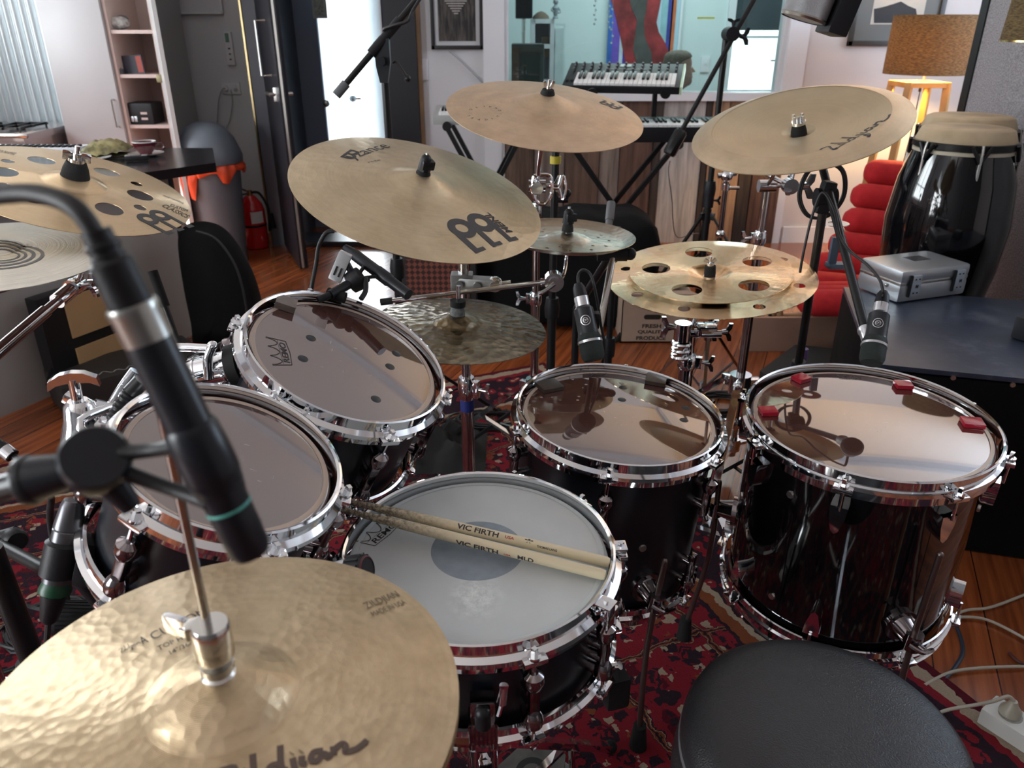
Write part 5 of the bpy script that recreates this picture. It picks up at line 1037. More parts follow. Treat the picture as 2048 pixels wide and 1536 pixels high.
# cable plug and cable
t2 = thing('microphone_cable', 'black cable with a silver plug curving in from the left edge to the near microphone', 'cable', a)
m = MB(); m.lathe([(0, L*.19), (.0108, L*.19), (.0112, L*.20), (.0108, L*.215), (.0106, L*.295), (0, L*.295)], a, ax, n=36); m.build('silver_shell', silver, t2)
m = MB(); m.lathe([(0, -.002), (.0062, -.002), (.0068, L*.06), (.0092, L*.075), (.0095, L*.19), (0, L*.19)], a, ax, n=32)
for k in range(5): m.lathe([(.0062, .003+.005*k), (.0074, .004+.005*k), (.0074, .006+.005*k), (.0062, .007+.005*k)], a, ax, n=24)
m.build('plug_boot', blackplastic, t2)
m = MB(); m.tube([a+ax*.01, P(160, 425, .322), P(95, 392, .325), P(20, 388, .33), P(-60, 410, .335), P(-160, 520, .34), P(-260, 800, .36), P(-330, 1300, .5)], .0042, n=14); m.build('cable', cable_m, t2)
# clip: ring joint with two fork arms
t3 = thing('microphone_clip', 'black ring-jointed microphone clip gripping the near microphone', 'microphone clip', P(190, 925, .37))
jc = P(192, 925, .372); g_ = along(a, b, .66)
m = MB(); m.lathe([(0, -.010), (.0125, -.010), (.0155, -.007), (.0165, .007), (.0145, .011), (0, .011)], jc, (CO-jc).normalized()+V((0, 0, .35)), n=40); m.build('swivel_joint', micblack, t3)
for py, u in ((858, .60), (958, .79)):
    e = along(a, b, u); st = jc+(P(240, 895 if u < .7 else 940, .372)-jc)*.55; m = MB(); mid = (st+e)/2+V((0, 0, -.002 if u < .7 else -.004)); m.tube([st, mid, e+V((-.004, -.006, 0))], lambda q: .0048-.0012*math.sin(PI*q), n=12); ar = m.build('fork_arm', blackplastic, t3)
    if u < .7: m = MB(); m.lathe([(.0108, -L*.02), (.0124, 0), (.0132, L*.08), (.0132, L*.14), (.0120, L*.19), (.0106, L*.20)], along(a, b, u-.03), ax, n=36); m.build('grip_sleeve', micblack, t3)
m = MB(); m.cyl(jc+V((.004, 0, -.010)), jc+V((.012, 0, -.026)), .008, .005, n=18); m.build('stand_thread', micblack, t3)
# stand holding that boom, just outside the left edge
def mic_stand(label, x, y, top, r=.0095, a0=.4, spread=.28, hub=.24, tape=None, name='microphone_stand', cmat=None, lean=None):
    t = thing(name, label, 'microphone stand', (x, y, ground(x, y))); mm = cmat or blackmetal; tx = lean or V((x, y, top))
    m = MB(); m.cyl((x, y, .05), V((x, y, .05))+(tx-V((x, y, .05)))*.5, r*1.25, n=16); m.build('lower_tube', mm, t)
    m = MB(); m.cyl(V((x, y, .05))+(tx-V((x, y, .05)))*.45, tx, r, n=16); m.build('upper_tube', mm, t); mc = V((x, y, .05))+(tx-V((x, y, .05)))*.5
    m = MB(); m.lathe([(0, -.03), (r*1.9, -.03), (r*2.1, 0), (r*1.7, .03), (0, .03)], mc, tx-V((x, y, .05)), n=18); m.build('height_clutch', blackplastic, t)
    if tape: m = MB(); m.cyl(V((x, y, tape[0])), V((x, y, tape[1])), r*1.4, n=14); m.build('tape_band', tape[2], t, label=tape[3])
    tripod(t, x, y, hub, spread, mm, a0=a0, r=.009, zlow=max(.06, hub-.16)); return t
e0 = jc+V((-.012, 0, -.004)); e1 = P(70, 958, .375); e2 = P(-420, 1090, .45)
t4 = mic_stand('black stand at the left edge whose boom arm holds the near microphone clip', e2.x-.0, e2.y, e2.z); m = MB(); m.sph(e2, .02, 14); m.build('boom_clutch', blackplastic, t4)
m = MB(); m.cyl(e0, e1, .0085, .0115, n=24); m.build('threaded_collar', micblack, t4); m = MB(); m.lathe([(0, 0), (.0120, 0), (.0128, .002), (.0120, .005), (0, .005)], e1, (e1-e0).normalized(), n=28); m.build('end_ring', darkgrey, t4); m = MB(); m.cyl(e1, e2, .0068, n=18); m.build('arm', blackmetal, t4)

# tom mic with round badge (two of them): body from plug to grille
def fat_mic(label, pa, pb, d0, d1, badge=True, tail=None):
    a = P(*pa, d0); b = P(*pb, d1); ax = (b-a).normalized(); L = (b-a).length; t = thing('tom_microphone', label, 'microphone', b)
    r = L*.125
    m = MB(); m.lathe([(0, L*.30), (r*.72, L*.30), (r*.98, L*.335), (r, L*.62), (r*1.06, L*.66), (0, L*.66)], a, ax, n=32); m.build('body', darkgrey, t)
    m = MB(); m.lathe([(0, L*.66), (r*1.05, L*.66), (r*1.18, L*.70), (r*1.18, L*.93), (r*1.0, L*.99), (0, L)], a, ax, n=32)
    m.build('grille', mat('mic_mesh_black', (.012, .022, .018), .6, bump=1.0, bscale=1500), t)
    m = MB(); m.lathe([(r*1.10, L*.735), (r*1.24, L*.74), (r*1.24, L*.77), (r*1.10, L*.775)], a, ax, n=32); m.build('silver_band', silver2, t)
    t2 = thing('microphone_plug', 'silver and black plug pushed into the '+label.split(',')[0].replace('silver banded ', ''), 'plug', a); m = MB(); m.lathe([(0, L*.18), (r*.72, L*.18), (r*.72, L*.30), (0, L*.30)], a, ax, n=24); m.build('silver_sleeve', silver2, t2)
    m = MB(); m.lathe([(0, 0), (r*.38, 0), (r*.60, L*.05), (r*.70, L*.18), (0, L*.18)], a, ax, n=24); m.build('boot', blackplastic, t2)
    if tail: m = MB(); m.tube([a+ax*.01]+tail, .0028, n=10); m.build('cable', cable_m, t2)
    if badge:
        tov = (CO-(a+ax*L*.5)); z = (tov-ax*tov.dot(ax)).normalized(); x = ax.cross(z)*-1; fr = M((x, -ax, z)).transposed().to_4x4(); fr.translation = a+ax*L*.50+z*r*1.002
        vs, fs = join2d([ring2d(0, 0, r*.44, r*.52), ring2d(0, 0, r*.24, r*.29), ring2d(-r*.1, 0, r*.08, r*.13), ring2d(r*.12, r*.05, r*.06, r*.1)])
        vs, fs = fine(vs, fs, r*.25); m = MB(); m.add([fr @ V((r*math.sin(x_/r) if abs(x_) < r else x_, y_, r*math.cos(x_/r)-r+.0003)) for x_, y_ in vs], fs); m.build('round_badge', silver2, t, smooth=False)
    return t, a, b, ax, r
tl = [P(1156, 552, 1.47), P(1165, 540, 1.47), P(1180, 548, 1.47), P(1190, 580, 1.47), P(1200, 640, 1.5), P(1206, 720, 1.6), V((.20, 1.75, .25))]
fm, fa, fb, fax, fr_ = fat_mic('silver banded microphone over the middle floor tom, with a round badge', (1156, 567), (1188, 722), 1.44, 1.42, tail=tl)
q = PY(1212, 505, 1.62); s = mic_stand('black microphone stand behind the middle floor tom, its chrome upper tube by the box', .165, 1.86, .60, a0=1.2, cmat=blackmetal)
m = MB(); m.cyl(PY(1227, 506, 1.66), PY(1193, 690, 1.52), .008, n=14); m.build('boom_tube', mat('nickel_tube', (.5, .49, .46), .2, 1.0), s); m = MB(); q = PY(1222, 508, 1.66); m.cyl(q+V((-.03, 0, 0)), q+V((.035, 0, 0)), .016, n=18); m.sph(q+V((.042, 0, 0)), .014, 12); m.build('boom_clutch', blackplastic, s)
m = MB(); m.cyl(V((.165, 1.86, .6)), q, .009, n=12); m.build('upper_arm', blackmetal, s)
m = MB(); m.box(fa+fax*(.5*(fb-fa).length)+V((.020, .012, 0)), (.012, .02, .03), bev=.003); m.cyl(fa+fax*(.5*(fb-fa).length)+V((.018, .012, 0)), PY(1193, 690, 1.52), .006, n=10); m.build('swivel_mount', blackplastic, s)
# small pencil mic behind, pointing down between keyboards and splash
a_ = PY(1222, 410, 2.2); b_ = PY(1218, 446, 2.17); t = thing('pencil_microphone', 'grey pencil microphone standing up behind the small splash cymbal', 'microphone', b_); m = MB(); m.lathe([(0, -.075), (.0085, -.075), (.0105, -.06), (.0105, -.02), (.0125, -.018), (.0125, .03), (.011, .036), (0, .036)], (a_+b_)/2, a_-b_, n=20); m.build('body', mat('grey_mic_body', (.16, .16, .165), .4), t); m = MB(); m.cyl((a_+b_)/2+V((.02, 0, -.10)), (a_+b_)/2+V((0, 0, -.05)), .009, n=12); m.sph((a_+b_)/2+V((.025, 0, -.05)), .015, 12); m.build('clip', blackplastic, t)
s = mic_stand('low black stand under the grey pencil microphone behind the splash', b_.x+.02, b_.y, b_.z-.06, a0=.9)
# right floor-tom mic
tl = [P(1766, 585, 1.36), P(1760, 560, 1.37), P(1735, 530, 1.4), P(1700, 502, 1.45), P(1680, 470, 1.5), P(1668, 420, 1.55), P(1645, 385, 1.58), P(1625, 430, 1.6), P(1608, 500, 1.62), P(1600, 545, 1.64)]
fm2, fa2, fb2, fax2, fr2_ = fat_mic('silver banded microphone over the largest floor tom, against the black cabinet', (1767, 583), (1742, 728), 1.40, 1.36, tail=tl)
x0_, y0_ = PY(1605, 705, 1.78).x, 1.78
top_ = PY(1650, 395, 1.66)
s = mic_stand('black microphone stand with purple tape behind the largest floor tom', x0_, y0_, top_.z, a0=.2, tape=(PY(1602, 715, 1.78).z-.02, PY(1602, 697, 1.78).z, mat('purple_tape', (.10, .05, .16), .6), 'purple tape'), lean=top_, spread=.24)
m = MB(); m.box(top_, (.028, .03, .07), rotto((.15, 0, 1)), bev=.008); m.cyl(top_+V((-.02, 0, 0)), top_+V((.022, 0, 0)), .020, n=20); m.build('boom_clutch', blackplastic, s)
p0, p1 = PY(1645, 335, 1.72), P(1733, 668, 1.40); m = MB(); m.cyl(p0, p1, .0085, n=14); m.build('boom_arm', blackmetal, s); d_ = (p1-p0).normalized()
m = MB(); m.lathe([(0, 0), (.014, 0), (.0145, .006), (.012, .01), (.011, .03), (0, .03)], p1-d_*.012, d_, n=18); m.build('white_collar', silver2, s); m = MB(); q = fa2+fax2*((fb2-fa2).length*.52); m.bar(p1+d_*.01, q, .012, .010, bev=.002); m.build('swivel_mount', blackplastic, s)
m = MB(); m.tube([top_+V((.05*math.sin(k*.9)+.008*k/14, .03, .01+.062*math.cos(k*.9))) for k in range(15)], .0035, n=8); m.build('cable_loops', cable_m, s)
q = PY(1648, 455, 1.74); m = MB(); m.lathe([(.012, -.001), (.034, -.001), (.034, .001), (.012, .001)], q+V((.02, 0, .01)), n=24, closed=True); hd = m.build('holder_plate', silver2, s)
q = PY(1668, 500, 1.72); m = MB(); m.box(q, (.018, .012, .06), bev=.002); m.box(q+V((.015, 0, -.036)), (.05, .03, .012), bev=.003); m.build('phone_holder', mat('blue_grey_plastic', (.09, .13, .18), .4), s)
# rack tom mics: clip-on mic above the right rack tom
t = thing('pencil_microphone', 'black pencil microphone in a fork clip above the tilted rack tom', 'microphone', P(800, 585, 1.28))
a = P(690, 495, 1.36); b = P(817, 590, 1.30); ax = (b-a).normalized(); L = (b-a).length
m = MB(); m.lathe([(0, 0), (.006, 0), (.0095, .02), (.0105, .03), (.0105, L*.5), (.0115, L*.52), (.0115, L*.70), (.0098, L*.72), (.0098, L), (0, L)], a, ax, n=28); m.build('body', micblack, t)
t2 = thing('microphone_clip', 'black fork clip on a short arm at the back rim of the tilted rack tom', 'microphone clip', P(700, 565, 1.30)); jq = P(712, 560, 1.31)
m = MB(); m.lathe([(0, -.012), (.018, -.012), (.020, 0), (.018, .012), (0, .012)], jq, (.8, .1, .5), n=24); m.build('swivel_joint', blackplastic, t2)
for u in (.35, .62): m = MB(); e = along(a, b, u); m.tube([jq, (jq+e)/2+V((0, 0, .002)), e], .0035, n=8); m.build('fork_arm', blackplastic, t2)
rimq = frR @ V((.014, .170, -.004)); m = MB(); m.cyl(jq, P(660, 590, 1.27), .008, n=12); m.cyl(P(660, 590, 1.27), P(636, 600, 1.26), .006, n=12); m.build('arm', blackplastic, t2)
qq = PN(672, 590, frR.translation, frR.to_3x3() @ V((0, 0, 1))); m = MB(); m.cyl(qq+V((-.014, 0, .004)), qq+V((.016, -.004, -.004)), .0095, n=16); m.build('rim_clamp', rubber, t2)
t3 = thing('clamp_block', 'silver slotted clamp block hanging beside the pencil microphone', 'clamp', P(680, 535, 1.3)); cb = P(681, 533, 1.30); m = MB(); rt = rotto((.45, .1, .9)); m.box(cb, (.022, .016, .052), rt, bev=.003)
m.build('block', mat('matte_silver', (.55, .56, .57), .35, .7), t3); m = MB()
for k in (-1, 1): m.box(cb+rt @ V((.004*k, -.0083, -.008)), (.003, .002, .016), rt)
m.build('slot', rubber, t3); m = MB(); m.cyl(cb+V((.008, 0, .012)), jq, .006, n=12); m.build('stem', blackplastic, t3)
m = MB(); m.tube([P(668, 462, 1.42), P(652, 466, 1.42), P(638, 492, 1.42), P(632, 530, 1.40), P(622, 580, 1.40), P(615, 640, 1.45), V((-.42, 1.5, .4)), V((-.45, 1.5, .02))], .004, n=10); solo(m, 'microphone_cable', cable_m, 'black cable looping down from behind the ride to the tilted rack tom', 'cable')
m = MB(); m.tube([jq+V((.02, 0, 0)), P(732, 560, 1.3), P(731, 582, 1.29), P(722, 598, 1.28)], .0045, n=10); m.build('loop_arm', blackplastic, t2)
# gooseneck mic on the left rack tom
t = thing('gooseneck_microphone', 'black ribbed gooseneck clipped over the back rim of the left rack tom', 'gooseneck', P(225, 850, .98)); gp = [P(275, 772, .95), P(262, 785, .95), P(240, 815, .95), P(222, 850, .95), P(214, 885, .95)]
m = MB(); m.tube(gp, lambda u: .0085+.0009*math.sin(u*90), n=16, smooth=16); m.build('neck', blackplastic, t); m = MB(); m.cyl(P(262, 785, .95), P(284, 762, .95), .0105, n=18); m.build('collar', blackmetal, t)
# side-address mic at the snare's left, nose over the head
a = P(672, 1146, .855); b = P(735, 1138, .84); ax = (b-a).normalized(); L = (b-a).length
t = thing('snare_microphone', 'ribbed microphone nose with a red edge poking over the left rim of the snare', 'microphone', b)
m = MB(); m.lathe([(0, -.10), (.010, -.10), (.0125, 0), (.0150, L*.45), (0, L*.45)], a, ax, n=28); m.build('body', mat('pale_grey_mic', (.42, .43, .45), .35, .3), t)
m = MB(); m.lathe([(0, L*.45), (.0160, L*.45), (.0165, L*.85), (.0145, L), (0, L)], a, ax, n=28)
for k in range(14):
    an = 2*PI*k/14; rot = rotto(ax); m.box(a+ax*L*.70+rot @ V((math.cos(an)*.0168, math.sin(an)*.0168, 0)), (.0026, .0022, L*.42), rot @ M.Rotation(an, 3, 'Z'))
g = m.build('grille', blackplastic, t); m = MB(); m.lathe([(.0135, L*.96), (.0150, L*.99), (.0130, L*1.02)], a, ax, n=28); m.build('red_edge', mat('dark_red_plastic', (.12, .008, .015), .5), g)
s = mic_stand('low black stand of the snare microphone, hidden beside the hi-hat', -.36, .60, .50, a0=.1, spread=.2); m = MB(); m.cyl(V((-.36, .60, .5)), a-ax*.06, .007, n=12); m.build('boom_arm', blackmetal, s)
# silver-grey mic at lower left in a black holder with a green band
a = P(148, 1000, .92); b = P(108, 1190, .93); ax = (b-a).normalized(); L = (b-a).length
t = thing('grey_microphone', 'silver grey microphone with a green band hanging nose-up at the lower left', 'microphone', b)
m = MB(); m.lathe([(0, 0), (.011, 0), (.0135, L*.06), (.0165, L*.26), (.0165, L*.29), (.0155, L*.30), (.0165, L*.31), (.0165, L*.85), (0, L*.85)], a, ax, n=32); m.build('body', mat('dark_silver_mic', (.13, .13, .14), .3, .8), t)
m = MB(); m.lathe([(0, L*.85), (.0155, L*.85), (.0185, L*.93), (.0185, L*.97), (.015, L*.99), (0, L*.99)], a, ax, n=10); m.build('green_band', mat('green_plastic', (.005, .06, .025), .4), t, label='dark green band')
m = MB(); m.lathe([(0, L*.99), (.015, L*.99), (.010, L*1.26), (.006, L*1.30), (0, L*1.30)], a, ax, n=20); m.build('plug_boot', blackplastic, t); m = MB(); m.tube([a+ax*L*1.28, P(93, 1300, .95), P(92, 1380, 1.0), V((-.62, .66, .03)), V((-.80, .7, .02))], .0035, n=8); m.build('cable', cable_m, t)
t2 = thing('microphone_holder', 'black rubber holder with a round emblem gripping the silver grey microphone', 'microphone clip', P(130, 1110, .92)); m = MB(); m.lathe([(.0172, L*.42), (.0215, L*.45), (.0215, L*.78), (.0172, L*.80)], a, ax, n=28); q = a+ax*L*.6+V((.035, 0, -.004)); m.box(q, (.045, .030, .055), rotto(ax), bev=.008); m.build('sleeve', blackplastic, t2)
z = (CO-q).normalized(); x = ax.cross(z)*-1; x.normalize(); fr = M((x, z.cross(x), z)).transposed().to_4x4(); fr.translation = q+z*.024; vs, fs = join2d([ring2d(0, 0, .0065, .008), ring2d(0, 0, .002, .0035)]); m = MB(); m.add([fr @ V((x_, y_, 0)) for x_, y_ in vs], fs); m.build('emblem', darkgrey, t2, smooth=False)
q = P(195, 1180, .97); m = MB(); m.cyl(P(120, 1100, .95), P(215, 1215, 1.0), .013, n=18); m.build('mounting_arm', blackplastic, t2)
m = MB(); m.lathe([(0, -.03), (.021, -.03), (.023, -.025), (.023, .025), (.021, .03), (0, .03)], P(160, 1238, 1.02), (1, .3, -.3), n=28); 
for k in range(24): an = 2*PI*k/24; rot = rotto((1, .3, -.3)); m.box(P(160, 1238, 1.02)+rot @ V((math.cos(an)*.023, math.sin(an)*.023, 0)), (.002, .002, .05), rot @ M.Rotation(an, 3, 'Z'))
solo(m, 'grip_knob', blackplastic, 'black ribbed knob just beyond the left rim of the hi-hat', 'knob')
# stand poles at the lower left
p0, p1 = P(10, 1160, 1.0), P(45, 1330, 1.05); d_ = (p1-p0)
s = thing('microphone_stand', 'black stand pole at the lower left corner with a round knob above it', 'microphone stand', (p1.x, p1.y, ground(p1.x, p1.y)))
pz = PY(15, 1200, p0.y); m = MB(); m.cyl((pz.x+.02, pz.y, .04), (pz.x, pz.y, p0.z+.05), .015, n=18); m.build('pole', blackmetal, s); m = MB(); m.cyl((pz.x+.005, pz.y, .40), (pz.x+.003, pz.y, .46), .019, n=18); m.build('height_clutch', blackplastic, s)
m = MB(); m.cyl(P(-10, 1080, 1.12), P(34, 1068, 1.12), .012, n=18); m.lathe([(0, 0), (.015, 0), (.016, .004), (.016, .018), (.013, .022), (0, .022)], P(25, 1074, 1.12), (.75, -.65, .1), n=24); m.build('round_knob', blackplastic, s); m = MB(); m.cyl(P(-20, 1080, 1.12), P(128, 1158, 1.0), .009, n=14); m.build('side_arm', blackmetal, s); tripod(s, pz.x+.02, pz.y, .16, .22, blackmetal, a0=.4, r=.01, zlow=.06)
m = MB(); m.cyl(P(-60, 838, 1.25), P(0, 893, 1.25), .009, n=14); m.cyl(P(0, 893, 1.25), P(26, 912, 1.25), .011, n=16); t = thing('microphone_cable', 'cable plug with a white ring entering at the left edge above the rug', 'cable', P(20, 908, 1.25)); m.build('plug', blackplastic, t); m = MB(); m.cyl(P(8, 899, 1.25), P(24, 912, 1.25), .0118, n=16); m.build('white_ring', silver2, t, label='white ring'); m = MB(); m.tube([P(26, 912, 1.25), P(55, 935, 1.24), P(100, 985, 1.22), P(110, 1100, 1.3), V((-.75, 1.0, .02))], .0055, n=10); m.build('cable', cable_m, t)
# black boom stand behind the left rack tom
p0, p1 = PY(305, 542, 1.75), PY(382, 760, 1.68); m = MB(); s = thing('microphone_stand', 'black boom rod with a thick grip leaning in front of the grey half wall', 'microphone stand', (p1.x+.12, 1.6, ground(p1.x+.12, 1.6)))
pm = p0+(p1-p0)*.32; m.cyl(pm, p1, .0075, n=14); m.build('boom_rod', blackmetal, s); m = MB(); m.cyl(p0, pm, .0115, n=16); m.build('grip', rubber, s); m = MB(); a_ = PY(350, 742, 1.70); b_ = PY(462, 680, 1.78); m.cyl(a_, b_, .009, n=14); m.cyl(a_, a_+(b_-a_)*.55, .0125, n=14); m.build('cross_tube', blackmetal, s); m = MB(); q = PY(455, 683, 1.78); m.cyl(V((b_.x+.03, 1.80, .05)), V((b_.x+.03, 1.80, b_.z)), .01, n=12); m.sph(V((b_.x+.02, 1.79, b_.z)), .02, 12); m.build('pole', blackmetal, s); tripod(s, b_.x+.03, 1.80, .2, .22, blackmetal, a0=.3, r=.009)
# overhead booms
s = mic_stand('tall black overhead stand in front of the hall doorway with a rubber-ended boom', PY(775, 240, 2.25).x, 2.25, PY(766, 150, 2.25).z, r=.0105, spread=.34, a0=.5, hub=.30)
p0, p1, pc = PY(678, 184, 2.18), PY(850, -20, 2.25), PY(766, 118, 2.24); m = MB(); m.cyl(p0, p1+(p1-p0)*.6, .0085, n=16); m.build('boom_arm', blackmetal, s); d_ = (p1-p0).normalized(); m = MB(); m.cyl(p0-d_*.012, p0+d_*.03, .0125, n=16); m.build('rubber_end', mat('grey_rubber_end', (.10, .11, .12), .6), s)
m = MB(); q = p0+d_*.13; m.cyl(q, q+d_*.05, .0135, n=16); q = p0+d_*.165; m.cyl(q, q+d_*.08, .0125, n=16); m.build('boom_sleeve', blackplastic, s)
m = MB(); m.prism([(-.018, .05), (.022, .06), (.022, 0), (.012, -.05), (-.008, -.05), (-.016, -.01)], fr3(PY(765, 125, 2.22), (1, 0, 0), (.05, 0, 1)), -.010, .014); m.cyl(PY(762, 123, 2.18), PY(762, 123, 2.26), .011, n=16); g = m.build('boom_clutch', darkgrey, s)
m = MB(); a_ = PY(785, 125, 2.2); b_ = PY(815, 157, 2.2); m.tube([a_, a_+V((.012, 0, 0)), b_], .0035, n=8); m.sph(b_, .009, 12); m.build('clamp_handle', blackmetal, g)
m = MB(); m.tube([PY(774, 62, 2.23), PY(768, 58, 2.21), PY(790, 50, 2.2), PY(815, 42, 2.2), PY(826, 20, 2.21), PY(845, -10, 2.22), PY(870, -50, 2.25)], .0042, n=8); solo(m, 'microphone_cable', cable_m, 'black cable wrapped round the upper part of the overhead boom by the doorway', 'cable')
YS = 3.3; bx_ = PY(1414, 430, YS).x
s = mic_stand('tall black tripod stand before the planks, its boom crossing the window', bx_, YS, PY(1460, 75, YS).z, r=.0125, spread=.42, a0=R(205), hub=PY(1414, 432, YS).z)
p0, p1 = PY(1342, 300, YS-.12), PY(1512, -8, YS-.03); d_ = (p1-p0).normalized(); m = MB(); m.cyl(p0, p1+d_*.5, .0095, n=16); m.build('boom_arm', blackmetal, s); m = MB(); m.lathe([(0, -.02), (.022, -.02), (.027, -.012), (.027, .075), (.020, .085), (0, .085)], p0, d_, n=8); m.build('counterweight', blackmetal, s)
m = MB(); q = PY(1462, 68, YS-.05); m.cyl(q+V((0, -.03, 0)), q+V((0, .05, 0)), .026, n=20); wingb(m, q+V((.02, -.02, .0)), (1, 0, -.5), s=1.6); wingb(m, q+V((0, -.02, .02)), (0, 0, 1), up=(1, 0, 0), s=1.2); m.build('boom_clutch', blackplastic, s)
m = MB(); q = PY(1418, 400, YS); m.cyl((bx_, YS, q.z-.03), (bx_, YS, q.z+.03), .022, n=18); wingb(m, V((bx_+.02, YS-.01, q.z)), (1, 0, 0)); m.build('height_collar', blackplastic, s)
m = MB(); m.tube([PY(1340, 322, YS-.12), PY(1337, 345, YS-.1), PY(1344, 400, YS), PY(1346, 440, YS+.1), PY(1356, 475, YS+.3), V((.95, 3.8, .3)), V((1.0, 3.9, .01))], .0022, n=6); solo(m, 'hanging_cord', mat('grey_cord', (.10, .10, .10), .6), 'thin grey cord hanging from the boom counterweight in front of the pale plank', 'cord')
# slim chrome stand in front of the planks
xs_ = PY(1446, 420, 2.6).x; s = thing('percussion_stand', 'slim chrome rod stand with small knobs in front of the tan planks', 'stand', (xs_, 2.6, 0)); m = MB(); m.cyl((xs_, 2.6, .1), (xs_, 2.6, PY(1452, 352, 2.6).z), .0085, n=12); m.build('rod', dchrome, s)
m = MB(); m.sph((xs_, 2.6, PY(1452, 352, 2.6).z), .020, 12); m.cyl((xs_-.03, 2.6, PY(1452, 352, 2.6).z), (xs_+.03, 2.6, PY(1452, 352, 2.6).z+.008), .009, n=10); m.cyl((xs_, 2.6, PY(1450, 374, 2.6).z-.01), (xs_, 2.6, PY(1450, 374, 2.6).z+.01), .014, n=12); m.cyl((xs_, 2.6, PY(1450, 376, 2.6).z), (xs_+.045, 2.6, PY(1450, 376, 2.6).z), .006, n=8); m.sph((xs_, 2.6, PY(1438, 468, 2.6).z), .016, 12); m.build('knobs', chrome, s); tripod(s, xs_, 2.6, .25, .2, dchrome, a0=.3, r=.008)
# black stand with yellow tape next to the crash stand
x_, y_ = PY(1108, 450, 2.12).x, 2.12; zt_ = PY(1112, 285, y_).z
s = mic_stand('black microphone stand with a yellow tape band under the centre crash', x_, y_, zt_, r=.0105, a0=.9, tape=(PY(1110, 327, y_).z, PY(1110, 312, y_).z, mat('yellow_tape', (.55, .45, .04), .5), 'yellow tape band')); m = MB(); q = PY(1125, 400, y_); m.cyl(q+V((-.03, 0, 0)), q+V((.015, 0, 0)), .008, n=10); m.sph(q+V((.012, 0, .018)), .012, 12); m.build('side_knob', blackplastic, s)
# large microphone hanging into the top right corner
a = P(1655, -40, 1.0); ax = (P(1620, 50, 1.0)-P(1655, -40, 1.0)).normalized(); 
cc = P(1640, -10, 1.0); ax2 = V((.93, .0, -.18)).normalized()
q0 = P(1572, 14, 1.0); q1 = P(1652, 34, 1.0); q2 = P(1690, 38, 1.0); dn = (P(1604, 60, 1.0)-P(1620, -10, 1.0)).normalized()
t = thing('overhead_microphone', 'large microphone with silver mesh hanging into the picture at the top right', 'microphone', P(1620, 55, 1.0))
up_ = V((.27, 0, .96)).normalized()
bs = P(1606, 38, 1.0); m = MB(); m.lathe([(0, 0), (.026, 0), (.029, .003), (.029, .10), (.024, .12), (0, .125)], bs, up_, n=36); m.build('mesh_grille', mat('silver_mesh', (.45, .46, .48), .35, .9, bump=1.0, bscale=1800), t)
m = MB(); m.lathe([(.0285, -.001), (.030, .002), (.0285, .005)], bs, up_, n=36); m.build('rim', silver, t)
sd = V((1, 0, 0)); sd = (sd-up_*sd.dot(up_)).normalized(); m = MB(); rot = M((sd, up_.cross(sd), up_)).transposed(); m.box(bs+sd*.042+up_*.055, (.026, .050, .125), rot, bev=.003); m.build('black_frame', blackplastic, t)
tp_ = bs+up_*.12; s = mic_stand('tall black stand outside the right edge, holding the large hanging microphone', 1.25, .62, 1.62, a0=.2, r=.011, spread=.2); m = MB(); m.cyl(V((1.25, .62, 1.62)), tp_+V((.0, 0, .03)), .009, n=14); m.cyl(tp_, tp_+V((0, 0, .04)), .014, n=14); m.build('boom_arm', blackmetal, s)
# ---------------------------------------------------------------- throne
t = thing('drum_throne', 'round black leather drum stool seat filling the lower right corner', 'stool', (.385, .675, ground(.385, .675)))
th = (.385, .675); zs = .475
leather = mat('black_leather', (.014, .014, .016), .36, spec=.5, bump=.55, bscale=520)
m = MB(); Rt = .172; pr = [(0, zs+.006), (Rt*.5, zs+.005), (Rt*.78, zs+.001), (Rt*.90, zs-.006), (Rt*.965, zs-.017), (Rt, zs-.034), (Rt*1.003, zs-.050)]
m.lathe(pr, (th[0], th[1], 0), n=96); m.build('seat_top', leather, t, ang=80)
m = MB(); m.lathe([(Rt*1.003, zs-.050), (Rt*1.012, zs-.053), (Rt*1.012, zs-.056), (Rt*1.003, zs-.058)], (th[0], th[1], 0), n=96); m.build('piping', mat('black_piping', (.12, .12, .125), .35), t, ang=80)
m = MB(); m.lathe([(Rt*1.003, zs-.058), (Rt*1.035, zs-.085), (Rt*1.04, zs-.11), (Rt*1.0, zs-.118), (0, zs-.118)], (th[0], th[1], 0), n=96); m.build('seat_side', leather, t, ang=80)
m = MB(); m.cyl((*th, .10), (*th, zs-.118), .0155, n=18); m.build('post', chrome, t); tripod(t, th[0], th[1], .26, .24, chrome, a0=.9, r=.012, zlow=.1)
# ---------------------------------------------------------------- power strip and cables, lower right
def pxz(px, py, z=.004): return PZ(px, py, z)
c0 = pxz(1985, 1405, .045); c1 = pxz(2075, 1462, .045); sd = (c1-c0).normalized(); pd = V((-sd.y, sd.x, 0))
t = thing('power_strip', 'white power strip lying on the wooden floor at the lower right', 'power strip', (c0.x, c0.y, 0)); m = MB(); rot = M((sd, pd, V((0, 0, 1)))).transposed(); ctr_ = c0+sd*.13-pd*.004; ctr_.z = .0235
m.box(ctr_, (.27, .060, .045), rot, bev=.004); m.build('housing', mat('white_plastic', (.62, .62, .58), .4), t)
for k in range(4):
    m = MB(); q = c0+sd*(.035+.063*k)-pd*.004; q.z = .0462; m.cyl(q, q+V((0, 0, .0006)), .021, n=24); m.build('socket', mat('socket_shadow', (.30, .30, .28), .6), t)
q = c0+sd*.032; q.z = .047; t2 = thing('mains_plug', 'beige round mains plug pushed into the white power strip', 'plug', q); m = MB(); m.lathe([(0, 0), (.020, 0), (.019, .008), (.010, .020), (.0065, .030), (0, .032)], q, n=28); m.build('plug_body', mat('beige_plastic', (.40, .37, .29), .4), t2)
beige = mat('beige_cable', (.42, .38, .31), .45)
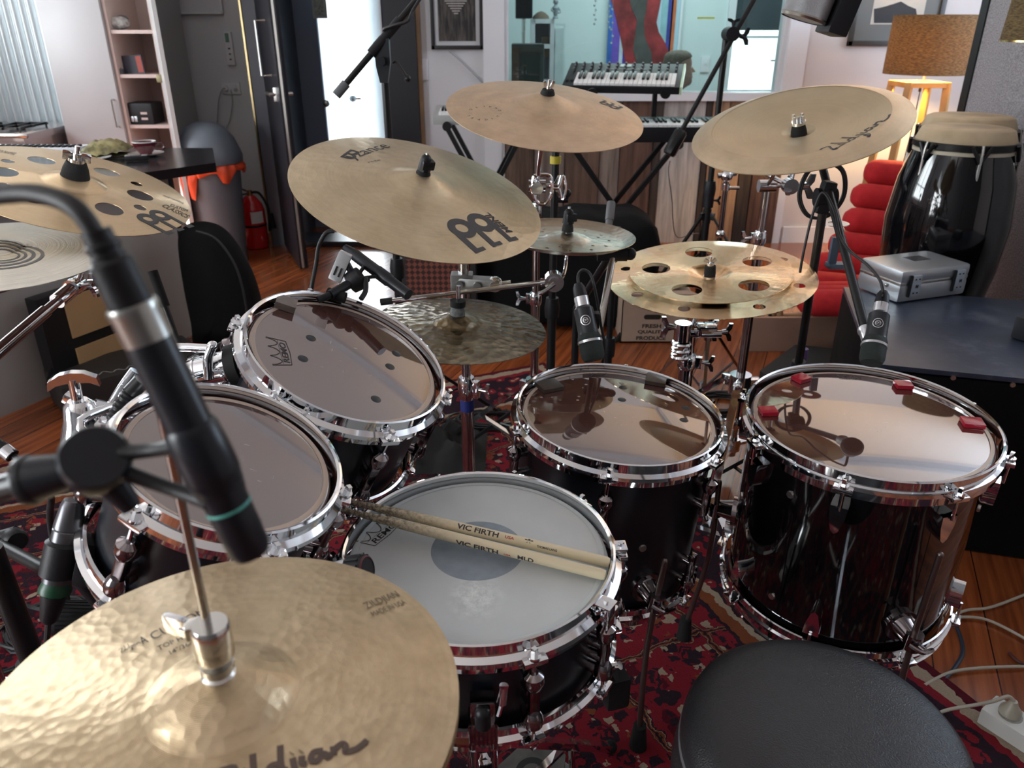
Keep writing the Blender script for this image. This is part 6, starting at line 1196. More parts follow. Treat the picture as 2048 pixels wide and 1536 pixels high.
m = MB(); q3 = q+V((0, 0, .030)); m.tube([q3, q3+V((-.012, .004, .008)), q3+V((-.04, .0, .0)), pxz(1950, 1410, .05), pxz(1895, 1420, .02), pxz(1840, 1440, .006), pxz(1700, 1480, .006)], .0036, n=10); m.build('lead', beige, t2)
q = c0+sd*.10; q.z = .047; t2 = thing('mains_plug', 'black mains plug at the right edge of the white power strip', 'plug', q); m = MB(); m.lathe([(0, 0), (.020, 0), (.021, .006), (.019, .012), (.014, .030), (0, .032)], q, n=14); m.build('plug_body', blackplastic, t2); m = MB(); m.tube([q+V((0, 0, .03)), q+V((.05, .02, .05)), q+V((.2, .05, .006))], .0036, n=8); m.build('lead', cable_m, t2)
for pts, lab in (([(1850, 1370), (1900, 1345), (1960, 1336), (2048, 1333), (2140, 1336)], 'beige mains cable running level to the right edge above the power strip'), ([(1860, 1260), (1925, 1223), (1980, 1215), (2048, 1190), (2120, 1160)], 'beige mains cable rising to the right edge beside the largest floor tom'), ([(1860, 1240), (1920, 1234), (1975, 1240), (2048, 1276), (2120, 1320)], 'beige mains cable sloping down to the right edge from the largest floor tom')):
    m = MB(); m.tube([pxz(a, b, .009) for a, b in pts], .0034, n=10); solo(m, 'mains_cable', beige, lab, 'cable')
bluec = mat('dark_blue_cable', (.018, .03, .05), .45)
for pts, mt_, r_, lab in (([(1880, 1180), (1912, 1250), (1926, 1300), (1910, 1335), (1885, 1365), (1872, 1400), (1870, 1440), (1850, 1500)], bluec, .0045, 'dark blue cable curving over the wooden floor between the floor tom and the stool'), ([(1890, 1470), (1940, 1505), (2000, 1525), (2100, 1560)], bluec, .0045, 'dark blue cable along the bottom right corner'), ([(1880, 1420), (1920, 1478), (1990, 1520), (2080, 1580)], cable_m, .004, 'black cable along the bottom right corner below the power strip'), ([(1985, 1448), (1958, 1478), (1956, 1500), (1975, 1530)], cable_m, .0018, 'thin black wire below the power strip'), ([(2018, 1305), (2040, 1325), (2090, 1340)], mat('dark_red_cable', (.06, .01, .01), .5), .003, 'dark red wire at the right edge of the floor'), ([(1650, 1100), (1420, 1010), (1320, 900), (1120, 860), (990, 850), (900, 840), (830, 845)], cable_m, .004, 'black cable running behind the floor toms across the rug')):
    m = MB(); m.tube([pxz(a, b, .0165 if 'rug' in lab else .0055) for a, b in pts], r_, n=8); solo(m, 'floor_cable', mt_, lab, 'cable')
# cable heaps on the rug
def coil(cx_, cy_, z, r, n, th_, lab, nm='coiled_cable', sq=1.0, jig=.3):
    m = MB(); pts = []
    for k in range(n*10+1):
        a = 2*PI*k/10; rr = r*(1+jig*(random.random()-.5)+.12*math.sin(a*.37)); pts.append(V((cx_+rr*math.cos(a), cy_+rr*sq*math.sin(a), z+th_+k/(n*10)*n*th_*.6)))
    m.tube(pts, th_, n=6, smooth=2); return solo(m, nm, cable_m, lab, 'cable')
q = pxz(100, 1260, 0); coil(q.x, q.y, RUGZ, .09, 5, .004, 'tangle of black cables on the rug at the lower left', sq=.9)
q = pxz(30, 1290, 0); coil(q.x, q.y, RUGZ, .13, 3, .0035, 'loose black cable loops at the left edge of the rug', sq=.8)
q = pxz(985, 850, 0); coil(q.x, q.y, RUGZ, .13, 6, .004, 'flat heap of black cables on the rug behind the ride stand', sq=.45)
q = pxz(1440, 815, 0); coil(q.x, q.y, .001, .11, 7, .005, 'coil of black and grey cable on the floor between the floor toms', sq=.7)
m = MB(); q = pxz(868, 900, RUGZ)
vs = []; fs = []; N_ = 14
for i in range(N_+1):
    for j in range(N_+1):
        u, v = i/N_-.5, j/N_-.5; e = max(0, 1-(2*abs(u))**2.4)*max(0, 1-(2*abs(v))**2.4); h = e*(.06+.035*math.sin(u*14+2)*math.cos(v*9)+.02*math.sin(u*23+v*17)); vs.append((q.x+u*.34, q.y+v*.30, RUGZ+.001+max(0, h)))
for i in range(N_):
    for j in range(N_): a = i*(N_+1)+j; fs.append((a, a+1, a+N_+2, a+N_+1))
m.add(vs, fs); solo(m, 'crumpled_cloth', mat('black_cloth', (.010, .010, .010), .85, bump=.4), 'crumpled black cloth on the rug behind the snare', 'cloth', ang=80)
# ---------------------------------------------------------------- black cabinet and aluminium case
ang_ = R(-15.5); o = V((.885, 1.735, 0)); fx = V((math.cos(ang_), math.sin(ang_), 0)); fy = V((-fx.y, fx.x, 0)); rot = M((fx, fy, V((0, 0, 1)))).transposed()
t = thing('equipment_cabinet', 'wide black equipment cabinet with a scuffed blue-grey top at the right', 'cabinet', o+fx*.45+fy*.3)
top_m, nt, b = principled('scuffed_dark_top'); tc = nt.nodes.new('ShaderNodeTexCoord'); no = nt.nodes.new('ShaderNodeTexNoise'); no.inputs['Scale'].default_value = 7; no.inputs['Detail'].default_value = 9; no.inputs['Roughness'].default_value = .7; lnk(nt, tc.outputs['Object'], no.inputs['Vector'])
lnk(nt, ramp(nt, no.outputs['Fac'], [(.35, (.018, .027, .050)), (.55, (.034, .048, .082)), (.70, (.11, .13, .17))]), b.inputs['Base Color']); b.inputs['Roughness'].default_value = .32
m = MB(); m.box(o+fx*.55+fy*.32+V((0, 0, .242)), (1.1, .64, .480), rot, bev=.004); m.build('body', mat('matt_black_board', (.004, .004, .005), .7, spec=.15), t); m = MB(); m.box(o+fx*.55+fy*.32+V((0, 0, .4935)), (1.1, .64, .013), rot, bev=.002); m.build('top', top_m, t)
for px, py in ((1906, 755), (2025, 769)):
    q = PN(px, py, o-fy*.0, fy); m = MB(); m.cyl(q, q-fy*.004, .006, n=12); m.build('screw', steel, t)
for k in (-1, 1):
    for j_ in (0, 1): m = MB(); m.box(o+fx*(.55+.5*k)+fy*(.05+.54*j_)+V((0, 0, .001)), (.05, .05, .004), rot); m.build('foot', rubber, t)
cc = V((1.148, 2.183, .5)); ca = math.atan2(.087, .242); ex = V((math.cos(ca), math.sin(ca), 0)); ey = V((-ex.y, ex.x, 0)); rot = M((ex, ey, V((0, 0, 1)))).transposed(); al = mat('brushed_aluminium', (.56, .60, .64), .30, .75)
t = thing('aluminium_case', 'small silver aluminium case with two latches on the black cabinet', 'case', cc+ex*.13+ey*.08)
m = MB(); m.box(cc+ex*.132+ey*.085+V((0, 0, .029)), (.265, .17, .054), rot, bev=.014); m.build('base', al, t); m = MB(); m.box(cc+ex*.132+ey*.085+V((0, 0, .079)), (.265, .17, .040), rot, bev=.014); m.build('lid', al, t); m = MB(); m.box(cc+ex*.132+ey*.085+V((0, 0, .058)), (.262, .167, .012), rot, bev=.004); m.build('seam_band', steel, t)
m = MB(); m.box(cc+ex*.15+ey*.10+V((0, 0, .0993)), (.065, .045, .001), rot); m.build('plate', mat('dark_plate', (.12, .12, .14), .3, .8), t)
for u in (.055, .225):
    m = MB(); m.box(cc+ex*u-ey*.003+V((0, 0, .052)), (.034, .006, .062), rot, bev=.001); lt = m.build('latch', mat('pale_latch', (.55, .62, .70), .3, .5), t)
    m = MB(); m.box(cc+ex*(u-.022)-ey*.003+V((0, 0, .052)), (.006, .007, .066), rot)
    for dz in (-.022, .020): m.box(cc+ex*(u-.006)-ey*.0065+V((0, 0, .052+dz)), (.005, .001, .004), rot); m.box(cc+ex*(u+.008)-ey*.0065+V((0, 0, .052+dz)), (.005, .001, .004), rot)
    m.box(cc+ex*(u)-ey*.0065+V((0, 0, .050)), (.003, .001, .010), rot); m.box(cc+ex*(u+.006)-ey*.0065+V((0, 0, .050)), (.003, .001, .010), rot); m.box(cc+ex*(u+.003)-ey*.0065+V((0, 0, .050)), (.006, .001, .003), rot); m.build('latch_edge', darkgrey, lt)
m = MB(); m.sph(cc+ey*.05-ex*.002+V((0, 0, .045)), .006, 12); m.build('stud', steel, t)
q = PZ(2060, 680, .5); q = V((q.x, q.y, .5)); t = thing('effects_box', 'dark box cut off by the right edge, standing on the black cabinet', 'box', q); m = MB(); m.box(q+V((.06, 0, .032)), (.17, .13, .060), M.Rotation(R(30), 3, 'Z'), bev=.006); m.build('body', darkgrey, t); m = MB(); m.box(q+V((.06, 0, .063)), (.14, .10, .003), M.Rotation(R(30), 3, 'Z')); m.build('top_plate', mat('pale_blue_plate', (.35, .42, .5), .4), t)
# ---------------------------------------------------------------- red ribbed lounge chair
t = thing('lounge_chair', 'red lounge chair of stacked padded rolls on a beech frame behind the mic stand', 'chair', (1.75, 3.35, 0)); redf = mat('red_wool_fabric', (.52, .012, .018), .85, var=.15, vscale=30, bump=.4, bscale=600); YC = 3.55
beech = mat('beech_wood', (.48, .30, .16), .45, var=.25, vscale=12, stretch=(1, 1, 8))
rolls = [((1742, 343), (1850, 352), YC+.30), ((1716, 390), (1850, 405), YC+.22), ((1700, 438), (1850, 458), YC+.14), ((1672, 486), (1850, 508), YC+.05), ((1640, 528), (1850, 548), YC-.06), ((1615, 566), (1850, 590), YC-.20), ((1610, 600), (1790, 625), YC-.34)]
for (a, b_, y) in rolls:
    A = PY(*a, y); B = PY(*b_, y-.03); A.x -= .02; B = A+(B-A)*1.15; d_ = (B-A).normalized(); m = MB(); r_ = .061; L = (B-A).length
    m.lathe([(0, -.01), (r_*.6, -.004), (r_*.9, .018), (r_, .05), (r_, L-.05), (r_*.9, L-.018), (r_*.6, L-.004), (0, L+.01)], A, d_, n=28); m.build('padded_roll', redf, t, ang=80)
A = PY(1605, 628, YC-.45); B = PY(1700, 650, YC-.5); m = MB()
for k in range(3):
    q = PY(1622-6*k, 588+k*9, YC-.36-.11*k); d_ = V((1, -.05, .02)).normalized(); m2 = MB(); r_ = .055; L = .55; m2.lathe([(0, -.01), (r_*.7, 0), (r_, .04), (r_, L-.04), (r_*.7, L), (0, L+.01)], q, d_, n=24); m2.build('seat_roll', redf, t, ang=80)
zf0 = .12
m = MB(); a_ = PY(1540, 633, 3.15); b_ = PY(1655, 628, 3.15); c_ = PY(1680, 612, 3.2); m.tube([V((a_.x, a_.y, a_.z)), b_, c_, c_+V((.25, .05, 0))], .014, n=12, smooth=2); m.build('side_rail', beech, t)
for x_ in (a_.x+.01, a_.x+.75):
    m = MB(); m.tube([V((x_, 3.15, a_.z)), V((x_+.02, 3.13, .16)), V((x_+.03, 3.12, .012))], .014, n=10, smooth=2); m.build('leg', beech, t)
    m = MB(); m.tube([V((x_, 3.15, a_.z)), V((x_, 3.75, a_.z+.02)), V((x_+.02, 3.82, .012))], .014, n=10, smooth=3); m.build('rear_frame', beech, t)
m = MB(); m.bar(PY(1762, 345, YC+.33), V((PY(1640, 560, YC-.05).x, YC-.02, a_.z)), .03, .03); m.build('back_frame', beech, t)
# brown panel behind the chair legs and dark cushion on the floor
q0, q1 = pxz(1485, 705, 0), pxz(1690, 705, 0); m = MB(); m.box(((q0.x+q1.x)/2+.02, 3.03, .076), (q1.x-q0.x+.05, .02, .15)); solo(m, 'cardboard_sheet', mat('pinkish_cardboard', (.36, .22, .16), .8, var=.2, vscale=5), 'pinkish brown cardboard sheet standing under the red chair', 'cardboard')
q = pxz(1600, 720, 0); t = thing('floor_cushion', 'dark grey floor cushion beside the black cabinet', 'cushion', q); m = MB(); pts = [(1520, 742), (1590, 690), (1690, 700), (1690, 770), (1560, 770)]; pl = [PZ(a, b, .06) for a, b in pts]; cxy = sum((p_.to_2d() for p_ in pl), V((0, 0)))/len(pl)
m.prism([((p_.x-cxy.x), (p_.y-cxy.y)) for p_ in pl], M.Translation((cxy.x, cxy.y, 0)), .004, .062); m.build('cover', mat('charcoal_fabric', (.022, .020, .019), .9), t)
# ---------------------------------------------------------------- congas
def conga(label, c, R0, ztop, grp=None):
    t = thing('conga', label, 'conga', (c[0], c[1], .0)); x, y = c; hgt = .76; z0 = ztop-hgt
    m = MB(); m.lathe([(R0*.95, z0), (R0*1.08, z0+.12), (R0*1.27, z0+.30), (R0*1.33, z0+.46), (R0*1.22, z0+.60), (R0*1.0, ztop-.05), (R0*.97, ztop-.012), (R0*.94, ztop-.012), (R0*.9, ztop-.05), (R0*.75, z0)], (x, y, 0), n=64); m.build('shell', lacquer, t, ang=80)
    m = MB(); m.lathe([(R0*1.318, z0+.455), (R0*1.328, z0+.458), (R0*1.318, z0+.461)], (x, y, 0), n=64); m.build('joint_line', dchrome, t)
    skin = mat('rawhide', (.52, .40, .25), .55, var=.3, vscale=9); m = MB(); m.lathe([(0, ztop+.012), (R0*.86, ztop+.011), (R0*.94, ztop+.005), (R0*1.03, ztop-.030), (R0*1.03, ztop-.04), (R0*.98, ztop-.04)], (x, y, 0), n=64); m.build('skin_head', skin, t, ang=60)
    m = MB(); m.lathe([(R0*1.035, ztop-.030), (R0*1.07, ztop-.032), (R0*1.07, ztop-.050), (R0*1.035, ztop-.052)], (x, y, 0), n=64, closed=True); m.build('tension_ring', blackmetal, t)
    m = MB(); m.lathe([(R0*1.02, ztop-.054), (R0*1.045, ztop-.056), (R0*1.045, ztop-.066), (R0*1.02, ztop-.068)], (x, y, 0), n=64, closed=True); m.build('cream_band', mat('cream_band', (.55, .50, .38), .5), t)
    for k in range(6):
        a = R(-100)+k*PI/3; d = V((math.cos(a), math.sin(a), 0)); m = MB(); o_ = V((x, y, 0)); m.tube([o_+d*R0*1.09+V((0, 0, ztop-.03)), o_+d*R0*1.13+V((0, 0, ztop-.06)), o_+d*R0*1.14+V((0, 0, ztop-.13)), o_+d*R0*1.18+V((0, 0, ztop-.21))], .0048, n=8); lg = m.build('lug_hook', steel, t)
        m = MB(); rot = M.Rotation(a, 3, 'Z'); m.box(o_+d*R0*1.16+V((0, 0, ztop-.215)), (.022, .028, .045), rot, bev=.004); m.cyl(o_+d*R0*1.18+V((0, 0, ztop-.26)), o_+d*R0*1.18+V((0, 0, ztop-.20)), .006, n=8); m.build('side_plate', dchrome, t)
        m = MB(); td = V((-d.y, d.x, 0))
        for s_ in (-1, 1): m.tube([o_+d*R0*1.085+td*s_*.03+V((0, 0, ztop-.034)), o_+d*R0*1.10+td*s_*.012+V((0, 0, ztop-.062)), o_+d*R0*1.12+V((0, 0, ztop-.085))], .0065, n=8)
        m.build('claw', blackmetal, t)
    m = MB(); m.lathe([(R0*.86, z0+.02), (R0*.94, z0+.02), (R0*.94, z0+.05), (R0*.86, z0+.05)], (x, y, 0), n=40, closed=True)
    m.build('stand_ring', blackmetal, t)
    for k in range(3): a = .5+k*2*PI/3; m = MB(); m.tube([(x+R0*.93*math.cos(a), y+R0*.93*math.sin(a), z0+.035), (x+R0*1.25*math.cos(a), y+R0*1.25*math.sin(a), .012)], .010, n=10); m.build('stand_leg', blackmetal, t)
    return t
cq = P(1942, 262, 2.56); conga('front black conga with a pale skin, behind the silver case', (cq.x, cq.y+.02), .150, cq.z)
cq2 = P(1944, 238, 2.88); conga('rear conga whose darker skin shows just above the front one', (cq2.x+.01, cq2.y+.03), .158, cq2.z)
# ---------------------------------------------------------------- acoustic screen, lamps, pictures at the right
fbm, nt, b = principled('speckled_grey_felt'); tc = nt.nodes.new('ShaderNodeTexCoord'); no = nt.nodes.new('ShaderNodeTexNoise'); no.inputs['Scale'].default_value = 180; no.inputs['Detail'].default_value = 6; no.inputs['Roughness'].default_value = .8; lnk(nt, tc.outputs['Object'], no.inputs['Vector'])
lnk(nt, ramp(nt, no.outputs['Fac'], [(.35, (.12, .12, .13)), (.65, (.50, .50, .53))]), b.inputs['Base Color']); b.inputs['Roughness'].default_value = .95
A = PY(1958, 120, 3.75); A.z = 0; B = V((A.x-.12+.25, 2.2, 0)); B = V((2.12, 2.0, 0)); d_ = (B-A).normalized(); t = thing('acoustic_screen', 'tall grey felt acoustic screen in a black frame behind the congas', 'acoustic screen', (A+B)/2); nn_ = V((d_.y, -d_.x, 0)); 
m = MB(); m.bar((A+B)/2+V((0, 0, .03)), (A+B)/2+V((0, 0, 1.52)), (B-A).length, .05, up=tuple(nn_)); m.build('felt_panel', fbm, t)
for q in (A, B): m = MB(); m.bar(q+V((0, 0, .002)), q+V((0, 0, 1.56)), .055, .065, up=tuple(nn_)); m.build('frame_post', blackmetal, t)
m = MB(); m.bar(A+V((0, 0, 1.55)), B+V((0, 0, 1.55)), .06, .04); m.build('top_rail', blackmetal, t)
YL = 4.35; shade_m, nt, b = principled('dark_linen_shade'); tc = nt.nodes.new('ShaderNodeTexCoord'); no = nt.nodes.new('ShaderNodeTexNoise'); no.inputs['Scale'].default_value = 60; no.inputs['Detail'].default_value = 6; mp = nt.nodes.new('ShaderNodeMapping'); mp.inputs['Scale'].default_value = (1, 1, 7); lnk(nt, tc.outputs['Object'], mp.inputs[0]); lnk(nt, mp.outputs[0], no.inputs['Vector'])
lnk(nt, ramp(nt, no.outputs['Fac'], [(.35, (.07, .045, .02)), (.65, (.20, .14, .06))]), b.inputs['Base Color']); b.inputs['Roughness'].default_value = .9
out = nt.nodes['Material Output']; tl = nt.nodes.new('ShaderNodeBsdfTranslucent'); lnk(nt, ramp(nt, no.outputs['Fac'], [(.35, (.30, .16, .03)), (.65, (.75, .48, .14))]), tl.inputs[0]); mx = nt.nodes.new('ShaderNodeMixShader'); mx.inputs[0].default_value = .10; lnk(nt, b.outputs[0], mx.inputs[1]); lnk(nt, tl.outputs[0], mx.inputs[2]); lnk(nt, mx.outputs[0], out.inputs[0])
lc = PY(1862, 90, YL); zt_, zb_ = PY(1880, 30, YL).z, PY(1850, 148, YL).z
t = thing('floor_lamp', 'wooden floor lamp with a glowing brown linen shade beside the picture', 'lamp', (lc.x, YL, 0)); r0, r1 = (PY(1926, 148, YL).x-PY(1770, 143, YL).x)/2, (PY(1962, 38, YL).x-PY(1804, 32, YL).x)/2
m = MB(); m.lathe([(r0, zb_), (r1, zt_), (r1-.003, zt_), (r0-.003, zb_)], (lc.x, YL, 0), n=64, closed=True); m.build('lamp_shade', shade_m, t)
bulb = mat('warm_bulb', (1, .8, .5), .5, emit=(1, .66, .25), estr=10); m = MB(); m.sph((lc.x, YL, (zt_+zb_)/2+.05), .03, 16); m.build('bulb', bulb, t)
m = MB(); m.cyl((lc.x, YL, zb_-.03), (lc.x, YL, (zt_+zb_)/2-.01), .008, n=12); m.build('socket_stem', steel, t)
wz = PY(1838, 163, YL).z; pine = mat('pine_wood', (.52, .30, .10), .5, var=.2, vscale=10, stretch=(1, 1, .3))
for sx_ in (-1, 1):
    for sy_ in (-1, 1): m = MB(); m.bar((lc.x-.02+sx_*.145, YL+sy_*.145, .002), (lc.x-.02+sx_*.098, YL+sy_*.098, wz), .032, .032); m.build('leg', pine, t)
for a_, b_ in (((-1, -1), (1, -1)), ((-1, 1), (1, 1)), ((-1, -1), (-1, 1)), ((1, -1), (1, 1))): m = MB(); m.bar((lc.x-.02+a_[0]*.098, YL+a_[1]*.098, wz-.012), (lc.x-.02+b_[0]*.098, YL+b_[1]*.098, wz-.012), .034, .026); m.build('top_rail', pine, t)
m = MB(); m.bar((lc.x-.118, YL, wz-.012), (lc.x+.078, YL, wz-.012), .034, .02); m.build('cross_rail', pine, t)
m = MB(); m.tube([(lc.x-.01, YL, wz), (lc.x-.012, YL-.01, wz-.06), (lc.x-.02, YL-.02, .7), (lc.x-.09, YL-.12, .35), (lc.x-.08, YL-.1, .01)], .0028, n=6); m.cyl((lc.x-.01, YL-.002, wz-.05), (lc.x-.011, YL-.004, wz-.02), .007, n=10); m.build('cord', cable_m, t)
l = bpy.data.lights.new('lamp_bulb_light', 'POINT'); l.energy = 70; l.color = (1, .62, .22); l.shadow_soft_size = .05; o = bpy.data.objects.new('lamp_bulb_light', l); COL.objects.link(o); o.location = (lc.x, YL-.0, (zt_+zb_)/2-.01)
q = PY(2010, 84, 2.75); q1 = PY(2052, 88, 2.75); t = thing('wall_lamp', 'brown linen lampshade with a brass rim cut off by the top right corner', 'lamp', (q.x+.13, 2.72, q.z)); m = MB(); m.lathe([(.13, q.z+.004), (.118, q.z+.20), (.116, q.z+.20), (.128, q.z+.004)], (q.x+.13, 2.75, 0), n=48, closed=True); m.build('lamp_shade', shade_m, t); m = MB(); m.lathe([(.128, q.z), (.132, q.z), (.132, q.z+.006), (.128, q.z+.006)], (q.x+.13, 2.75, 0), n=48, closed=True); m.build('brass_rim', mat('brass', (.65, .45, .18), .25, 1.0), t); m = MB(); m.cyl((q.x+.13, 2.75, q.z-.01), (q.x+.13, 2.75, q.z+.1), .01, n=10); m.tube([(q.x+.13, 2.75, q.z+.09), (q.x+.20, 2.75, q.z+.12), (q.x+.33, 2.75, q.z+.10), (q.x+.36, 2.75, .5), (q.x+.36, 2.75, .01)], .009, n=8); m.cyl((q.x+.36, 2.75, .0), (q.x+.36, 2.75, .02), .12, n=28); m.build('arm', mat('brass', (.65, .45, .18), .25, 1.0), t)
def picture(label, x0, x1, z0, z1, y, fw, mw, fm, matm, pm, extra=None):
    t = thing('framed_picture', label, 'picture', ((x0+x1)/2, y, z0)); m = MB(); xm, zm = (x0+x1)/2, (z0+z1)/2
    for a_, b_ in (((x0+fw/2, z0), (x0+fw/2, z1)), ((x1-fw/2, z0), (x1-fw/2, z1))): m.box((a_[0], y-.012, zm), (fw, .022, z1-z0), bev=.003)
    for z in (z0+fw/2, z1-fw/2): m.box((xm, y-.012, z), (x1-x0, .022, fw), bev=.003)
    m.build('frame', fm, t); m = MB(); m.box((xm, y-.006, zm), (x1-x0-fw, .006, z1-z0-fw)); m.build('mount', matm, t)
    m = MB(); m.box((xm, y-.0095, zm), (x1-x0-2*fw-2*mw, .002, z1-z0-2*fw-2*mw)); m.build('print', pm, t); return t
fr_dark = mat('black_frame_wood', (.018, .016, .017), .4); mount_w = mat('mount_board', (.55, .56, .58), .7); x0, x1 = PY(862, 60, W).x, PY(967, 60, W).x; z0 = PY(915, 99, W).z
def print_mat(nm, c1, c2, sc_):
    m, nt, b = principled(nm); tc = nt.nodes.new('ShaderNodeTexCoord'); mp = nt.nodes.new('ShaderNodeMapping'); mp.inputs['Scale'].default_value = sc_; lnk(nt, tc.outputs['Object'], mp.inputs[0]); no = nt.nodes.new('ShaderNodeTexNoise'); no.inputs['Scale'].default_value = 5; no.inputs['Detail'].default_value = 7; lnk(nt, mp.outputs[0], no.inputs['Vector']); lnk(nt, ramp(nt, no.outputs['Fac'], [(.4, c1), (.65, c2)]), b.inputs['Base Color']); b.inputs['Roughness'].default_value = .6; return m
pt1 = picture('black framed dark print on the white wall left of the studio window', x0, x1, z0, z0+.44, W-.001, .022, .022, fr_dark, mount_w, print_mat('dark_timber_print', (.012, .012, .013), (.10, .085, .075), (14, 14, 2)))
m = MB(); xm = (x0+x1)/2
for k in range(7):
    zz = PY(915, 27-k*5, W).z; w_ = .012+.010*k; m.box((xm-.004, W-.0125, zz), (w_*2, .002, .006))
m.build('pale_figure', mat('pale_figure_ink', (.40, .38, .36), .6), pt1)
wallplate(845, 139, W-.001, .065, .115, 'white light switch on the wall between the doorway and the dark print', 1)
m = MB(); m.tube([PY(898, 102, W-.02), PY(908, 110, W-.02), PY(930, 130, W-.015), PY(950, 150, W-.015), PY(966, 168, W-.012), PY(1000, 220, W-.03), PY(1005, 330, W-.03), PY(1000, 470, W-.03)], .004, n=8); solo(m, 'wall_cable', mat('pale_grey_cable', (.38, .40, .42), .5), 'pale cable hanging on the wall below the dark print', 'cable')
x0 = PY(1697, 60, W).x; z0 = PY(1720, 92, W).z; sky_p = picture('dark framed coastal print with a grey mount behind the lamp', x0, x0+.52, z0, z0+.5, W-.001, .028, .085, mat('charcoal_frame', (.05, .048, .045), .4), mat('grey_mount', (.14, .15, .145), .6), print_mat('pale_sea_print', (.50, .48, .42), (.56, .53, .46), (2, 2, 2)))
m = MB(); xzprism(m, [(PY(a, b, W).x, PY(a, b, W).z) for a, b in ((1746, 46), (1746, 18), (1765, 14), (1785, 8), (1800, 3), (1815, 12), (1830, 18), (1834, 46))], W-.0125, W-.011); m.build('dark_island', mat('island_ink', (.02, .02, .022), .6), sky_p, smooth=False)
# ---------------------------------------------------------------- cardboard box with lettering
bx0, bx1 = pxz(1240, 686, 0), pxz(1372, 686, 0); cw = (bx1-bx0).length; bz = .235; card = mat('brown_cardboard', (.42, .31, .24), .8, var=.08, vscale=10)
t = thing('cardboard_box', 'cardboard produce box with printed words on the floor behind the stack', 'box', ((bx0.x+bx1.x)/2, bx0.y+.15, 0)); yb = bx0.y; xa, xb = bx0.x, bx1.x
m = MB(); th_ = .005
for args in (((xa+xb)/2, yb+th_/2, cw, th_), ((xa+xb)/2, yb+.30, cw, th_), (xa+th_/2, yb+.15, th_, .30), (xb-th_/2, yb+.15, th_, .30)): m.box((args[0], args[1], bz/2+.002), (args[2], args[3], bz))
m.box(((xa+xb)/2, yb+.15, .005), (cw, .30, .006)); m.build('carton', card, t, smooth=False)
m = MB(); m.box(((xa+xb)/2, yb-.055, bz+.012), (cw, .12, .003), M.Rotation(R(-12), 3, 'X')); m.build('flap', card, t); m = MB(); m.box(((xa+xb)/2, yb+.345, bz+.022), (cw, .12, .003), M.Rotation(R(20), 3, 'X')); m.build('flap', card, t)
m = MB(); m.box((PY(1305, 634, yb).x, yb-.0006, PY(1305, 634, yb).z), (.070, .001, .024), bev=.0004)
q = PY(1305, 634, yb); m = MB(); m.prism([(.026*math.copysign(1, math.cos(a))+.011*math.cos(a), .011*math.sin(a)) for a in [2*PI*k/24+.01 for k in range(24)]], fr3(V((q.x, yb-.0008, q.z)), (1, 0, 0), (0, 0, 1)), -.0003, .0006); m.build('hand_hole', mat('hole_shadow', (.02, .015, .012), .9), t)
for s_, pa, pb in (('FRESH', (1284, 656), (1322, 656)), ('QUALITY', (1275, 668), (1330, 668)), ('PRODUCE', (1272, 680), (1331, 680))):
    a_, b_ = PY(*pa, yb), PY(*pb, yb); m = MB(); lay_text(m, s_, lambda u, v: V((a_.x+u, yb-.0008, a_.z+v)), width=b_.x-a_.x, height=.0185, bold=.035); m.build('printed_word', mat('print_brown_black', (.035, .025, .02), .7), t, smooth=False)
# ---------------------------------------------------------------- amplifier with mesh grille under the ride, black bags
q0, q1 = pxz(812, 640, 0), pxz(985, 640, 0); ya = 3.15; xa, xb = PY(812, 560, ya).x, PY(938, 560, ya).x; t = thing('guitar_amplifier', 'black amplifier with a reddish mesh grille seen under the ride cymbal', 'amplifier', ((xa+xb)/2, ya+.14, 0)); zt_ = PY(870, 505, ya).z
m = MB(); m.box(((xa+xb)/2, ya+.14, zt_/2+.01), (xb-xa+.06, .26, zt_), bev=.012); m.build('cabinet', mat('black_tolex', (.014, .013, .014), .65, bump=.3, bscale=400), t)
gm_, nt, b = principled('red_brown_mesh'); tc = nt.nodes.new('ShaderNodeTexCoord'); mp = nt.nodes.new('ShaderNodeMapping'); mp.inputs['Rotation'].default_value = (0, PI/4, 0); mp.inputs['Scale'].default_value = (60, 60, 60); lnk(nt, tc.outputs['Object'], mp.inputs[0]); ck = nt.nodes.new('ShaderNodeTexChecker'); ck.inputs['Scale'].default_value = 1; ck.inputs[1].default_value = (.20, .055, .035, 1); ck.inputs[2].default_value = (.03, .012, .010, 1); lnk(nt, mp.outputs[0], ck.inputs[0]); lnk(nt, ck.outputs[0], b.inputs['Base Color']); b.inputs['Roughness'].default_value = .6
m = MB(); m.box(((xa+xb)/2, ya+.008, zt_/2-.005), (xb-xa, .008, zt_-.05)); m.build('grille', gm_, t)
blackcloth = mat('black_nylon', (.006, .006, .007), .8, spec=.15, bump=.5, bscale=30)
def softbag(nm, label, cat, c, size, rz=0, lean=0, p=3.0, extra=None, mt=None):
    t = thing(nm, label, cat, (c[0], c[1], 0)); m = MB(); m.sph((0, 0, 0), 1, 32); rot = M.Rotation(rz, 3, 'Z') @ M.Rotation(lean, 3, 'X'); o = []
    for q in m.v:
        n_ = (abs(q.x)**p+abs(q.y)**p+abs(q.z)**p)**(1/p); q = q/n_; q = V((q.x*size[0]/2, q.y*size[1]/2, q.z*size[2]/2)); q += q.normalized()*.012*math.sin(q.x*30+q.z*22); o.append(rot @ q)
    zm = min(q.z for q in o); m.v = [q+V((c[0], c[1], .003-zm)) for q in o]; m.build('body', mt or blackcloth, t, ang=80)
    return t, rot
xq = pxz(1130, 700, 0); t, _ = softbag('drum_bag', 'large black nylon bag behind the centre crash stands', 'bag', (PY(1120, 600, 3.4).x, 3.42), (.85, .34, .50), p=9)
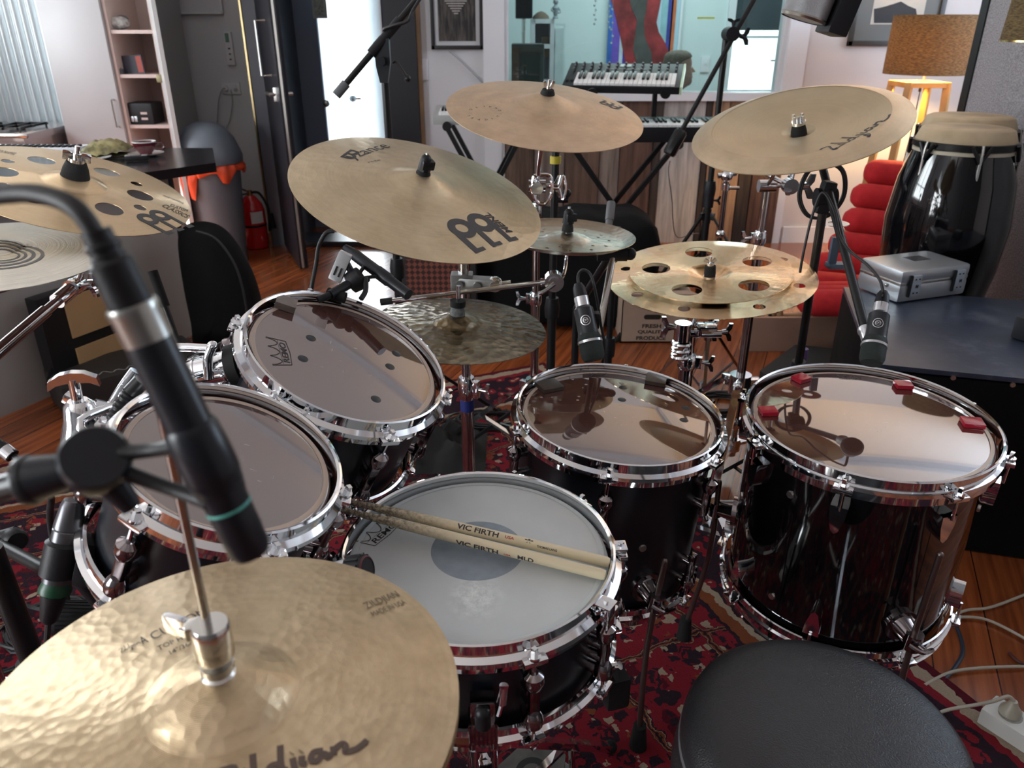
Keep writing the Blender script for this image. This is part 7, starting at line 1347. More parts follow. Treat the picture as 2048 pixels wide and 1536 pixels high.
m = MB(); m.tube([(PY(1030, 560, 3.2).x, 3.22, .40), (PY(1100, 560, 3.2).x, 3.21, .44), (PY(1180, 560, 3.2).x, 3.22, .40)], .012, n=8); m.build('handle', blackcloth, t)
def puffed(mb, outline, y0, y1, n=10, p=3.0):
    c = sum((PY(a, b, (y0+y1)/2) for a, b in outline), V((0, 0, 0)))/len(outline); pts = [PY(a, b, (y0+y1)/2)-c for a, b in outline]; o_ = []
    for i in range(len(pts)):
        for k in range(5): t_ = k/5; p0, p1, p2, p3 = (pts[(i+j-1) % len(pts)] for j in range(4)); o_.append(((2*p1)+(p2-p0)*t_+(2*p0-5*p1+4*p2-p3)*t_*t_+(3*p1-p0-3*p2+p3)*t_**3)/2)
    N_ = len(o_); vs = []; fs = []
    for i in range(n+1):
        u = -1+2*i/n; k = max(.02, (1-abs(u)**p)**(1/p)); vs += [V((c.x+q.x*k, (y0+y1)/2+u*(y1-y0)/2, c.z+q.z*(.25+.75*k))) for q in o_]
    for i in range(n):
        for k in range(N_): fs.append((i*N_+k, i*N_+(k+1) % N_, (i+1)*N_+(k+1) % N_, (i+1)*N_+k))
    fs += [tuple(range(N_)), tuple(range(n*N_, (n+1)*N_))]; mb.add(vs, fs)
t = thing('gig_bag', 'black soft gig bag leaning against the end of the grey half wall', 'bag', (PY(450, 600, 3.05).x, 3.08, 0)); m = MB(); puffed(m, [(362, 470), (385, 446), (430, 452), (466, 485), (500, 545), (520, 610), (522, 660), (512, 712), (455, 716), (400, 712), (388, 640), (372, 560)], 2.96, 3.16)
zm = min(q.z for q in m.v); m.v = [V((q.x, q.y, max(q.z, .004))) for q in m.v]; m.build('body', blackcloth, t, ang=80)
m = MB(); m.tube([PY(392, 462, 2.955), PY(432, 478, 2.95), PY(470, 530, 2.945), PY(490, 600, 2.94), PY(496, 670, 2.94)], .005, n=8); m.build('zip_seam', mat('zip_grey', (.012, .012, .013), .6), t)
# tan-panelled case and black box by the half wall
A, B = V((-1.80, 2.42, 0)), V((-1.42, 3.23, 0)); wd = (B-A).normalized(); A2 = A-wd*1.0; wn_ = V((wd.y, -wd.x, 0))
m = MB(); zc = .70; m.bar((A2+B)/2-wn_*.04+V((0, 0, .0)), (A2+B)/2-wn_*.04+V((0, 0, zc)), (B-A2).length, .08, up=tuple(wn_)); hw_ = struct(m, 'wall_half', grey_m)
t = thing('desk', 'long black table top reaching past the end of the grey half wall', 'table', (-2.2, 3.1, .7)); tp = [(-1.20, 3.20), (-1.44, 2.90), (-1.72, 2.30), (-1.95, 1.75), (-2.33, 1.75), (-2.33, 3.62), (-1.36, 3.62)]
m = MB(); m.prism(tp, M.Identity(4), .716, .752); m.build('table_top', mat('black_table_gloss', (.010, .010, .012), .18), t)
for x_, y_ in ((-2.26, 3.5), (-2.26, 1.85), (-1.55, 3.5)): m = MB(); m.box((x_, y_, .358), (.05, .05, .715)); m.build('leg', blackmetal, t)
def onw(px, py): return PN(px, py, A+wn_*.10, wn_)
t = thing('panelled_case', 'black framed case with two tan panels leaning on the grey half wall', 'case', onw(200, 700)); pa = [onw(110, 590), onw(128, 780), onw(252, 760), onw(228, 560)]
b0 = onw(135, 770); b0.z = .0; u_ = wd; o_ = V((b0.x, b0.y, .0)); fc = fr3(o_+wn_*.01, u_, (0, 0, 1)); Wc = .30
zz_ = onw(190, 560).z
m = MB(); m.prism([(-.03, .28), (Wc, .28), (Wc, zz_), (-.03, zz_)], fc, -.06, .0) if False else m.box((fc @ V((Wc/2-.02, zz_/2+.0, 0)))+wn_*-.02, (Wc+.05, .06, zz_), M.Rotation(math.atan2(wd.y, wd.x), 3, 'Z'), bev=.006); m.build('frame', blackmetal, t)
tan = mat('tan_board', (.46, .29, .14), .6, var=.1); a_ = math.atan2(wd.y, wd.x)
for z0_, z1_ in ((onw(230, 752).z, onw(215, 668).z), (onw(205, 650).z, onw(190, 572).z)): m = MB(); m.box((fc @ V((Wc/2+.02, (z0_+z1_)/2, 0)))+wn_*.012, (Wc-.06, .008, z1_-z0_), M.Rotation(a_, 3, 'Z')); m.build('tan_panel', tan, t)
q = fc @ V((Wc*.62, onw(228, 712).z, 0))+wn_*.017; vs, fs = join2d([ring2d(0, 0, .012, .0155), ring2d(-.004, 0, .003, .006), rect2d(.002, -.004, .008, .004)]); f2 = fr3(q, u_, (0, 0, 1)); m = MB(); m.add([f2 @ V((x_, y_, .0005 if f2.to_3x3().col[2].dot(wn_) > 0 else -.0005)) for x_, y_ in vs], fs); m.build('printed_logo', ink, t, smooth=False)
b1, b2 = pxz(95, 850, 0), pxz(335, 800, 0); t = thing('black_case', 'low black case with pale script on its lid at the half wall', 'case', b1); zt_ = .13
p0 = PZ(110, 765, zt_); p1 = PZ(345, 705, zt_); e1_ = (p1-p0).normalized(); e2_ = V((-e1_.y, e1_.x, 0)); rt_ = M((e1_, e2_, V((0, 0, 1)))).transposed(); L_ = (p1-p0).length+.1
m = MB(); m.box(p0+e1_*(L_/2)+e2_*.05-V((0, 0, zt_/2-.001)), (L_, .24, zt_-.004), rt_, bev=.012); m.build('body', mat('black_case_vinyl', (.020, .018, .017), .55), t)
f2 = fr3(p0+e1_*.10-e2_*.03+V((0, 0, .0005)), e1_, e2_); m = MB(); stp = []
for k in range(40): u = k/39; stp.append((u*.26, .012*math.sin(u*38)*(1-.3*u)+.008*math.sin(u*11)))
vs, fs = stroke2d(stp, .005); m.add([f2 @ V((x_, y_, 0)) for x_, y_ in vs], fs); m.build('script_mark', mat('pale_script_ink', (.28, .28, .27), .6), t, smooth=False)
m = MB(); m.tube([PZ(100, 770, .1), onw(112, 730), onw(140, 690)], .016, n=4); solo(m, 'strap', blackcloth, 'black strap hanging at the left of the tan-panelled case', 'strap')
# ---------------------------------------------------------------- kitchen corner
YK = 4.6
def kx(px, py=150, y=YK): return PY(px, py, y).x
cor, nt, b = principled('corrugated_steel'); b.inputs['Base Color'].default_value = (.68, .74, .76, 1); b.inputs['Metallic'].default_value = .5; b.inputs['Roughness'].default_value = .3
tc = nt.nodes.new('ShaderNodeTexCoord'); no = nt.nodes.new('ShaderNodeTexNoise'); no.inputs['Scale'].default_value = 4; lnk(nt, tc.outputs['Object'], no.inputs[0]); rr = nt.nodes.new('ShaderNodeMapRange'); rr.inputs['To Min'].default_value = .3; rr.inputs['To Max'].default_value = .45; lnk(nt, no.outputs[0], rr.inputs[0]); lnk(nt, rr.outputs[0], b.inputs['Roughness'])
x1 = kx(104, 100, 4.88); x0 = -3.25; m = MB(); vs = []; fs = []; n_ = int((x1-x0)/.0045)
for k in range(n_+1):
    x = x0+(x1-x0)*k/n_; y = 4.90-.026*abs(math.sin(PI*(x-x0)/.047)); vs += [(x, y, .70), (x, y, 2.3)]
for k in range(n_): fs.append((2*k, 2*k+1, 2*k+3, 2*k+2))
m.add(vs, fs); m.box(((x0+x1)/2, 4.96, 1.5), (x1-x0, .1, 1.6)); solo(m, 'corrugated_splashback', cor, 'pale corrugated metal splashback behind the cooker at the far left', 'splashback', ang=80)
# tall cupboards
t = thing('tall_cupboard', 'tall grey-white cupboard with a closed door left of the open shelves', 'cupboard', (kx(165), YK+.3, 0)); xa, xb = kx(104), kx(228)
m = MB(); wallbox(m, xa, xb, YK+.02, YK+.48, 0, 2.3); m.build('carcass', cab_m, t); m = MB(); m.box(((xa+xb)/2, YK+.008, 1.15), (xb-xa-.006, .022, 2.28), bev=.003); dr = m.build('door', cab_m, t)
m = MB(); h0, h1 = PY(232, 200, YK-.03), PY(242, 254, YK-.03); hx_ = xb-.03; m.tube([(hx_, YK, h0.z), (hx_, YK-.03, h0.z), (hx_, YK-.03, h1.z), (hx_, YK, h1.z)], .006, n=8, smooth=0); m.build('handle', steel, dr)
xc = kx(322); t = thing('shelf_cupboard', 'open shelved cupboard lit orange inside, between closed door and open door', 'cupboard', ((xb+xc)/2, YK+.3, 0))
pink = mat('cupboard_interior', (.50, .40, .37), .6)
m = MB(); wallbox(m, xb+.002, xb+.016, YK+.02, YK+.40, 0, 2.3); wallbox(m, xc-.016, xc, YK+.02, YK+.40, 0, 2.3); wallbox(m, xb, xc, YK+.40, YK+.415, 0, 2.3); m.build('carcass', pink, t); m = MB(); wallbox(m, xc+.0005, xc+.006, YK+.02, YK+.415, 0, 2.3); m.build('side_panel', cab_m, t)
shz = []
for py in (60, 149, 250): z = PY(270, py, YK+.03).z; shz.append(z); m = MB(); wallbox(m, xb+.016, xc-.016, YK+.03, YK+.40, z-.018, z); m.build('shelf', pink, t)
m = MB(); z = PY(270, 340, YK+.03).z; wallbox(m, xb+.016, xc-.016, YK+.03, YK+.40, z-.018, z); m.build('shelf', pink, t)
m = MB(); A = V((xc+.004, YK+.01, 0)); B = A+V((.17, -.36, 0)); m.bar((A+B)/2+V((0, 0, .02)), (A+B)/2+V((0, 0, 2.28)), (B-A).length, .02, up=tuple(V((-(B-A).y, (B-A).x, 0)).normalized())); dr = m.build('door', mat('cabinet_white_bright', (.62, .62, .62), .3), t)
m = MB(); q = A+(B-A)*.15+V((-.015, 0, PY(303, 156, YK).z)); m.box(q, (.03, .05, .04), bev=.004); m.build('hinge', mat('dull_brass', (.2, .17, .1), .4, .8), dr)
def onsh(px, py, k, dy=.10): q = PY(px, py, YK+dy); return V((q.x, YK+dy, shz[k]))
q = onsh(238, 55, 0); t = thing('shell_ornament', 'pale crusty shell ornament on the top shelf of the open cupboard', 'ornament', q); m = MB(); m.sph(q+V((0, 0, .034)), .066, 20, (1, .7, .52)); m.v = [p_+V((0, 0, .004*math.sin(p_.x*220)*math.cos(p_.z*260))) for p_ in m.v]; m.build('shell', mat('crusty_white', (.5, .48, .46), .8, var=.6, vscale=60), t)
m = MB(); m.sph(q+V((.018, .02, .055)), .035, 16, (1, .4, .6)); m.build('dark_stone', mat('dark_stone', (.08, .08, .09), .6), t)
q = onsh(268, 140, 1); t = thing('book_pack', 'small dark and red booklet leaning on the middle shelf of the cupboard', 'booklet', q); m = MB(); m.box(q+V((0, 0, .047)), (.12, .012, .10), M.Rotation(-.06, 3, 'Y')); m.build('cover', mat('dark_cover', (.03, .03, .045), .5), t); m = MB(); m.box(q+V((.040, -.0065, .050)), (.030, .002, .085), M.Rotation(-.06, 3, 'Y')); m.build('red_strip', mat('red_cover', (.35, .05, .03), .5), t)
q = onsh(240, 142, 1, .06); m = MB(); m.cyl(q, q+V((0, 0, .028)), .02, n=16); m.cyl(q+V((0, 0, .028)), q+V((0, 0, .034)), .010, n=12); solo(m, 'small_jar', mat('jar_dark', (.06, .06, .07), .3), 'tiny dark jar on the middle shelf beside the booklet', 'jar')
q = onsh(282, 245, 2); t = thing('toaster', 'black appliance with silver controls on the lowest visible shelf', 'appliance', q); m = MB(); m.box(q+V((0, .03, .055)), (.20, .16, .125), bev=.018); m.build('body', blackplastic, t)
for dx in (-.05, -.02, .0): m = MB(); m.box(q+V((dx, -.052, .030)), (.016, .006, .03), bev=.002); m.build('silver_control', silver2, t)
for dz in (.032, .062): m = MB(); m.box(q+V((.05, -.052, dz)), (.036, .004, .012)); m.build('label', mat('pink_label', (.5, .4, .38), .5), t)
m = MB(); q = PY(257, 175, YK+.38); m.box((q.x, YK+.395, q.z), (.06, .01, .05), bev=.002); solo(m, 'cupboard_socket', trim_m, 'white socket plate inside the open cupboard', 'socket')
# wall things
t, q = wallplate(463, 176, WK-.001, .115, .068, 'white double socket on the wall above the bin, with a cable plugged in', 2, 'wall_socket', 'socket', True)
m = MB(); p_ = q+V((-.028, -.03, .0)); m.cyl(q+V((-.028, -.012, 0)), p_, .014, n=14); solo(m, 'wall_plug', trim_m, 'white plug in the double socket above the bin', 'plug')
m = MB(); m.tube([p_, PY(444, 180, WK-.04), PY(437, 205, WK-.03), PY(434, 255, WK-.03), PY(428, 300, WK-.05), V((p_.x-.08, WK-.05, .3))], .0035, n=8); m.tube([q+V((.0, -.02, -.01)), PY(465, 205, WK-.02), PY(460, 240, WK-.02), PY(452, 275, WK-.03), V((p_.x, WK-.04, .3))], .003, n=8); solo(m, 'wall_cable', mat('grey_white_cable', (.35, .36, .37), .5), 'grey cable dropping from the double socket behind the bin', 'cable')
q = PY(461, 97, WK-.001); t = thing('intercom', 'narrow white wall controller with a small green screen', 'controller', q); m = MB(); m.box(q+V((0, -.012, 0)), (.044, .024, .185), bev=.004); m.build('body', trim_m, t); m = MB(); m.box(q+V((-.004, -.0245, .06)), (.022, .002, .05)); m.build('screen', mat('green_lcd', (.15, .3, .22), .3), t)
for k in range(3): m = MB(); m.box(q+V((0, -.0245, .0-.03*k)), (.012, .003, .008)); m.build('button', darkgrey, t)
x0, x1 = PY(348, 10, WK).x, PY(445, 10, WK).x; z0 = PY(400, 26, WK).z; t = thing('white_panel_frame', 'white framed panel cut by the top edge above the bin', 'panel', ((x0+x1)/2, WK, z0)); m = MB(); m.box(((x0+x1)/2, WK-.008, z0+.2), (x1-x0, .014, .4), bev=.002); m.build('panel', wall_m, t); m = MB()
for a_, b_ in (((x0, z0), (x1, z0)), ((x0, z0), (x0, z0+.4)), ((x1, z0), (x1, z0+.4)), ((x0, z0+.4), (x1, z0+.4))): m.bar((a_[0], WK-.02, a_[1]), (b_[0], WK-.02, b_[1]), .016, .012)
m.build('frame', trim_m, t)
# bin
YBn = 4.42; bxc = PY(416, 300, YBn); zr = PY(416, 318, YBn).z; rB = (PY(478, 310, YBn).x-PY(354, 310, YBn).x)/2
t = thing('swing_bin', 'grey dome-lidded bin lined with an orange bag against the kitchen wall', 'bin', (bxc.x, YBn, 0)); binm = mat('bin_grey', (.13, .15, .18), .45)
m = MB(); m.lathe([(0, .002), (rB*.72, .002), (rB*.92, zr-.02), (rB*.9, zr-.02), (rB*.7, .02), (0, .02)], (bxc.x, YBn, 0), n=40); m.build('bucket', binm, t)
m = MB(); m.lathe([(rB*.9, zr-.02), (rB*1.02, zr-.015), (rB*1.04, zr+.02), (rB*.97, zr+.055), (rB*.85, zr+.11), (rB*.6, zr+.17), (rB*.3, zr+.195), (0, zr+.20)], (bxc.x, YBn, 0), n=40); m.build('dome_lid', binm, t, ang=60)
obag = mat('orange_bag_film', (.85, .10, .035), .35); m = MB(); vs = []; fs = []; K = 48
for k in range(K+1):
    a = 2*PI*k/K; r_ = rB*.97+.012*math.sin(k*2.3); dz = .045+.012*math.sin(k*.9+1)+(.13 if 29 < k < 35 else .04 if 40 < k < 44 else 0); vs += [(bxc.x+r_*math.cos(a), YBn+r_*math.sin(a), zr-.018), (bxc.x+(r_+.016)*math.cos(a), YBn+(r_+.016)*math.sin(a), zr-.02-dz*.5), (bxc.x+(r_+.006)*math.cos(a), YBn+(r_+.006)*math.sin(a), zr-.02-dz)]
for k in range(K): b0 = 3*k; fs += [(b0, b0+1, b0+4, b0+3), (b0+1, b0+2, b0+5, b0+4)]
m.add(vs, fs); m.build('orange_bag', obag, t, ang=80, label='orange bin bag folded over the rim')
# extinguisher
YE = 4.74; ec = PY(512, 480, YE); rE = .085*.9; zt_ = PY(505, 405, YE).z
t = thing('fire_extinguisher', 'red fire extinguisher with a black hose on the floor by the doorway', 'fire extinguisher', (ec.x-.0, YE, 0)); rd = mat('extinguisher_red', (.62, .012, .015), .25, coat=.5)
m = MB(); m.lathe([(0, .003), (rE*.95, .003), (rE, .015), (rE, zt_-.05), (rE*.85, zt_-.01), (rE*.5, zt_+.03), (rE*.3, zt_+.045), (0, zt_+.045)], (ec.x, YE, 0), n=36); m.build('cylinder', rd, t); m = MB(); m.lathe([(rE*1.005, zt_-.14), (rE*1.02, zt_-.138), (rE*1.02, zt_-.128), (rE*1.005, zt_-.126)], (ec.x, YE, 0), n=36, closed=True); m.build('strap', blackplastic, t)
m = MB(); K = 8; vs = []; fs = []
for k in range(K+1): a = R(-80)+R(60)*k/K; vs += [(ec.x+rE*1.01*math.cos(a), YE+rE*1.01*math.sin(a), zt_-.115), (ec.x+rE*1.01*math.cos(a), YE+rE*1.01*math.sin(a), zt_-.045)]
for k in range(K): fs.append((2*k, 2*k+1, 2*k+3, 2*k+2))
m.add(vs, fs); m.build('label_patch', white_m, t); m = MB(); tz = zt_+.045; m.cyl((ec.x, YE, tz), (ec.x, YE, tz+.03), .016, n=14); m.build('valve', mat('brass', (.65, .45, .18), .25, 1.0), t)
m = MB(); m.tube([(ec.x, YE, tz+.02), (ec.x-.05, YE, tz+.04), (ec.x-.09, YE, tz+.07)], .006, n=8); m.tube([(ec.x, YE, tz+.01), (ec.x-.06, YE-.01, tz-.0), (ec.x-.08, YE-.01, tz-.02)], .005, n=8); m.build('handle', blackmetal, t)
m = MB(); m.tube([(ec.x+.01, YE, tz+.015), (ec.x+.06, YE, tz+.01), (ec.x+.10, YE, tz-.08), (ec.x+.095, YE, tz-.22), (ec.x+.12, YE-.01, .20)], .008, n=10); m.cyl((ec.x+.118, YE-.01, .21), (ec.x+.126, YE-.01, .12), .011, .014, n=12); m.build('hose', rubber, t)
# things on the table
ZT = .7525
def onT(px, py): return PZ(px, py, ZT)
q = onT(293, 311); t = thing('saucer', 'white saucer on the black table under the maroon cup', 'saucer', q); china_w = mat('white_glaze', (.70, .68, .66), .15, coat=.3); m = MB(); m.lathe([(0, 0), (.035, 0), (.070, .010), (.072, .012), (.034, .005), (0, .005)], q, n=40); m.build('dish', china_w, t)
q2 = q+V((0, 0, .0056)); t = thing('coffee_cup', 'maroon coffee cup with a white rim on the saucer', 'cup', q2); mar = mat('maroon_glaze', (.09, .008, .014), .15, coat=.4); m = MB(); m.lathe([(0, 0), (.024, 0), (.026, .006), (.040, .022), (.048, .050), (.0455, .050), (.038, .024), (.022, .010), (0, .010)], q2, n=40); m.build('bowl', mar, t); m = MB(); m.lathe([(.0455, .0495), (.048, .0495), (.0485, .054), (.0455, .054)], q2, n=40, closed=True); m.build('rim', china_w, t); m = MB(); m.tube([q2+V((.04, .02, .04)), q2+V((.065, .03, .04)), q2+V((.065, .03, .02)), q2+V((.038, .018, .018))], .004, n=8); m.build('handle', mar, t)
q = onT(205, 318); t = thing('plate', 'white plate at the near edge of the crisp packet', 'plate', q); m = MB(); m.lathe([(0, 0), (.05, 0), (.085, .010), (.086, .012), (.05, .004), (0, .004)], onT(178, 320), n=40); m.build('dish', china_w, t)
q = onT(215, 312); t = thing('crisp_packet', 'crumpled olive foil packet with a yellow corner on the black table', 'packet', q); foil = mat('olive_foil', (.34, .30, .14), .3, .4, var=.7, vscale=25); m = MB(); vs = []; fs = []; NN = 12
for i in range(NN+1):
    for j_ in range(NN+1):
        u, v = i/NN-.5, j_/NN-.5; e = (1-(2*abs(u))**2.2)*(1-(2*abs(v))**2.2)
        vs.append((q.x+u*.18+.008*math.sin(v*20), q.y+v*.13+u*.06, ZT+.004+max(0, e)*.055+.03*max(0, u)+.008*math.sin(u*31+v*23)*math.cos(v*27)+.008))
for i in range(NN):
    for j_ in range(NN): a = i*(NN+1)+j_; fs.append((a, a+1, a+NN+2, a+NN+1))
nb = len(vs); vs += [(x, y, ZT+.001+.2*(z-ZT)) for x, y, z in vs]; fs += [tuple(nb+i for i in reversed(f)) for f in fs[:NN*NN]]
m.add(vs, fs); m.build('foil_body', foil, t, ang=60); m = MB(); m.sph(q+V((-.05, -.035, .016)), .03, 14, (1.2, .6, .5)); m.build('yellow_corner', mat('yellow_foil', (.65, .45, .03), .35), t)
q = onT(275, 322); t = thing('car_key', 'black gadget with two silver ends on the black table', 'gadget', q); m = MB(); m.box(q+V((0, 0, .012)), (.085, .035, .020), M.Rotation(.25, 3, 'Z'), bev=.006); m.build('body', blackplastic, t)
for s_ in (-1, 1): m = MB(); m.box(q+V((s_*.030, s_*.008, .022)), (.022, .022, .006), M.Rotation(.25, 3, 'Z'), bev=.002); m.build('silver_pad', silver2, t)
# cooker
zc = .733; t = thing('cooker', 'steel cooker with black pan supports at the far left', 'cooker', (kx(40, 270, 4.25), 4.5, 0)); xr = min(PY(135, 272, 4.24).x, kx(104)-.03); m = MB(); wallbox(m, -3.22, xr, 4.24, 4.84, .700, zc); m.build('hob', mat('cooker_steel', (.50, .46, .46), .25, .9), t); m = MB(); wallbox(m, -3.22, xr-.01, 4.26, 4.83, .01, .699); m.build('body', mat('cooker_steel', (.50, .46, .46), .25, .9), t)
for cx_ in (xr-.16, xr-.42, xr-.68):
    m = MB()
    for k in range(3): m.bar((cx_-.10, 4.34+.13*k, zc+.02), (cx_+.10, 4.34+.13*k, zc+.02), .012, .012); m.bar((cx_-.08+.08*k, 4.32, zc+.02), (cx_-.08+.08*k, 4.62, zc+.02), .012, .012)
    for ax_ in (-.09, .09):
        for ay in (4.34, 4.6): m.cyl((cx_+ax_, ay, zc), (cx_+ax_, ay, zc+.02), .006, n=6)
    m.build('pan_support', blackmetal, t)
    m = MB(); m.cyl((cx_, 4.47, zc), (cx_, 4.47, zc+.012), .04, n=20); m.build('burner', darkgrey, t)
m = MB(); m.tube([(xr-.004, 4.25, zc-.01), (xr-.02, 4.20, zc+.0), (-3.2, 4.20, zc)], .012, n=10); m.build('front_rail', steel, t)
# small keyboard on the table's left part
q = PZ(120, 303, ZT); t = thing('mini_keyboard', 'small white keyboard with black keys on the table beside the packet', 'keyboard', q); m = MB(); m.box(q+V((-.10, .0, .012)), (.42, .12, .022), bev=.003); m.build('body', trim_m, t)
for k in range(14): m = MB(); m.box(q+V((.095-.026*k, -.02, .026)), (.012, .05, .010)); m.build('black_key', blackplastic, t)
# ---------------------------------------------------------------- keyboards on stands
def synth(label, name, c, wid, dep, hgt, tilt, nwhite, knobs=0, yaw=0, side=None, body=None, panel=.5, cat='keyboard', blk=True):
    fr = M.Translation(c) @ M.Rotation(yaw, 4, 'Z') @ M.Rotation(tilt, 4, 'X'); t = thing(name, label, cat, frame=fr); bm_ = body or blackplastic
    m = MB(); m.box((0, 0, hgt/2), (wid, dep, hgt), bev=.004); m.build('body', bm_, t)
    kd = dep*(1-panel)*.92; y0 = -dep/2+.008; kx0 = -wid/2+wid*(.10 if knobs else .05); kx1 = wid/2-wid*(.04 if knobs else .05); kw = (kx1-kx0)/nwhite
    for k in range(nwhite): m = MB(); m.box((kx0+kw*(k+.5), y0+kd/2, hgt+.005), (kw*.93, kd, .012), bev=.001); m.build('white_key', white_m, t)
    for k in range(nwhite-1):
        if k % 7 in (2, 6): continue
        m = MB(); m.box((kx0+kw*(k+1), y0+kd*.66, hgt+.015), (kw*.55, kd*.60, .012), bev=.001); m.build('black_key', blackmetal, t)
    if knobs:
        cols = knobs
        for k in range(cols):
            for r_ in range(3):
                x = -wid/2+.03+(wid-.06)*k/(cols-1); y = dep/2-.022-r_*dep*panel*.27
                m = MB(); m.cyl((x, y, hgt), (x, y, hgt+.014), .0065, .0055, n=12); m.build('knob', mat('knob_grey', (.06, .06, .065), .4), t)
        m = MB(); m.box((0.0, dep/2-.03, hgt+.001), (.055, .030, .002)); m.build('display', mat('pale_lcd', (.30, .38, .36), .3), t); m = MB(); m.box((.01, dep/2-.075, hgt+.001), (.20, .006, .001)); m.build('printed_line', mat('grey_print', (.3, .3, .3), .5), t)
        for s_ in (0, 1): m = MB(); m.cyl((-wid/2+.016+.024*s_, y0+kd*.4, hgt-.004), (-wid/2+.016+.024*s_, y0+kd*.4, hgt+.004), .009, n=14); m.build('wheel', rubber, t)
    if side: m = MB(); m.box((wid/2+.006, 0, hgt/2), (.010, dep, hgt*1.05)); m.build('end_cheek', side, t)
    return t, fr
q = PY(1245, 150, 4.05); kz = PY(1245, 172, 3.93).z
sy, _ = synth('compact black synthesizer with rows of knobs and a pale end on top of the stand', 'synthesizer', (q.x+.005, 4.05, kz+.012), .56, .27, .035, R(20), 22, knobs=13, yaw=R(-14), side=mat('pale_green_cheek', (.45, .6, .42), .4))
zl = PY(1340, 280, 3.85).z; xl = PY(1130, 270, 3.95).x; xr_ = PY(1520, 270, 3.95).x
synth('long black keyboard on the lower tier, between crash and china cymbals', 'stage_piano', ((xl+xr_)/2, 3.98, zl), xr_-xl, .29, .07, R(4), 40, panel=.45)
zg = PY(900, 243, 4.0).z; x0, x1 = PY(869, 240, 4.05).x, PY(1090, 240, 4.05).x; synth('pale grey keyboard at the left end, its corner showing beyond the centre crash', 'keyboard', ((x0+x1)/2, 4.1, zg), x1-x0, .26, .045, R(6), 30, panel=.5, body=mat('pale_grey_plastic', (.34, .35, .34), .45))
def xstand(label, xa, xb, y, ztop, fs_=.0, knob=True):
    t = thing('keyboard_stand', label, 'keyboard stand', ((xa+xb)/2, y, 0)); xm = (xa+xb)/2
    for dy in (-.13, .13):
        m = MB(); m.bar((xa, y+dy, ztop), (xb+.02, y+dy, .03), .028, .022); m.build('cross_leg', blackmetal, t); m = MB(); m.bar((xb, y+dy+.03, ztop), (xa-.02, y+dy+.03, .03), .028, .022); m.build('cross_leg', blackmetal, t)
    for x in (xa, xb):
        m = MB(); m.bar((x, y-.16, ztop+.012), (x, y+.20, ztop+.012), .028, .024); m.build('top_arm', blackmetal, t); m = MB(); m.cyl((x, y-.175, ztop+.014), (x, y-.155, ztop+.014), .022, n=16); m.build('rubber_end', rubber, t)
    for x in (xa-.02, xb+.02): m = MB(); m.bar((x, y-.22, .016), (x, y+.24, .016), .03, .03); m.build('floor_foot', blackmetal, t)
    zc_ = ztop*.5; m = MB(); m.cyl((xm, y-.17, zc_+.01), (xm, y+.18, zc_+.01), .022, n=18); m.build('pivot', darkgrey, t); return t
xs0, xs1 = PY(1140, 300, 3.95).x, PY(1345, 300, 3.95).x; t = xstand('black crossed keyboard stand with a raised second tier behind the crash stands', xs0, xs1, 3.98, zl-.03)
for x in (PY(1180, 200, 3.98).x, PY(1322, 200, 3.98).x):
    m = MB(); m.bar((x, 4.16, zl-.02), (x, 4.16, kz-.03), .028, .022, up=(1, 0, 0)); m.build('tier_post', blackmetal, t); m = MB(); m.bar((x, 3.88, kz-.030), (x, 4.18, kz-.015), .028, .022); m.cyl((x, 3.87, kz-.03), (x, 3.89, kz-.03), .024, n=14); m.build('tier_arm', blackmetal, t)
xstand('black crossed keyboard stand under the pale grey keyboard', x0+.07, x1-.10, 4.1, zg-.03)
# ---------------------------------------------------------------- person in the control room (only the head shows above the sill)
skin = mat('skin', (.34, .20, .155), .5, var=.12, vscale=20); hair = mat('brown_grey_hair', (.17, .13, .10), .75, var=.45, vscale=60, bump=.8, bscale=220, stretch=(1, 1, 3))
YP = 5.55; hc = PY(1357, 137, YP)    # centre of the head
t = thing('person', 'person with short brown hair behind the window, head seen from the side', 'person', (hc.x-.05, YP, 0))
def ring_body(rows, n=28):
    """rows: (z, cx, cy, rx_front, rx_back, ry): one continuous surface facing +x"""
    m = MB(); vs = []; fs = []
    for z, cx_, cy_, rf, rb_, ry in rows:
        for k in range(n):
            a = 2*PI*k/n; c, s_ = math.cos(a), math.sin(a); rx = rf if c > 0 else rb_; vs.append((hc.x+cx_+rx*c, YP+cy_+ry*s_, hc.z+z))
    for i in range(len(rows)-1):
        for k in range(n): k2 = (k+1) % n; fs.append((i*n+k, i*n+k2, (i+1)*n+k2, (i+1)*n+k))
    fs.append(tuple(range(n-1, -1, -1))); fs.append(tuple(range((len(rows)-1)*n, len(rows)*n))); m.add(vs, fs); return m
rows = [(-.62, -.03, 0, .12, .11, .17), (-.50, -.03, 0, .12, .10, .16), (-.34, -.03, 0, .115, .10, .185), (-.24, -.03, 0, .10, .09, .20), (-.185, -.03, 0, .075, .08, .14), (-.165, -.025, 0, .055, .06, .075), (-.135, -.02, 0, .052, .055, .056), (-.112, -.01, 0, .075, .06, .058), (-.100, .005, 0, .083, .075, .062), (-.082, .01, 0, .088, .085, .066), (-.062, .01, 0, .086, .092, .069), (-.045, .008, 0, .091, .096, .070), (-.030, .005, 0, .090, .098, .072), (-.012, .0, 0, .092, .100, .074), (.008, -.0, 0, .088, .102, .075), (.028, -.002, 0, .090, .102, .075), (.048, -.004, 0, .089, .100, .074), (.068, -.006, 0, .083, .094, .069), (.085, -.008, 0, .070, .082, .059), (.098, -.01, 0, .048, .058, .042), (.104, -.012, 0, .018, .02, .016)]
ring_body(rows).build('body', skin, t, ang=80)
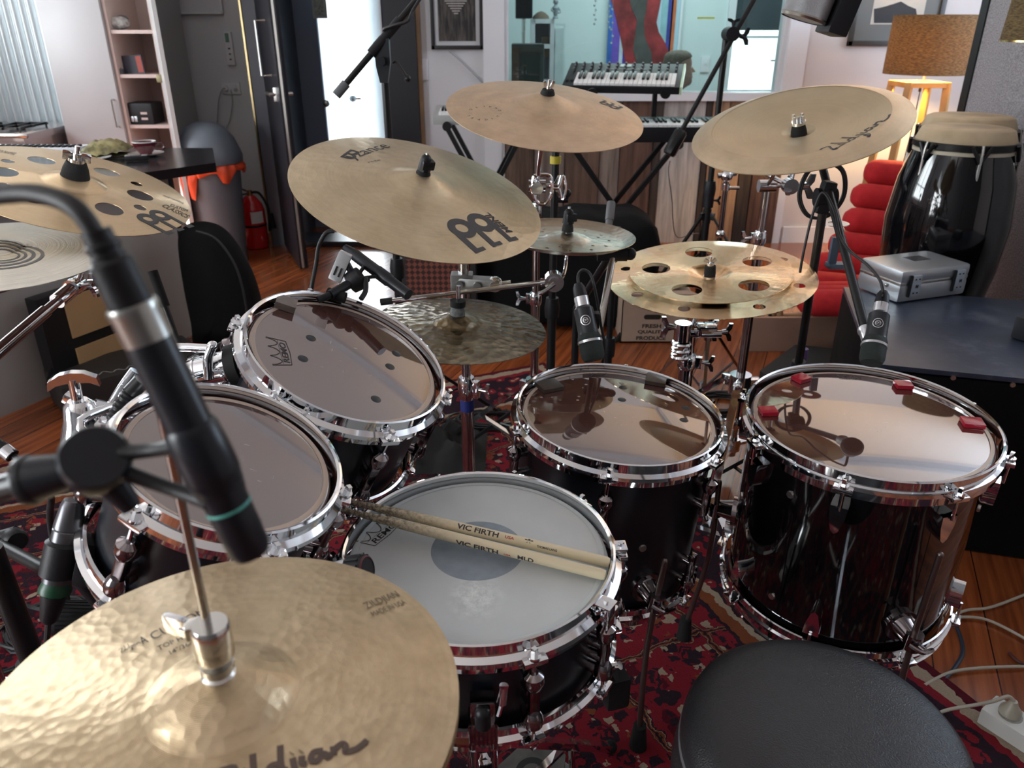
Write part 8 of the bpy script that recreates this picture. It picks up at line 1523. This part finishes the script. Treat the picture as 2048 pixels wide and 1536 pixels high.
m = MB(); m.add([(hc.x+.086, YP, hc.z+.018), (hc.x+.116, YP, hc.z-.020), (hc.x+.088, YP-.015, hc.z-.026), (hc.x+.088, YP+.015, hc.z-.026), (hc.x+.088, YP, hc.z-.030)], [(0, 2, 1), (0, 1, 3), (1, 2, 4), (1, 4, 3)]); m.build('nose', skin, t, ang=80)
for s_ in (-1, 1):
    m = MB(); m.sph((hc.x-.008, YP+s_*.076, hc.z-.010), .030, 14, (.65, .35, 1.0)); m.build('ear', skin, t, ang=80)
    m = MB(); m.sph((hc.x+.076, YP+s_*.030, hc.z+.012), .011, 10, (.6, 1, .6)); m.build('eye', mat('eye_white', (.5, .5, .5), .3), t)
m = MB(); m.box((hc.x+.092, YP, hc.z-.053), (.010, .040, .006), bev=.002); m.build('lips', mat('lips', (.30, .12, .10), .5), t)
hr = [(-.06, -.05, 0, .0, .056, .056), (-.03, -.035, 0, .005, .072, .077), (0, -.025, 0, .015, .084, .079), (.03, -.02, 0, .04, .088, .079), (.055, -.012, 0, .083, .092, .078), (.078, -.008, 0, .092, .092, .072), (.096, -.008, 0, .078, .078, .060), (.110, -.006, 0, .050, .052, .040), (.114, -.006, 0, .012, .014, .010)]
ring_body(hr).build('hair', hair, t, ang=80)
ring_body([(-.63, -.03, 0, .135, .125, .19), (-.45, -.03, 0, .13, .115, .185), (-.30, -.03, 0, .12, .11, .215), (-.22, -.03, 0, .10, .10, .19), (-.175, -.025, 0, .07, .075, .10)]).build('dark_shirt', mat('dark_shirt', (.04, .045, .05), .8), t, ang=80)
m = MB()
for s_ in (-1, 1): m.tube([(hc.x-.03, YP+s_*.20, hc.z-.27), (hc.x+.02, YP+s_*.23, hc.z-.45), (hc.x+.20, YP+s_*.16, hc.z-.50)], .038, n=12)
m.build('sleeve', mat('dark_shirt', (.04, .045, .05), .8), t, ang=80)
for s_ in (-1, 1):
    m = MB(); m.tube([(hc.x+.18, YP+s_*.165, hc.z-.50), (hc.x+.26, YP+s_*.14, hc.z-.505)], .026, n=10)
    for k in range(4): m.tube([(hc.x+.26, YP+s_*.14+(k-1.5)*.018, hc.z-.505), (hc.x+.30, YP+s_*.13+(k-1.5)*.019, hc.z-.508), (hc.x+.325-.005*abs(k-1.5), YP+s_*.128+(k-1.5)*.019, hc.z-.525)], .008, n=8)
    m.tube([(hc.x+.235, YP+s_*.14-s_*.025, hc.z-.505), (hc.x+.265, YP+s_*.10, hc.z-.51)], .009, n=8); m.build('hand', skin, t, ang=80)
m = MB(); m.box((hc.x+.25, YP+.0, hc.z-.545), (.5, 1.1, .03), bev=.004)
for sx_ in (-1, 1):
    for sy_ in (-1, 1): m.box((hc.x+.25+sx_*.22, YP+sy_*.5, (hc.z-.56)/2), (.04, .04, hc.z-.56))
solo(m, 'control_desk', blackplastic, 'desk in front of the person in the control room', 'desk')
m = MB(); m.box((hc.x-.05, YP, hc.z-.66), (.42, .42, .07), bev=.02); m.cyl((hc.x-.05, YP, .02), (hc.x-.05, YP, hc.z-.68), .03, n=12); m.cyl((hc.x-.05, YP, 0), (hc.x-.05, YP, .03), .25, n=24); solo(m, 'office_chair', blackcloth, 'chair under the person in the control room', 'chair')
